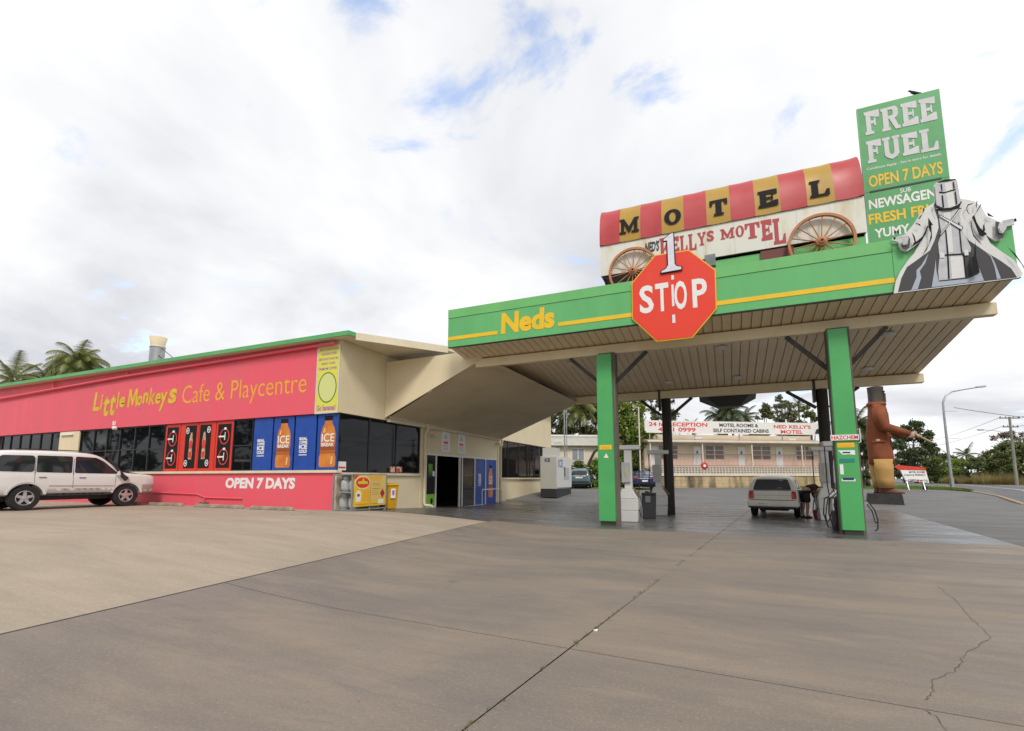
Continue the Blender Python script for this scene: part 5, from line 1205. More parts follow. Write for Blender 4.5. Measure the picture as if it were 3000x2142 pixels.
# ---------------------------------------------------------------- fuel pumps and things on the islands
M_PUMPW = mat('pump_white', (0.62, 0.62, 0.60), 0.45, var=.08, vscale=3)
M_PUMPG = mat('pump_grey', (0.42, 0.43, 0.44), 0.5, var=.1)
M_HOSE = mat('hose_rubber', (0.012, 0.012, 0.012), 0.5)
M_BRASS = mat('dirty_yellow_nozzle', (0.18, 0.14, 0.05), 0.5, var=.4)
def make_pump():
    p = thing('fuel_pump', '', 'fuel pump')
    MB().hexa([(-.27, -.24, .0), (.27, -.24, .0), (.27, .24, 0), (-.27, .24, 0)], [(-.30, -.26, .36), (.30, -.26, .36), (.30, .26, .36), (-.30, .26, .36)]).build('lower_cabinet', M_PUMPW, p, bevel=.015)
    MB().hexa([(-.30, -.26, .365), (.30, -.26, .365), (.30, .26, .365), (-.30, .26, .365)], [(-.31, -.27, .72), (.31, -.27, .72), (.31, .27, .72), (-.31, .27, .72)]).build('upper_cabinet', M_PUMPW, p, bevel=.015)
    MB().hexa([(-.31, -.27, .724), (.31, -.27, .724), (.31, .27, .724), (-.31, .27, .724)], [(-.20, -.24, 1.05), (.12, -.24, 1.05), (.12, .24, 1.05), (-.20, .24, 1.05)]).build('sloped_top', M_PUMPW, p, bevel=.015)
    MB().box(-.12, .12, -.12, .12, 1.05, 2.31).build('mast', M_PUMPW, p, bevel=.01)
    MB().box(-.40, .40, -.16, .16, 2.312, 2.46).build('mast_head', M_PUMPW, p, bevel=.02)
    MB().box(-.20, .08, -.19, -.122, 1.25, 1.90).build('display_panel', M_PUMPG, p, bevel=.01)
    MB().box(-.08, .0, -.2, -.192, 1.40, 1.78).build('price_strip', mat('price_strip', (.55, .52, .30), .5, var=.3, vscale=12), p)
    for s in (-1, 1):
        MB().tube([(s * .34, -.02, 2.30), (s * .34, -.02, 1.2), (s * .28, -.04, .45), (s * .37, -.05, .18), (s * .43, -.06, .10), (s * .45, -.06, .3), (s * .40, -.05, .62), (s * .36, -.03, .78)], .016, 7).build('hose', M_HOSE, p, smooth=True)
        MB().bar((s * .16, -.02, 1.02), (s * .36, -.02, .78), .06, .09).bar((s * .2, -.02, 1.03), (s * .14, -.02, 1.1), .03, .04).bar((s * .30, -.02, .90), (s * .24, -.02, .76), .03, .05).build('nozzle', M_BRASS, p, bevel=.008)
    return p
def copy_tree(o, parent=None):
    c = o.copy(); COL.objects.link(c); c.parent = parent
    for ch in [q for q in o.children]: copy_tree(ch, c)
    return c
pump = make_pump()
for i, (x, y, rz, lab) in enumerate([(-2.98, 16.25, R(4), 'white fuel pump with tall mast beside the left green column'), (-2.45, 19.62, R(4), 'white fuel pump in front of the left dark rear post'),
                                (2.98, 16.9, R(4), 'white fuel pump hidden behind the right green column'), (3.02, 19.55, R(4), 'white fuel pump in front of the right dark rear post')]):
    q = pump if i == 0 else copy_tree(pump)
    q.location = (x, y, g(x, y) + .022); q.rotation_euler = (0, 0, rz); q['label'] = lab; q['group'] = 'fuel pumps under the canopy'
# hoses looping at the right column
def hose_reel(name, label, loc, pts, r=.016):
    o = MB().tube(pts, r, 8).build(name, M_HOSE, None, smooth=True); o.location = loc; tag(o, label, 'hose')
hr = thing('hose_stand', 'dark hose stand with looped black hoses left of the right green column', 'hose stand', (2.70, 15.75, .022), R(5))
MB().box(-.16, .20, -.15, .15, 0, .52).build('cabinet', mat('dark_purple_cabinet', (.05, .04, .07), .6), hr, bevel=.02)
MB().box(-.10, .16, -.10, .10, .52, 1.02).build('upper_box', M_TRIM, hr, bevel=.03)
MB().bar((.1, 0, 1.0), (.1, 0, 2.55), .05, .05).build('pole', M_ALU, hr)
for k, (a, b) in enumerate(((-.20, .0), (-.32, -.12), (.02, .06))):
    MB().tube([(.0 + b * .3, -.14, .98), (a - .05, -.16, .85), (a - .10, -.18, .45), (a - .02, -.2, .10), (a + .12, -.2, .05), (a + .2, -.19, .25), (a + .16, -.17, .7), (b + .1, -.14, .98)], .017, 8).build('hose', M_HOSE, hr, smooth=True)
    MB().bar((a * .3, -.14, 1.0), (a * .3 - .14, -.16, .86), .05, .07).build('nozzle', M_CHROME, hr, bevel=.008)
MB().tube([(.06, .0, 2.5), (-.1, -.1, 1.8), (-.16, -.12, 1.15), (-.1, -.12, .98)], .014, 7).build('hose', M_HOSE, hr, smooth=True)
o = thing('hanging_hose', 'looped black hose hanging right of the right green column', 'hose', (3.18, 14.95, .0))
MB().tube([(-.05, 0, .78), (.02, -.02, .80), (.12, -.03, .62), (.17, -.03, .38), (.15, -.03, .16), (.09, -.03, .10)], .015, 7).build('hose', M_HOSE, o, smooth=True)
MB().tube([(-.02, .02, .76), (.07, .0, .60), (.11, 0, .36), (.13, 0, .30), (.16, 0, .32)], .013, 7).build('inner_hose', M_HOSE, o, smooth=True)
MB().bar((-.12, 0, .74), (0, 0, .80), .05, .05).build('hook', M_CHROME, o)
# dark litter bin between the left pumps
tb_ = thing('litter_bin', 'dark grey litter bin between the two left fuel pumps', 'bin', (-2.58, 17.85, .022), R(6))
MB().hexa([(-.21, -.21, 0), (.21, -.21, 0), (.21, .21, 0), (-.21, .21, 0)], [(-.24, -.24, .80), (.24, -.24, .80), (.24, .24, .80), (-.24, .24, .80)]).build('body', mat('dark_grey_bin', (.035, .037, .042), .55, var=.3), tb_, bevel=.02)
MB().box(-.25, .25, -.25, .25, .803, .88).build('rim', M_TRIM, tb_, bevel=.02)
MB().box(-.12, .06, -.262, -.243, .55, .78).build('wiper_holder', mat('grey_holder', (.16, .17, .18), .5), tb_, bevel=.01)
MB().box(-.14, .0, -.02, .1, .88, .93).bar((.02, 0, .86), (.1, .02, 1.02), .03, .03).build('squeegee', M_TRIM, tb_)

# ---------------------------------------------------------------- gas bottle cage, bin, ice freezer, wheel stops
gz = g(-11.4, 13.2) + .01
cage = thing('gas_bottle_cage', 'galvanised gas bottle exchange cage with yellow and red advert at the cafe corner', 'cage', (-11.47, 13.3, gz))
cx0, cx1, cy0, cy1, ch = -11.86, -11.08, 12.44, 14.16, 1.20
fr = MB()
for x in (cx0, cx1):
    for y in (cy0, cy1, (cy0 + cy1) / 2 if x == cx1 else cy0 + .4): fr.box(x - .02, x + .02, y - .02, y + .02, gz, gz + ch)
fr.build('post', M_GALV, cage, True)
for z in (.06, .62, ch):
    MB().box(cx0, cx1, cy0 - .015, cy0 + .015, gz + z - .02, gz + z + .02).box(cx0, cx1, cy1 - .015, cy1 + .015, gz + z - .02, gz + z + .02).box(cx1 - .015, cx1 + .015, cy0, cy1, gz + z - .02, gz + z + .02).box(cx0 + .02, cx1 - .02, cy0 + .02, cy1 - .02, gz + z - .012, gz + z).build('shelf', M_GALV, cage, True)
box('foot', M_GALV, cage, cx1 - .1, cx1 + .02, cy0, cy0 + .1, gz - .02, gz + .06); box('foot', M_GALV, cage, cx1 - .1, cx1 + .02, cy1 - .12, cy1, gz - .02, gz + .06)
wm = MB()
for k in range(15):
    x = cx0 + .03 + k * .05; wm.bar((x, cy0, gz + .06), (x, cy0, gz + ch), .004, .004)
for k in range(22):
    z = gz + .08 + k * .052; wm.bar((cx0, cy0 - .004, z), (cx1, cy0 - .004, z), .004, .004)
o = wm.build('wire_mesh', M_GALV, cage, True); o['kind'] = 'stuff'
ad = box('advert_panel', M_YEL, cage, cx1 + .022, cx1 + .03, cy0 + .06, cy1 - .05, gz + .16, gz + ch - .02)
def asub(name, mb, m):
    o = mb.build(name, m, None); o.parent = ad
    for v in o.data.vertices: v.co -= cage.location
xa = cx1 + .032
def ayz(pts, lay=0): return MB().poly([(xa + .0012 * lay, cy0 + .06 + a * 1.61, gz + .16 + b * 1.02) for a, b in pts])
def aell(a, b, ra, rb, lay=0, n=24): return ayz([(a + ra * math.cos(2 * math.pi * k / n), b + rb * math.sin(2 * math.pi * k / n)) for k in range(n)], lay)
asub('red_corner', ayz([(0, 1), (0, .85), (.14, 1)], 0), M_RED)
asub('field', ayz([(.50, .98), (.98, .98), (.98, .30), (.76, .20), (.50, .15)], 0), mat('peach_print', (.72, .50, .16), .5, col2=(.70, .55, .12), vscale=3))
asub('logo_edge', aell(.25, .76, .235, .21, 1), M_WHITE); asub('logo_ring', aell(.25, .76, .22, .19, 2), M_YEL)
asub('logo_oval', aell(.25, .76, .20, .17, 3), M_RED)
asub('logo_flame', ayz([(.22, .80), (.26, .94), (.30, .80)], 4), M_YEL)
asub('logo_band', ayz([(.10, .72), (.40, .72), (.39, .80), (.11, .80)], 4), mat('lime_yellow', (.65, .6, .05), .5))
asub('orange_field', ayz([(.24, .18), (.48, .16), (.48, .52), (.26, .52)], 1), M_ORANGE)
asub('bottle_print', ayz([(.06, .15), (.20, .15), (.21, .42), (.17, .50), (.09, .50), (.05, .42)], 2), M_WHITE)
asub('bottle_label', aell(.13, .36, .045, .05, 3, 14), M_BROWN)
for k, (a, b, c, w_) in enumerate(((.54, .90, .10, .32), (.54, .83, .05, .28), (.54, .72, .03, .24), (.54, .66, .03, .28), (.54, .55, .04, .26), (.54, .48, .02, .22), (.54, .42, .02, .22), (.54, .36, .02, .22), (.05, .06, .03, .42), (.54, .06, .03, .2))):
    asub('print_line', ayz([(a, b), (a + w_, b), (a + w_, b + c * .7), (a, b + c * .7)], 2), M_ORANGE if k < 2 else mat('dim_orange_print', (.5, .25, .05), .5))
asub('diamond', ayz([(.88, .24), (.96, .40), (.88, .56), (.80, .40)], 3), mat('dark_red_print', (.40, .015, .01), .5))
asub('white_patch', ayz([(.74, .06), (.92, .06), (.92, .20), (.74, .20)], 3), M_WHITE)
asub('panel_split', ayz([(.49, 0), (.50, 0), (.50, 1), (.49, 1)], 4), M_GALV)
M_GAS = mat('white_gas_bottle', (.62, .62, .60), .4, var=.15)
def gas_bottle():
    b = thing('gas_bottle', '', 'gas bottle')
    MB().lathe([(.10, 0), (.11, .04), (.135, .06), (.155, .12), (.155, .30), (.14, .36), (.09, .40), (0, .41)], n=18).build('cylinder', M_GAS, b, smooth=True)
    MB().lathe([(.085, .38), (.085, .50), (.075, .50), (.075, .38)], n=14, caps=False).build('collar', M_GAS, b, smooth=True)
    MB().lathe([(.025, .40), (.025, .46), (.04, .47), (.0, .49)], n=10).build('valve', M_BRASS, b)
    return b
gb0 = gas_bottle()
labs = ['white gas bottle on the upper shelf of the cage, left', 'white gas bottle on the upper shelf of the cage, right', 'white gas bottle on the lower shelf of the cage, left', 'white gas bottle on the lower shelf of the cage, right']
for i, (x, z) in enumerate([(-11.56, .625), (-11.24, .625), (-11.66, .065), (-11.30, .065)]):
    b = gb0 if i == 0 else copy_tree(gb0)
    b.location = (x, 12.68 + .03 * i, gz + z); b['label'] = labs[i]; b['group'] = 'gas bottles in the cage'
for i, (x, y, z) in enumerate([(-11.5, 13.15, .625), (-11.5, 13.15, .065)]):
    b = copy_tree(gb0); b.location = (x, y, gz + z); b['label'] = ['white gas bottle behind the advert on the upper cage shelf', 'white gas bottle behind the advert on the lower cage shelf'][i]; b['group'] = 'gas bottles in the cage'
M_BINY = mat('yellow_bin_plastic', (.62, .33, .008), .45, var=.1)
bz = g(-11.2, 14.75)
yb = thing('yellow_bin', 'yellow wheelie bin with a white sticker beside the gas bottle cage', 'bin', (-11.28, 14.62, bz + .01), R(70))
MB().hexa([(-.19, -.17, .03), (.19, -.17, .03), (.17, .20, .03), (-.17, .20, .03)], [(-.24, -.24, .86), (.24, -.24, .86), (.23, .26, .86), (-.23, .26, .86)]).build('body', M_BINY, yb, bevel=.025, seg=2)
MB().hexa([(-.26, -.27, .862), (.26, -.27, .862), (.25, .30, .862), (-.25, .30, .862)], [(-.22, -.22, .93), (.22, -.22, .93), (.22, .26, .96), (-.22, .26, .96)]).build('lid', M_BINY, yb, bevel=.02, seg=2)
MB().box(-.09, .09, -.245, -.21, .42, .76).build('sticker', M_WHITE, yb)
MB().poly([(-.05, -.248, .56), (0, -.25, .50), (.05, -.248, .56), (.05, -.248, .70), (-.05, -.248, .70)]).build('sticker_print', M_LILAC, yb)
for s in (-1, 1): MB().lathe([(.0, -.03), (.09, -.03), (.09, .03), (0, .03)], (s * .18, .24, .09), 'x', 14).build('wheel', M_TYRE, yb)
MB().tube([(-.18, .31, .88), (.18, .31, .88)], .02, 8).build('handle', M_BINY, yb)

fz = thing('ice_freezer', 'white ice merchandiser freezer on a black base beyond the shop doors', 'freezer', (-9.98, 29.7, g(-9.98, 29.7)), 0)
MB().box(-.50, .50, -1.52, 1.50, -.05, .44).build('plinth', mat('black_plinth', (.025, .025, .027), .6), fz)
MB().box(-.52, .52, -1.52, 1.52, .445, 2.42).build('cabinet', mat('warm_white_cabinet', (.46, .44, .39), .45, var=.06), fz, bevel=.02)
MB().box(.522, .56, -1.48, -.02, .52, 2.36).build('door', mat('freezer_door', (.62, .62, .60), .4, var=.06), fz, bevel=.01)
MB().box(.522, .56, .02, 1.48, .52, 2.36).build('door', MATS['freezer_door'], fz, bevel=.01)
MB().box(-.40, .35, -1.4, -.3, 2.42, 2.95).build('compressor_box', mat('compressor_box', (.52, .51, .47), .5), fz)
letters(MB(), 'ICE', (-.22, .12, 2.08, 2.30), (0, -1.525, 0), FX, FZ, .05).build('lettering', mat('dark_blue_letter', (.02, .03, .16), .5), fz)
mb = MB()
letters(mb, 'ICE', (-1.30, -.35, 1.75, 2.25), (.565, 0, 0), (0, 1, 0), FZ, .04); mb.build('lettering', mat('pale_blue_letter', (.20, .27, .42), .5), fz)
MB().box(.562, .57, -.2, .9, 1.0, 1.75).build('notice', M_PUMPG, fz); MB().box(.58, .62, -.10, -.06, 1.2, 1.8).build('door_handle', M_TRIM, fz)

M_STOPC = mat('old_concrete', (.34, .29, .22), .9, var=.4, vscale=5, bump=.3)
for i, (xa_, ya, xb_, yb_) in enumerate([(-20.9, 12.1, -18.8, 12.05), (-18.0, 12.0, -15.4, 11.95), (-14.9, 11.85, -12.9, 11.82), (-23.6, 12.2, -21.6, 12.15)]):
    cxm, cym = (xa_ + xb_) / 2, (ya + yb_) / 2; lng = math.hypot(xb_ - xa_, yb_ - ya)
    t = MB().hexa([(-lng / 2, -.09, 0), (lng / 2, -.09, 0), (lng / 2, .09, 0), (-lng / 2, .09, 0)], [(-lng / 2 + .06, -.06, .12), (lng / 2 - .05, -.06, .11), (lng / 2 - .05, .06, .12), (-lng / 2 + .06, .06, .11)]).build('wheel_stop', M_STOPC, None, bevel=.02)
    t.location = (cxm, cym, g(cxm, cym) + .016); t.rotation_euler = (0, 0, math.atan2(yb_ - ya, xb_ - xa_))
    tag(t, ['worn concrete wheel stop just right of the parked four wheel drive', 'worn concrete wheel stop below the red posters', 'worn concrete wheel stop below the blue posters', 'worn concrete wheel stop under the parked four wheel drive'][i], 'wheel stop', 'wheel stops along the pink wall')

# ---------------------------------------------------------------- giant statue
M_COAT = mat('rust_coat_paint', (.25, .068, .02), .8, col2=(.17, .042, .014), vscale=2.2, bump=.5, bscale=5, stretch=(1, 1, .45))
M_TROUS = mat('ochre_trouser_paint', (.50, .29, .09), .75, var=.2, vscale=2, bump=.2, bscale=8)
M_HELM = mat('iron_helmet', (.075, .062, .052), .7, col2=(.04, .03, .024), vscale=3, stretch=(1, 1, .3))
sta = thing('outlaw_statue', '', 'statue', (7.75, 32.85, g(7.75, 32.85)), YAW - R(30))
sta['label'] = 'giant statue in rust coloured coat and iron helmet holding a gun'
MB().hexa([(-.76, -.70, -.05), (.76, -.70, -.05), (.76, .70, -.05), (-.76, .70, -.05)], [(-.70, -.66, .55), (.70, -.66, .55), (.70, .66, .55), (-.70, .66, .55)]).build('plinth', mat('dark_plinth', (.03, .028, .026), .7, var=.4), sta, bevel=.02)
def loft(mb, rings, n=20, fold=0.0, seed=0, cap=True):
    """rings: (cx, cy, z, rx, ry)"""
    rr = random.Random(seed); ph = [rr.uniform(0, 6.28) for _ in range(4)]
    vs = []; fs = []
    for i, (cx, cy, z, rx, ry) in enumerate(rings):
        for k in range(n):
            a = 2 * math.pi * k / n
            f = 1 + fold * (math.sin(3 * a + ph[0] + z * .5) * .5 + math.sin(7 * a + ph[1] + z) * .3 + math.sin(5 * a + z * 2.2 + ph[2]) * .3)
            ca, sa = math.cos(a), math.sin(a)
            vs.append((cx + rx * f * math.copysign(abs(ca) ** .85, ca), cy + ry * f * math.copysign(abs(sa) ** .85, sa), z))
    for i in range(len(rings) - 1):
        for k in range(n): q = i * n + k; r_ = i * n + (k + 1) % n; fs.append((q, r_, r_ + n, q + n))
    if cap: fs.append(tuple(reversed(range(n)))); fs.append(tuple(range((len(rings) - 1) * n, len(rings) * n)))
    return mb.add(vs, fs)
for s, dx in ((-1, .10), (1, -.06)):
    loft(MB(), [(.0 + dx, s * .30, .84, .36, .30), (-.02 + dx, s * .30, 1.3, .38, .31), (-.04 + dx, s * .30, 1.8, .42, .33), (-.05 + dx, s * .30, 2.4, .46, .36)], 18, .05, 3 + s).build('trouser_leg', M_TROUS, sta, smooth='all')
    loft(MB(), [(.20 + dx, s * .28, .552, .58, .22), (.22 + dx, s * .28, .64, .56, .21), (.05 + dx, s * .28, .76, .38, .22), (-.02 + dx, s * .28, .92, .26, .22)], 16).build('boot', mat('brown_boot', (.14, .045, .02), .5, var=.3), sta, smooth='all')
loft(MB(), [(.04, 0, 2.15, .58, .60), (.03, 0, 2.6, .56, .58), (-.02, 0, 3.2, .53, .55), (-.05, 0, 3.75, .52, .52), (-.02, 0, 4.2, .50, .54), (.03, 0, 4.7, .47, .60), (.04, 0, 5.1, .43, .62), (.02, 0, 5.35, .40, .52), (.02, 0, 5.52, .38, .40)], 40, .05, 5).build('coat', M_COAT, sta, smooth='all')
MB().lathe([(.40, 5.45), (.37, 5.5), (.365, 6.05), (.38, 6.42), (.35, 6.43), (.33, 6.25)], (.03, 0, 0), n=24).build('helmet', M_HELM, sta, smooth=True)
MB().box(.30, .43, -.25, .25, 6.10, 6.16).build('visor_slot', M_BLACK, sta)
MB().box(.34, .46, -.20, .20, 5.52, 6.05).build('face_plate', M_HELM, sta, bevel=.03)
MB().tube([(.02, -.60, 5.15), (.05, -.70, 4.7), (.20, -.72, 4.12), (.75, -.68, 3.92), (1.25, -.62, 3.70)], [.30, .31, .27, .20, .16], 16).build('sleeve', M_COAT, sta, smooth='all')
MB().tube([(.02, .60, 5.15), (.05, .70, 4.7), (.20, .70, 4.12), (.75, .58, 3.92), (1.25, .45, 3.70)], [.30, .31, .27, .20, .16], 16).build('sleeve', M_COAT, sta, smooth='all')
hm = mat('hand_paint', (.48, .33, .26), .6)
loft(MB(), [(1.25, -.60, 3.50, .09, .08), (1.34, -.60, 3.56, .16, .11), (1.42, -.58, 3.66, .18, .13), (1.38, -.60, 3.78, .12, .11)], 12).build('hand', hm, sta, smooth='all')
for k in range(4): MB().tube([(1.46 + k * .03, -.72, 3.72 - k * .045), (1.54 + k * .02, -.66, 3.68 - k * .045), (1.52 + k * .02, -.54, 3.66 - k * .045)], .035, 7).build('finger', hm, sta, smooth='all')
MB().tube([(1.36, -.56, 3.80), (1.50, -.54, 3.82), (1.58, -.54, 3.76)], .035, 7).build('thumb', hm, sta, smooth='all')
MB().tube([(1.40, -.60, 3.72), (2.22, -.52, 3.18)], .05, 10).box(1.38, 1.46, -.65, -.55, 3.4, 3.72).tube([(1.45, -.60, 3.70), (1.72, -.57, 3.52)], .08, 10).build('pistol', mat('tan_pistol_paint', (.38, .27, .14), .6), sta, smooth=True)
MB().tube([(.30, -.10, 5.48), (.47, -.16, 4.9), (.50, -.12, 4.2), (.50, -.1, 3.2), (.58, -.1, 2.2)], .035, 6).build('coat_edge', M_COAT, sta, smooth='all')
loft(MB(), [(.02, 0, 5.36, .44, .50), (.02, 0, 5.46, .46, .48), (.02, 0, 5.56, .41, .42)], 24, .03, 8).build('collar', M_COAT, sta, smooth='all')
MB().box(-.35, .20, -.60, -.50, 3.30, 3.40).build('pocket_flap', M_COAT, sta, bevel=.02)
MB().box(-.20, -.02, -.61, -.52, 3.36, 3.48).build('pocket_item', hm, sta, bevel=.02)

# ---------------------------------------------------------------- portable arrow sign on the verge
tr = thing('arrow_sign', 'portable white motel sign with a red arrow top on the grass verge', 'sign', (11.3, 42.95, g(11.3, 42.95) + .05), YAW)
MB().prism([(-.10, 1.40), (1.70, 1.36), (1.86, .50), (.21, .67)], (0, 0, 0), (1, 0, 0), (0, 0, 1), (0, .08, 0)).build('board', M_WHITE, tr)
MB().prism([(-.46, 1.60), (-.12, 1.82), (-.12, 1.74), (1.66, 1.58), (1.71, 1.37), (-.10, 1.41), (-.12, 1.34)], (0, -.012, 0), (1, 0, 0), (0, 0, 1), (0, .10, 0)).build('arrow', mat('arrow_red', (.60, .05, .025), .5, var=.15), tr)
letters(MB(), 'MOTEL ROOMS', (.50, 1.62, 1.18, 1.32), (0, -.004, 0), FX, FZ, .02).build('lettering', M_BLACK, tr)
letters(MB(), 'CLEAN & FRIENDLY', (.12, 1.66, .98, 1.12), (0, -.004, 0), FX, FZ, .02).build('lettering', M_BLACK, tr)
letters(MB(), 'CABINS', (.38, .95, .62, .76), (0, -.004, 0), FX, FZ, .02).build('lettering', M_BLACK, tr)
letters(MB(), 'MOTEL', (1.22, 1.80, .58, .72), (0, -.004, 0), FX, FZ, .02).build('lettering', M_BLACK, tr)
MB().box(.98, 1.18, -.006, -.002, .60, .73).build('red_print', M_RED, tr)
for x in (.30, 1.45): MB().bar((x, .04, .6), (x - .12, -.25, 0), .05, .05).build('leg', M_GALV, tr); MB().bar((x, .04, .6), (x + .12, .35, 0), .05, .05).build('leg', M_GALV, tr)
for x in (1.45,): MB().lathe([(0, -.04), (.15, -.04), (.15, .04), (0, .04)], (x, -.1, .12), 'y', 16).build('wheel', M_TYRE, tr)

# ---------------------------------------------------------------- person filling a fuel can, the can
M_SKIN = mat('skin', (.42, .22, .15), .6)
M_SHIRT = mat('maroon_shirt', (.055, .012, .014), .85, var=.3, vscale=8)
M_SHORT = mat('black_shorts', (.014, .015, .017), .8)
px_, py_ = 2.42, 20.05
per = thing('person', 'person in maroon shirt and black shorts bending over to fill a red can', 'person', (px_, py_, .022), YAW)
def skin_mesh(name, nodes, edges, root, m, parent, sub=2):
    me = bpy.data.meshes.new(name); me.from_pydata([n[0] for n in nodes], edges, []); me.materials.append(m)
    o = link(name, me, parent)
    o.modifiers.new('k', 'SKIN'); sb_ = o.modifiers.new('s', 'SUBSURF'); sb_.levels = sub; sb_.render_levels = sub
    for v, n in zip(me.skin_vertices[0].data, nodes): v.radius = (n[1], n[1]); v.use_root = False
    me.skin_vertices[0].data[root].use_root = True
    apply_mods(o); o.data.polygons.foreach_set('use_smooth', [True] * len(o.data.polygons))
    if len(o.data.materials) == 0: o.data.materials.append(m)
    return o
# x = facing, y = left, z = up; bent forward at the hips
nd = [((0, 0, .92), .13), ((.0, .10, .88), .10), ((.02, .11, .50), .062), ((-.03, .12, .10), .042), ((.10, .13, .035), .035),
      ((0, -.10, .88), .10), ((.04, -.11, .50), .062), ((-.01, -.12, .10), .042), ((.12, -.13, .035), .035),
      ((.16, 0, 1.00), .13), ((.34, 0, 1.02), .15), ((.46, 0, .97), .11), ((.54, 0, .88), .055), ((.58, 0, .80), .085), ((.60, 0, .70), .075),
      ((.44, .19, .93), .06), ((.50, .20, .66), .044), ((.50, .14, .44), .033), ((.44, -.19, .93), .06), ((.52, -.21, .66), .044), ((.51, -.14, .44), .033)]
ed = [(0, 1), (1, 2), (2, 3), (3, 4), (0, 5), (5, 6), (6, 7), (7, 8), (0, 9), (9, 10), (10, 11), (11, 12), (12, 13), (13, 14), (11, 15), (15, 16), (16, 17), (11, 18), (18, 19), (19, 20)]
for s, w_ in ((1, 17), (-1, 20)):       # palms and fingers
    b = nd[w_][0]; nd.append(((b[0] + .01, b[1], b[2] - .07), .026)); pi_ = len(nd) - 1; ed.append((w_, pi_))
    for k in range(4):
        q0 = (b[0] - .03 + k * .022, b[1] - s * .005, b[2] - .12); q1 = (q0[0], q0[1] - s * .03, q0[2] - .035 + .004 * abs(k - 1))
        nd += [(q0, .0095), (q1, .008)]; n_ = len(nd); ed += [(pi_, n_ - 2), (n_ - 2, n_ - 1)]
    q0 = (b[0] + .05, b[1] - s * .015, b[2] - .08); nd += [(q0, .010), ((q0[0] + .015, q0[1] - s * .02, q0[2] - .03), .009)]; n_ = len(nd); ed += [(pi_, n_ - 2), (n_ - 2, n_ - 1)]
skin_mesh('body', nd, ed, 0, M_SKIN, per)
skin_mesh('shorts', [((0, 0, .95), .155), ((.0, .10, .86), .125), ((.015, .115, .66), .115), ((.02, .12, .52), .11), ((0, -.10, .86), .125), ((.03, -.115, .66), .115), ((.035, -.12, .52), .11)], [(0, 1), (1, 2), (2, 3), (0, 4), (4, 5), (5, 6)], 0, M_SHORT, per)
skin_mesh('shirt', [((.10, 0, .985), .155), ((.22, 0, 1.03), .16), ((.36, 0, 1.04), .175), ((.47, 0, .98), .13), ((.44, .18, .95), .085), ((.47, .20, .80), .075), ((.50, .20, .70), .07), ((.44, -.18, .95), .085), ((.48, -.21, .80), .075), ((.52, -.21, .70), .07)], [(0, 1), (1, 2), (2, 3), (3, 4), (4, 5), (5, 6), (3, 7), (7, 8), (8, 9)], 0, M_SHIRT, per)
loft(MB(), [(.50, 0, .80, .05, .07), (.545, 0, .84, .085, .088), (.56, 0, .78, .10, .092), (.53, 0, .70, .06, .075)], 14).build('hair', mat('grey_hair', (.30, .29, .27), .9), per, smooth='all')
MB().box(.665, .685, -.012, .012, .72, .76).build('nose', M_SKIN, per, bevel=.005)
for s in (-1, 1):
    MB().box(.655, .668, s * .03 - .010, s * .03 + .010, .765, .778).build('eye', M_BLACK, per)
    MB().box(-.10, .16, s * .125 - .05, s * .125 + .05, 0, .065).build('shoe', M_TRIM, per, bevel=.02, seg=2)
MB().box(.645, .66, -.022, .022, .685, .692).build('mouth', mat('lip', (.3, .1, .08), .6), per)
for s in (-1, 1): MB().lathe([(0, -.012), (.028, -.008), (.028, .008), (0, .012)], (.57, s * .095, .77), 'y', 10).build('ear', M_SKIN, per)
fc = thing('fuel_can', 'red plastic fuel can on the ground below the bending person', 'fuel can', (px_ + .40, py_ + .10, .022), YAW + .4)
MB().box(-.16, .16, -.09, .09, 0, .30).build('body', mat('red_can_plastic', (.42, .025, .015), .4), fc, bevel=.025, seg=2)
MB().bar((-.10, 0, .36), (.06, 0, .36), .03, .03).bar((-.10, 0, .30), (-.10, 0, .36), .03, .03).bar((.06, 0, .30), (.06, 0, .36), .03, .03).build('handle', MATS['red_can_plastic'], fc)
MB().lathe([(.03, .29), (.03, .34), (0, .345)], (.12, 0, 0), n=12).build('cap', M_TRIM, fc)
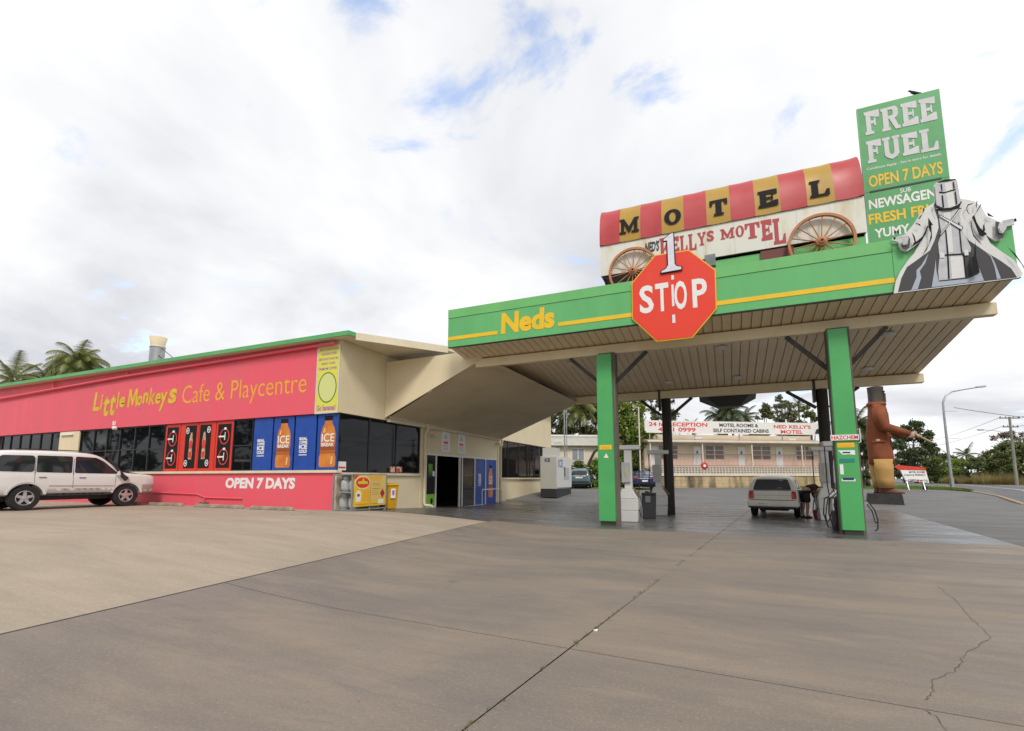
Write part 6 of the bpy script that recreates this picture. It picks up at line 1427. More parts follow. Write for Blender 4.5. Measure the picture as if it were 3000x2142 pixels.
# ---------------------------------------------------------------- motel behind the forecourt
M_MOTW = mat('beige_motel_wall', (.72, .63, .49), .8, var=.12, vscale=.8)
M_MOTP = mat('pinkish_render', (.72, .52, .42), .85, var=.12, vscale=.6)
M_TILE = mat('faded_roof_tile', (.52, .39, .32), .8, var=.25, vscale=3)
M_SLAB = mat('pale_slab', (.68, .61, .52), .8, var=.12, vscale=2)
M_BOARD = mat('white_sign_board', (.74, .73, .70), .5, var=.05)
M_STONE = None
def stone_mat():
    m = bpy.data.materials.new('stained_block_wall'); m.use_nodes = True; t = m.node_tree; b = t.nodes['Principled BSDF']; b.inputs['Roughness'].default_value = .9
    tc = N(t, 'ShaderNodeTexCoord')
    def nz(sc, st, lo, hi):
        mp = N(t, 'ShaderNodeMapping'); mp.inputs['Scale'].default_value = st; L(t, tc.outputs['Object'], mp.inputs[0])
        n = N(t, 'ShaderNodeTexNoise'); n.inputs['Scale'].default_value = sc; n.inputs['Detail'].default_value = 7; n.inputs['Roughness'].default_value = .65; L(t, mp.outputs[0], n.inputs['Vector'])
        r = N(t, 'ShaderNodeMapRange'); r.inputs[1].default_value = lo; r.inputs[2].default_value = hi; L(t, n.outputs[0], r.inputs[0]); return r
    def mx(f, A, B):
        x = N(t, 'ShaderNodeMix', data_type='RGBA'); L(t, f.outputs[0], x.inputs['Factor'])
        for s_, q in (('A', A), ('B', B)):
            if isinstance(q, tuple): x.inputs[s_].default_value = (*q, 1)
            else: L(t, q.outputs['Result'], x.inputs[s_])
        return x
    c = mx(nz(1.2, (1, 1, 1), .35, .65), (.56, .43, .23), (.48, .39, .24)); c = mx(nz(.55, (1.3, 1, .3), .46, .62), c, (.10, .08, .045)); c = mx(nz(9, (1, 1, 1.4), .5, .8), c, (.26, .20, .11))
    L(t, c.outputs['Result'], b.inputs['Base Color']); return m
M_STONE = stone_mat()
MA = R(31.7); MO = (-6.84, 46.15); MZ = .5
mot = thing('motel_building', 'two level beige motel with balcony rail and a white roof sign board', 'motel', (MO[0], MO[1], MZ), MA)
def mz(z): return z - MZ
def mbox(name, m, u0, u1, v0, v1, z0, z1, bevel=0.0): return MB().box(u0, u1, v0, v1, mz(z0), mz(z1)).build(name, m, mot, bevel=bevel)
ME = 19.4
# retaining wall courses of block
course = [.40, .68, .96, 1.24, 1.62]
rr = random.Random(5)
for k in range(4):
    u = .0 + (.0 if k % 2 else -.35)
    while u < ME:
        w_ = rr.uniform(.62, .95); a, b = max(u, 0), min(u + w_, ME)
        if b - a > .1:
            d = rr.uniform(-.02, .015)
            mbox('block', M_STONE, a + .006, b - .006, -1.0 + d, -.80, course[k] + .006, course[k + 1] - .006)
        u += w_
mbox('wall_core', M_STONE, 0, ME, -.80, 8.0, .2, 1.60)
mbox('terrace_slab', M_SLAB, -.05, ME + .05, -1.08, 6.0, 1.63, 1.84)
# breeze block screen
bb_ = MB()
for k in range(int(ME / .30)):
    u = k * .30
    for r_ in range(3):
        z = 1.845 + r_ * .205; cz, cu = mz(z + .1), u + .15
        for (a0, a1, c0, c1) in ((u + .01, u + .29, z, z + .03), (u + .01, u + .29, z + .17, z + .2), (u + .01, u + .05, z + .03, z + .17), (u + .25, u + .29, z + .03, z + .17)): bb_.box(a0, a1, -1.02, -.90, mz(c0), mz(c1))
        bb_.bar((u + .05, -.96, cz - .07), (u + .25, -.96, cz + .07), .1, .022)
o = bb_.build('breeze_block_screen', M_SLAB, mot); o['kind'] = 'stuff'
mbox('hole_shade_sheet', mat('hole_shade_dark', (.04, .035, .03), .9), 0, ME, -.885, -.87, 1.845, 2.46)  # added dark sheet: its colour stands in for the shade inside the screen's holes
mbox('screen_cap', M_SLAB, 0, ME, -1.04, -.88, 2.465, 2.50)
mbox('balcony_floor', M_SLAB, 0, ME, -.86, .0, 2.20, 2.36)
mbox('front_wall', M_MOTW, 0, ME, .32, .5, 2.36, 4.72)
mbox('wall_dado', M_MOTP, 0, ME, .29, .319, 2.36, 3.25)
mbox('end_wall', M_MOTP, 0, .18, .5, 8, 1.63, 4.72); mbox('end_wall', M_MOTP, ME - .18, ME, .5, 8, 1.63, 4.72); mbox('back_wall', M_MOTW, .2, ME - .2, 7.8, 8, 1.63, 4.72)
mbox('gutter', M_SLAB, -.2, ME + .2, -1.05, -.93, 4.68, 4.86, bevel=.02)
MB().hexa([(-.2, -.93, mz(4.74)), (ME + .2, -.93, mz(4.74)), (ME + .2, 8.2, mz(4.74)), (-.2, 8.2, mz(4.74))], [(-.2, -.93, mz(4.84)), (ME + .2, -.93, mz(4.84)), (ME + .2, 8.2, mz(6.0)), (-.2, 8.2, mz(6.0))]).build('roof', M_TILE, mot)
mbox('balcony_ceiling', M_SLAB, 0, ME, -.9, .3, 4.66, 4.70)
mbox('parapet', M_MOTW, 0, ME - 1.2, 1.6, 1.75, 5.0, 5.62)
sgn = mbox('roof_sign', M_BOARD, 0.0, 18.7, .02, .10, 5.62, 6.78)
for u in (.5, 5, 9.5, 14, 18.2): MB().bar((u, .14, mz(4.9)), (u, .14, mz(6.6)), .08, .08).build('sign_bracket', M_GALV, mot)
M_SRED = mat('sign_red_letter', (.62, .05, .05), .5); M_SBLK = mat('sign_black_letter', (.03, .03, .04), .5)
for s, r, m_ in (('24 hr RECEPTION', (.42, 6.23, 6.24, 6.62), M_SRED), ('4121 0999', (1.29, 5.03, 5.74, 6.14), M_SRED), ('MOTEL ROOMS &', (7.45, 11.46, 6.26, 6.60), M_SBLK), ('SELF CONTAINED CABINS', (6.78, 12.52, 5.74, 6.10), M_SBLK), ("NED KELLY'S", (13.08, 17.02, 6.20, 6.55), M_SRED), ('MOTEL', (13.77, 16.13, 5.70, 6.06), M_SRED)):
    q = MB(); letters(q, s, (r[0], r[1], mz(r[2]), mz(r[3])), (0, .014, 0), FX, FZ, .03); o = q.build('lettering', m_, None); o.parent = sgn
MB().prism([(17.4, 5.72), (18.3, 5.72), (18.0, 6.3), (17.6, 6.15)], (0, .014, -MZ), FX, FZ, (0, -.004, 0)).build('emblem', M_SBLK, mot)
M_CURT = mat('reddish_curtain', (.26, .14, .11), .6, var=.3, vscale=4); M_PANE = mat('window_pane', (.18, .11, .09), .08, spec=.6, var=.4, vscale=2)
for (a, b) in ((1.38, 3.29), (6.0, 7.93), (10.84, 12.77), (15.42, 17.35)):
    f = mbox('window', M_ALU, a, b, .26, .318, 3.18, 4.50)
    for i in range(2):
        for j in range(3):
            u0 = a + .06 + i * (b - a) / 2; u1 = u0 + (b - a) / 2 - .10; z0 = 3.22 + j * .43
            o = MB().box(u0, u1, .25, .257, mz(z0), mz(z0 + .38)).build('pane', M_PANE, None); o.parent = f
for u in (.55, 4.85, 9.6 - .25, 13.3):
    d = mbox('door', M_ALU, u, u + .72, .25, .318, 2.37, 4.40)
    o = MB().poly([(u + .22, .247, mz(3.75)), (u + .5, .247, mz(3.75)), (u + .36, .247, mz(4.05))]).build('wreath', mat('dark_green_wreath', (.02, .06, .04), .8), None); o.parent = d
for u in (.1, 5.15, 10.08, 15.21, 19.2): mbox('balcony_post', M_SLAB, u - .05, u + .05, -.86, -.76, 2.36, 4.66)
rl = MB().box(0, ME, -.84, -.80, mz(3.58), mz(3.64)).box(0, ME, -.83, -.81, mz(2.55), mz(2.59))
k = 0.1
while k < ME: rl.box(k - .008, k + .008, -.828, -.812, mz(2.59), mz(3.58)); k += .13
o = rl.build('railing', mat('brown_rail', (.20, .11, .09), .6), mot); o['kind'] = 'stuff'
ro = thing('red_hose_reel', 'round red hose reel on the motel balcony rail', 'hose reel', (MO[0] + 5.15 * math.cos(MA) + .98 * math.sin(MA), MO[1] + 5.15 * math.sin(MA) - .98 * math.cos(MA), 2.55), MA)
MB().lathe([(0, -.08), (.30, -.08), (.34, -.05), (.34, .05), (.30, .08), (0, .08)], (0, 0, 0), 'y', 22).build('reel', mat('reel_red', (.45, .03, .03), .4), ro, smooth=True)
MB().lathe([(0, -.10), (.13, -.10), (.13, -.085)], (0, 0, 0), 'y', 16).build('hub', M_WHITE, ro)
for u, z in ((4.7, 5.05), (9.4, 5.45), (14.2, 5.02)):
    MB().box(u - .35, u + .35, -.98, -.92, mz(z), mz(z + .10)).build('eave_lamp', M_WHITE, mot)

# far cream building on the left, seen below the link roof
fb = thing('cream_building', 'cream single storey building with grey roof behind the shrubs', 'building', (-17.2, 43.85, .5), YAW + R(4))
MB().box(0, 8.4, 0, 6, 0, 4.05).build('wall', M_MOTW, fb)
MB().hexa([(-.4, -.5, 4.05), (8.8, -.5, 4.05), (8.8, 6.4, 4.05), (-.4, 6.4, 4.05)], [(-.3, .3, 5.0), (8.7, .3, 5.0), (8.7, 6.3, 5.2), (-.3, 6.3, 5.2)]).build('roof', mat('grey_roof', (.42, .41, .37), .7, var=.15), fb)
MB().box(-.4, 8.8, .18, .30, 4.96, 5.14).build('roof_edge', M_BOARD, fb)
for u in (3.9, 6.4):
    w_ = MB().box(u, u + 1.25, -.05, .0, 2.6, 3.8).build('window', M_ALU, fb)
    for i in range(2):
        o = MB().box(u + .05 + i * .60, u + .58 + i * .60, -.06, -.052, 2.66, 3.74).build('pane', mat('pale_pane', (.25, .27, .29), .1), None); o.parent = w_
MB().box(2.2, 2.9, -.56, -.50, 4.5, 4.56).build('roof_light', M_WHITE, fb)

# ---------------------------------------------------------------- poles
lz = g(17.7, 54.3)
lamp = thing('street_lamp', 'tall grey street lamp with curved arm beside the road', 'street lamp', (17.7, 54.3, lz), YAW)
pts = [(0, 0, 0), (-.02, 0, 3), (-.03, 0, 6.6), (.0, 0, 7.5), (.3, 0, 8.1), (.9, 0, 8.45), (2.0, 0, 8.65), (3.1, 0, 8.82)]
MB().tube(pts, [.12, .11, .085, .08, .07, .06, .05, .05], 12).build('pole', M_GALV, lamp, smooth=True)
MB().hexa([(3.05, -.12, 8.78), (3.9, -.16, 8.86), (3.9, .16, 8.86), (3.05, .12, 8.78)], [(3.05, -.10, 8.92), (3.9, -.10, 9.02), (3.9, .10, 9.02), (3.05, .10, 8.92)]).build('lamp_head', mat('lamp_head', (.34, .35, .35), .4), lamp, bevel=.03)
for z in (4.3, 6.7): MB().bar((0, 0, z), (1.1, 0, z), .03, .03).build('banner_arm', M_GALV, lamp)
MB().box(-.13, .13, -.13, .13, 0, .9).build('base', M_GALV, lamp, bevel=.03)
def power_pole(x, y, h, label, arms=True, lean=(0, 0)):
    p = thing('power_pole', label, 'power pole', (x, y, g(x, y)), YAW, 'power poles along the road')
    MB().tube([(0, 0, -.2), (lean[0] * .5, 0, h / 2), (lean[0], 0, h)], [.17, .15, .12], 10).build('pole', mat('weathered_pole', (.27, .27, .22), .85, var=.3, stretch=(1, 1, .2)), p, smooth=True)
    for z, w_ in ((h - .15, 1.25), (h - 1.25, .95)):
        MB().box(-w_ + lean[0], w_ + lean[0], -.06, .06, z - .06, z + .06).build('cross_arm', mat('grey_timber_arm', (.12, .11, .10), .8), p)
        for k in (-1, -.4, .4, 1): MB().lathe([(.03, 0), (.05, .04), (.03, .1), (.05, .14), (0, .18)], (lean[0] + k * (w_ - .1), 0, z + .06), n=8).build('insulator', M_TRIM, p)
    return p
power_pole(32.2, 79.7, 8.4, 'grey timber power pole with two cross arms beyond the road', lean=(.1, 0))
power_pole(39.3, 140, 8.6, 'far small power pole rising behind the arrow sign')
sl_ = MB().tube([(0, 0, 0), (-2.0, 0, .35), (-3.4, 0, .45)], .03, 6)
o = thing('pole_lamp', 'lamp on a long thin arm fixed to the power pole', 'street lamp', (32.25, 79.7, 6.9), YAW)
sl_.build('arm', M_GALV, o); MB().box(-4.1, -3.35, -.12, .12, .38, .54).build('lamp_head', MATS['lamp_head'], o, bevel=.04)
def wire(label, a, b, sag):
    n = 16; pts = [(a[0] + (b[0] - a[0]) * k / n, a[1] + (b[1] - a[1]) * k / n, a[2] + (b[2] - a[2]) * k / n - sag * 4 * (k / n) * (1 - k / n)) for k in range(n + 1)]
    o = MB().tube(pts, .022, 5).build('power_line', M_BLACK); tag(o, label, 'power line')
wire('upper power line from the far pole to the near power pole', (38.2, 139.5, 9.1), (31.2, 79.3, 8.9), .6)
wire('power line running off to the right from the near pole top', (33.2, 80.1, 8.9), (44, 20, 10.5), .7)
wire('lower power line across the road from the near pole', (31.4, 79.4, 7.8), (38.3, 139.6, 7.9), .5)
wire('lower power line running off to the right from the near pole', (33.0, 80.0, 7.8), (44, 21, 9.2), .6)
wire('slack cable rising from the street lamp to the right', (18.5, 54.6, 7.6), (46, 66, 7.0), 1.2)
tv = thing('aerial_mast', 'slim aerial mast standing behind the cafe end wall', 'mast', (-10.6, 33.5, 0))
MB().tube([(0, 0, 0), (0, 0, 6.3)], .05, 8).tube([(.16, 0, 0), (.16, 0, 6.3)], .03, 8).build('pole', M_GALV, tv, smooth=True)
lt = thing('motel_lamp_post', 'thin white lamp post at the left end of the motel', 'lamp post', (-7.15, 44.9, g(-7.15, 44.9)), YAW)
MB().tube([(0, 0, 0), (0, 0, 7.3)], .06, 8).build('pole', M_SLAB, lt, smooth=True); MB().bar((0, 0, 7.25), (-.5, 0, 7.3), .05, .05).build('arm', M_SLAB, lt)
# ---------------------------------------------------------------- vegetation
def leaf_mat(name, c1, c2, trans=.35):
    m = bpy.data.materials.new(name); m.use_nodes = True; t = m.node_tree; t.nodes.clear()
    tc = N(t, 'ShaderNodeTexCoord'); ge = N(t, 'ShaderNodeNewGeometry')
    n = N(t, 'ShaderNodeTexNoise'); n.inputs['Scale'].default_value = .9; n.inputs['Detail'].default_value = 3; L(t, tc.outputs['Object'], n.inputs['Vector'])
    a = N(t, 'ShaderNodeMath', operation='MULTIPLY_ADD', i_1=.55, i_2=-.02); L(t, ge.outputs['Random Per Island'], a.inputs[0])
    b = N(t, 'ShaderNodeMath', operation='ADD'); L(t, a.outputs[0], b.inputs[0])
    r = N(t, 'ShaderNodeMapRange'); r.inputs[1].default_value = .35; r.inputs[2].default_value = .65; r.inputs[3].default_value = -.05; r.inputs[4].default_value = .5; L(t, n.outputs[0], r.inputs[0]); L(t, r.outputs[0], b.inputs[1])
    mx = N(t, 'ShaderNodeMix', data_type='RGBA', clamp_factor=True); L(t, b.outputs[0], mx.inputs['Factor']); mx.inputs['A'].default_value = (*c1, 1); mx.inputs['B'].default_value = (*c2, 1)
    d = N(t, 'ShaderNodeBsdfDiffuse'); L(t, mx.outputs['Result'], d.inputs[0])
    tr_ = N(t, 'ShaderNodeBsdfTranslucent'); L(t, mx.outputs['Result'], tr_.inputs[0])
    ms_ = N(t, 'ShaderNodeMixShader'); ms_.inputs[0].default_value = trans; L(t, d.outputs[0], ms_.inputs[1]); L(t, tr_.outputs[0], ms_.inputs[2])
    gl = N(t, 'ShaderNodeBsdfGlossy'); gl.inputs['Roughness'].default_value = .45; gl.inputs[0].default_value = (1, 1, 1, 1)
    m2 = N(t, 'ShaderNodeMixShader'); m2.inputs[0].default_value = .05; L(t, ms_.outputs[0], m2.inputs[1]); L(t, gl.outputs[0], m2.inputs[2])
    o = N(t, 'ShaderNodeOutputMaterial'); L(t, m2.outputs[0], o.inputs[0]); MATS[name] = m; return m
LM = dict(bright=leaf_mat('bright_leaf', (.11, .18, .02), (.30, .38, .055)), mid=leaf_mat('mid_leaf', (.065, .105, .02), (.18, .225, .05)),
          dark=leaf_mat('dark_leaf', (.036, .062, .018), (.11, .145, .04)), gum=leaf_mat('gum_leaf', (.07, .09, .036), (.19, .205, .09)),
          olive=leaf_mat('olive_leaf', (.09, .095, .022), (.20, .20, .05)), palm=leaf_mat('palm_leaf', (.10, .13, .028), (.30, .31, .085)), dry=leaf_mat('dry_grass', (.20, .16, .05), (.34, .28, .10)), brown=leaf_mat('brown_leaf', (.12, .09, .06), (.20, .15, .10)))
M_BARK = mat('grey_bark', (.17, .14, .11), .9, var=.4, vscale=5, stretch=(1, 1, .25), bump=.4, bscale=14)
M_DBARK = mat('dark_bark', (.05, .038, .028), .9, var=.4, vscale=5, stretch=(1, 1, .25))
def leaves(name, clumps, n, size, m, parent, seed=0, flat_=0.0, shell=.55, aspect=.5):
    """clumps: (cx, cy, cz, rx, ry, rz); leaf-sized quads through the volume of each clump"""
    r = np.random.default_rng(seed)
    cl = np.array(clumps, float); vol = cl[:, 3] * cl[:, 4] * cl[:, 5]; p = vol ** .67; p /= p.sum()
    k = r.choice(len(cl), n, p=p)
    d = r.normal(size=(n, 3)); d /= np.linalg.norm(d, axis=1)[:, None]
    rad = r.random(n) ** shell * np.where(r.random(n) < .22, r.uniform(.9, 1.6, n), r.uniform(.7, 1.1, n))
    c = cl[k, :3] + d * rad[:, None] * cl[k, 3:]
    a = r.normal(size=(n, 3)); a[:, 2] *= (1 - flat_); a /= np.linalg.norm(a, axis=1)[:, None]
    b = np.cross(a, r.normal(size=(n, 3))); b /= np.linalg.norm(b, axis=1)[:, None]
    s = size * r.uniform(.6, 1.5, n)[:, None]
    q = np.stack([c - a * s, c + b * s * aspect, c + a * s, c - b * s * aspect], 1).reshape(-1, 3)
    me = bpy.data.meshes.new(name); me.vertices.add(4 * n); me.vertices.foreach_set('co', q.ravel().astype(np.float32))
    me.loops.add(4 * n); me.loops.foreach_set('vertex_index', np.arange(4 * n, dtype=np.int32))
    me.polygons.add(n); me.polygons.foreach_set('loop_start', np.arange(0, 4 * n, 4, dtype=np.int32))
    me.update(calc_edges=True); me.materials.append(m)
    return link(name, me, parent)
def blob_clumps(r, n, w, h, z0, squash=.8, cs_=(.16, .34)):
    """uneven crown of width w and height h starting at z0"""
    out = []
    for i in range(n):
        t = r.random(); z = z0 + h * t; ww = w * math.sqrt(max(.05, 1 - (2 * (t - .42)) ** 2 * .75))
        a = r.uniform(0, 6.28); q = ww * math.sqrt(r.random()) * .85
        s = r.uniform(*cs_) * w
        out.append((q * math.cos(a), q * math.sin(a), z, s, s, s * squash))
    return out
def tree(label, x, y, h, w, kind='mid', n=5000, leaf=.14, trunk=.35, seed=1, cl=26, name='tree', z0=None, base=None, group=None, squash=.75, bark=None, shell=.5, cs_=(.16, .34)):
    t = thing(name, label, 'tree', (x, y, g(x, y)), random.Random(seed).uniform(0, 6.28), group)
    r = random.Random(seed); zc = h * trunk if z0 is None else z0
    cs = blob_clumps(r, cl, w, h - zc, zc, squash, cs_)
    tb = MB(); r0 = .035 * h
    tb.tube([(0, 0, -.2), (r.uniform(-.1, .1), r.uniform(-.1, .1), zc * .6), (r.uniform(-.2, .2), r.uniform(-.2, .2), zc * 1.05)], [r0, r0 * .75, r0 * .6], 9)
    for c in cs[: min(11, len(cs))]:
        tb.tube([(0, 0, zc * .85), (c[0] * .5 + r.uniform(-.2, .2), c[1] * .5 + r.uniform(-.2, .2), (zc + c[2]) / 2 + .1), (c[0], c[1], c[2])], [r0 * .45, r0 * .28, r0 * .08], 6)
    tb.build('trunk', bark or M_BARK, t, smooth=True)
    leaves('crown', cs, n, leaf, LM[kind], t, seed, shell=shell)
    return t
def palm(label, x, y, h, r_crown, seed=1, nf=20, kind='palm', lean=(0, 0), droop=.9, name='palm_tree', group=None, leaf_w=.017, trunk_r=.16, stiff=.35):
    t = thing(name, label, 'palm tree', (x, y, g(x, y)), 0, group); r = random.Random(seed)
    MB().tube([(0, 0, -.2), (lean[0] * .5, lean[1] * .5, h * .5), (lean[0], lean[1], h)], [trunk_r * 1.25, trunk_r, trunk_r * .85], 9).build('trunk', M_BARK, t, smooth=True)
    vs = []; fs = []
    for k in range(nf):
        az = 2.399 * k + r.uniform(-.3, .3); el = R(80) - R(105) * (k + .5) / nf + r.uniform(-.1, .1); L_ = r_crown * r.uniform(.85, 1.15)
        p = Vector((lean[0], lean[1], h)); d = Vector((math.cos(az) * math.cos(el), math.sin(az) * math.cos(el), math.sin(el))); ns = 12
        side = Vector((-math.sin(az), math.cos(az), 0))
        prev = p.copy(); pts = [prev]
        for s in range(ns):
            d.z -= droop / ns * (1.0 + s / ns * stiff * 2); d.normalize(); prev = prev + d * (L_ / ns); pts.append(prev.copy())
        for s in range(ns):
            a, b = pts[s], pts[s + 1]; u = (b - a).normalized(); up = side.cross(u).normalized()
            w_ = .018
            i = len(vs); vs += [a + side * w_, a - side * w_, b - side * w_, b + side * w_]; fs.append((i, i + 1, i + 2, i + 3))
            if s < 1: continue
            for q in range(6):
                c = a.lerp(b, (q + r.random() * .6) / 6); ll = L_ * .33 * math.sin(math.pi * min(1, (s + 1.2) / (ns + 1.6))) ** .7 * r.uniform(.8, 1.1)
                for sg in (-1, 1):
                    dd = (side * sg * .85 + u * .55 + up * r.uniform(-.1, .3) - Vector((0, 0, .35))).normalized(); tip = c + dd * ll - Vector((0, 0, ll * .18))
                    wv = u * (leaf_w * r_crown * .5)
                    i = len(vs); vs += [c - wv, c + wv, tip]; fs.append((i, i + 1, i + 2))
    me = bpy.data.meshes.new('crown'); me.from_pydata([tuple(v) for v in vs], [], fs); me.materials.append(LM[kind]); link('crown', me, t)
    return t
def cam_pt(px, D):
    lat = (px - 1500) / 1430 * D; return (lat * math.cos(YAW) - D * math.sin(YAW), lat * math.sin(YAW) + D * math.cos(YAW))
def zt(py, D): return 1.4 + (1402 - py) / 1430 * D
# palms over the cafe roof
for i, (px, D, py, rc_, lab, nf, dr) in enumerate([(28, 42, 1130, 2.4, 'spiky palm at the far left edge above the cafe roof', 18, .7), (130, 44, 1135, 2.4, 'low drooping palm between the two taller left palms', 34, 1.6), (222, 42, 1088, 2.7, 'bushy full palm left of the roof vent', 70, 1.7)]):
    x, y = cam_pt(px + (1402 - py) * .1 * (1 if px > 1500 else -.6), D); palm(lab, x, y, zt(py, D), rc_, 11 + i, nf, droop=dr, group='palms behind the cafe roof')
# lush group between cafe and motel
x, y = cam_pt(1700, 58); palm('feathery palm behind the cream building', x, y, 9.4, 3.6, 21, 34, 'palm', droop=1.2)
x, y = cam_pt(1650, 62); tree('broad sparse gum tree behind the cream building', x, y, 13, 4.8, 'gum', 10000, .16, .25, 31, 70, cs_=(.10, .2), shell=.65)
x, y = cam_pt(1745, 58); tree('olive green tree left of the bright bamboo', x, y, 10.5, 3.0, 'olive', 12000, .15, .08, 32, 60, cs_=(.16, .28))
x, y = cam_pt(1835, 47.5); t = tree('dense bright green bamboo clump left of the motel', x, y, 9.4, 2.7, 'bright', 30000, .15, .05, 33, 110, name='bamboo_clump', z0=.3, cs_=(.20, .30), shell=.6)
x, y = cam_pt(1925, 64); tree('airy gum tree behind the left end of the motel sign', x, y, 13.5, 3.6, 'gum', 6000, .16, .35, 34, 50, shell=.7, cs_=(.10, .2))
x, y = cam_pt(1790, 60); tree('dark tree mass behind the bamboo', x, y, 11, 4.4, 'mid', 14000, .17, .04, 35, 70, cs_=(.16, .26))
x, y = cam_pt(1610, 62); tree('dark tree at the end of the cafe wall', x, y, 10.5, 3.8, 'mid', 9000, .17, .1, 36, 50, cs_=(.14, .26))
# shrubs in front of the cream building
for i, (px, D, h_, w_, k_, lab) in enumerate([(1668, 44.5, 1.8, 1.2, 'bright', 'light green shrub left of the teal wagon'), (1690, 44.3, 2.2, 1.0, 'mid', 'taller shrub behind the teal wagon'), (1752, 44.0, 2.5, 1.5, 'bright', 'leafy shrub right of the teal wagon'), (1790, 43.5, 2.2, 1.3, 'mid', 'low shrub beside the left green column'), (1652, 44.8, 2.3, .8, 'olive', 'thin shrub beyond the ice freezer')]):
    x, y = cam_pt(px, D); tree(lab, x, y, h_, w_ * 1.15, k_, 4500, .11, .05, 50 + i, 26, name='shrub', z0=.15, group='shrubs by the cream building')
x, y = cam_pt(1745, 43.0)
o = thing('leaning_trunk', 'dark leaning palm trunk arching over the teal wagon', 'tree trunk', (x, y, g(x, y)), YAW)
MB().tube([(-.9, 0, 0), (-.85, 0, 1.2), (-.5, 0, 2.4), (-.1, 0, 3.15), (.25, 0, 3.4), (.6, 0, 3.3)], [.15, .13, .12, .12, .11, .1], 9).build('trunk', M_DBARK, o, smooth=True)
# behind the motel
for i, (px, D, py, rc_, lab) in enumerate([(2032, 72, 1262, 1.6, 'small palm poking above the motel sign'), (2108, 66, 1232, 2.4, 'left palm of the cluster above the motel sign'), (2150, 64, 1215, 2.7, 'tallest palm of the cluster above the motel sign'), (2186, 68, 1240, 2.3, 'right palm of the cluster above the motel sign')]):
    x, y = cam_pt(px, D); palm(lab, x, y, zt(py, D), rc_, 60 + i, 24, 'dark' if i else 'palm', droop=1.3, group='palms behind the motel')
x, y = cam_pt(2140, 70); tree('dark bushy tree among the palms behind the motel', x, y, zt(1200, 70), 3.2, 'mid', 7500, .17, .1, 71, 40, cs_=(.16, .28))
x, y = cam_pt(2250, 70); tree('rounded olive tree above the middle of the motel sign', x, y, zt(1198, 70), 2.1, 'olive', 5500, .15, .15, 72, 36, cs_=(.18, .3))
x, y = cam_pt(2298, 78); tree('tall airy gum tree above the motel sign', x, y, zt(1168, 78), 2.9, 'gum', 5600, .15, .42, 73, 70, shell=.8, cs_=(.12, .22))
x, y = cam_pt(2318, 72); tree('grey green tree below the airy gum', x, y, zt(1205, 72), 2.3, 'gum', 5000, .15, .12, 74, 34, cs_=(.16, .28))
x, y = cam_pt(2372, 68); tree('mixed green tree beside the right rear post', x, y, zt(1200, 68), 2.6, 'mid', 6000, .15, .1, 75, 36, cs_=(.16, .28))
x, y = cam_pt(2348, 84); palm('far thin palm beside the right rear post', x, y, zt(1195, 84), 1.6, 77, 14, 'dark')
# dark palms between column and statue
for i, (px, D, py, rc_) in enumerate([(2512, 46, 1262, 2.4), (2535, 48, 1290, 2.2)]):
    x, y = cam_pt(px, D); palm(['dark palm directly right of the right green column', 'dark palm just left of the giant statue'][i], x, y, zt(py, D), rc_, 80 + i, 30, 'dark', droop=1.5)
x, y = cam_pt(2522, 47); tree('dark leafy shrub below the palms left of the statue', x, y, 4.2, 1.3, 'dark', 3500, .12, .05, 83, 20, name='shrub', z0=.1)
x, y = cam_pt(2485, 50); tree('dark tree behind the right green column', x, y, 5.5, 1.6, 'mid', 3500, .13, .1, 84, 20)
# trees across the road
x, y = cam_pt(2675, 88); tree('large dark gum tree behind the arrow sign', x, y, zt(1248, 88), 4.2, 'dark', 15000, .19, .12, 90, 75, squash=.8, shell=.6, cs_=(.12, .24))
x, y = cam_pt(2715, 92); tree('smaller dark gum right of the large gum', x, y, zt(1310, 92), 3.0, 'gum', 6000, .18, .1, 91, 40, cs_=(.14, .26))
bush = [(2600, 95, 1350, 3.0, 'mid'), (2735, 84, 1352, 3.2, 'mid'), (2765, 88, 1345, 3.4, 'dark'), (2800, 80, 1362, 2.6, 'bright'), (2830, 84, 1355, 3.0, 'mid'), (2862, 76, 1360, 2.3, 'dark'), (2892, 72, 1345, 2.6, 'mid'), (2925, 72, 1325, 3.0, 'olive'), (2955, 70, 1315, 3.2, 'mid'), (2992, 68, 1320, 3.2, 'olive'), (3030, 66, 1310, 3.2, 'mid'), (2640, 96, 1362, 3.0, 'dark'), (3075, 62, 1312, 3.2, 'dark')]
pl = ['behind the far end of the statue arm', 'right of the arrow sign', 'left of the street lamp foot', 'just left of the street lamp pole', 'just right of the street lamp pole', 'below the lone far palm', 'dark and low before the tall roadside tree', 'below the bare tree, olive', 'beside the power pole foot', 'right of the power pole', 'at the right picture edge', 'behind the arrow sign', 'beyond the right picture edge']
for i, (px, D, py, w_, k_) in enumerate(bush):
    x, y = cam_pt(px, D); tree('roadside bush ' + pl[i], x, y, zt(py, D), w_, k_, 3600, .17, .04, 100 + i, 20, name='roadside_bush', z0=.1, group='bushes across the road')
x, y = cam_pt(2828, 92); palm('lone far palm beyond the road', x, y, zt(1342, 92), 2.4, 95, 14, 'dark')
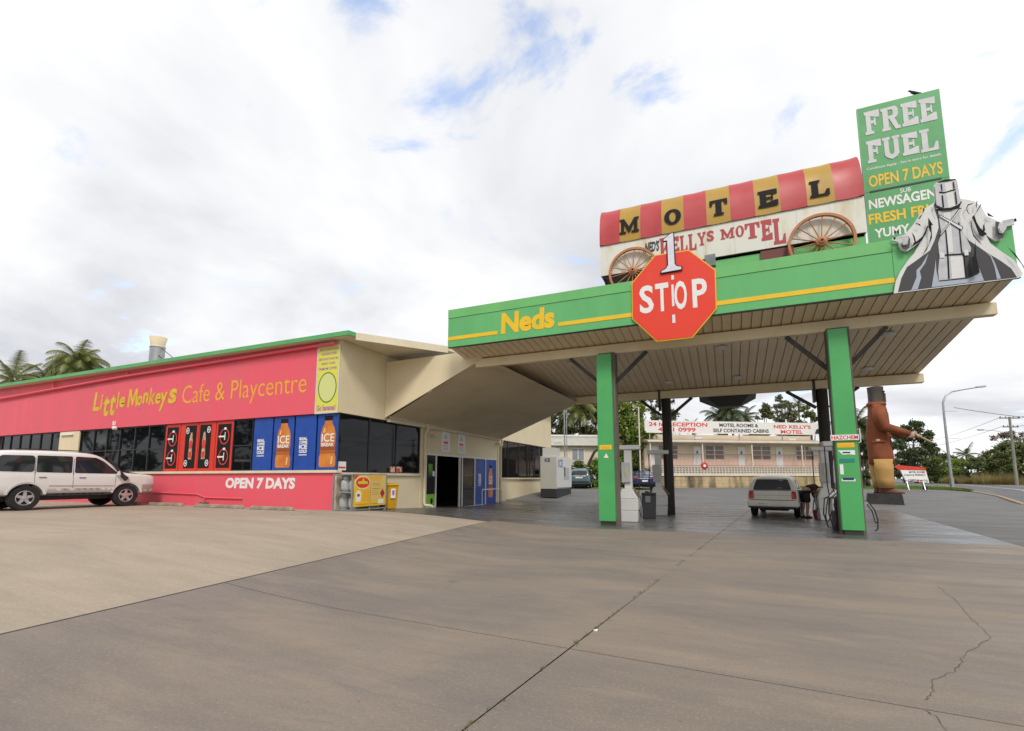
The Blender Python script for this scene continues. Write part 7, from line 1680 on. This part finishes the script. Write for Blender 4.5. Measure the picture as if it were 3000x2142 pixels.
# bare spreading tree on the right
x, y = cam_pt(2965, 76)
bt = thing('bare_tree', 'spreading half bare tree with sparse brown leaves at the right edge', 'tree', (x, y, g(x, y)), YAW)
rb = random.Random(9); tb = MB(); tips = []
def branch(p, d, l, r_, depth):
    q = p + d * l; m_ = p + d * l * .5 + Vector((rb.uniform(-.1, .1), rb.uniform(-.1, .1), rb.uniform(0, .15))) * l * .3
    tb.tube([p, m_, q], [r_, r_ * .8, r_ * .6], 5)
    if depth == 0: tips.append(q); return
    for k in range(3 if depth > 1 else 2):
        nd_ = (d + Vector((rb.uniform(-.8, .8), rb.uniform(-.8, .8), rb.uniform(-.25, .45)))).normalized(); branch(q, nd_, l * rb.uniform(.62, .82), r_ * .6, depth - 1)
branch(Vector((0, 0, 0)), Vector((0, 0, 1)), 2.6, .2, 4)
tb.build('trunk', M_DBARK, bt, smooth=True)
leaves('crown', [(q.x, q.y, q.z, .55, .55, .35) for q in tips], 4200, .13, LM['brown'], bt, 9, shell=.7)
# tall dry grass on the far bank
def tuft(label, px, D, w_, h_, seed):
    x, y = cam_pt(px, D); r = random.Random(seed); vs = []; fs = []
    for k in range(900):
        a, q = r.uniform(0, 6.28), w_ * math.sqrt(r.random()); bx, by = q * math.cos(a), q * math.sin(a) * .6; hh = h_ * r.uniform(.5, 1.1); lx, ly = r.gauss(0, .25), r.gauss(0, .25)
        ww = .03; c, s_ = math.cos(a) * ww, math.sin(a) * ww; i = len(vs); vs += [(bx - c, by - s_, 0), (bx + c, by + s_, 0), (bx + lx, by + ly, hh)]; fs.append((i, i + 1, i + 2))
    me = bpy.data.meshes.new('dry_grass_tuft'); me.from_pydata(vs, [], fs); me.materials.append(LM['dry']); o = link('dry_grass_tuft', me); o.location = (x, y, g(x, y)); tag(o, label, 'grass', 'dry grass tufts across the road')
for i, (px, D, w_, h_) in enumerate([(2795, 74, 1.4, 1.3), (2838, 72, 1.6, 1.0), (2905, 66, 2.3, 1.8), (2930, 64, 2.0, 1.3), (2780, 78, 1.2, 1.0)]):
    tuft(['dry grass tuft left of the street lamp foot', 'dry grass tuft right of the street lamp foot', 'tallest golden grass clump left of the power pole', 'low golden grass beside the power pole', 'thin dry grass tuft by the far road edge'][i], px, D, w_, h_, 200 + i)
# trees across the street behind the viewer: they darken the reflections in the cafe windows
for i, (x, y, h_, w_) in enumerate([(-70, -24, 15, 8), (-58, -30, 16, 8), (-46, -26, 14, 7.5), (-36, -32, 16, 8), (-27, -27, 13, 7), (-82, -16, 14, 8), (-18, -33, 15, 8), (-8, -30, 13, 7), (4, -34, 15, 8)]):
    tree('tall dark street tree standing across the road behind the viewpoint', x, y, h_, w_, 'dark', 2600, .42, .12, 300 + i, 26, group='street trees opposite the cafe')
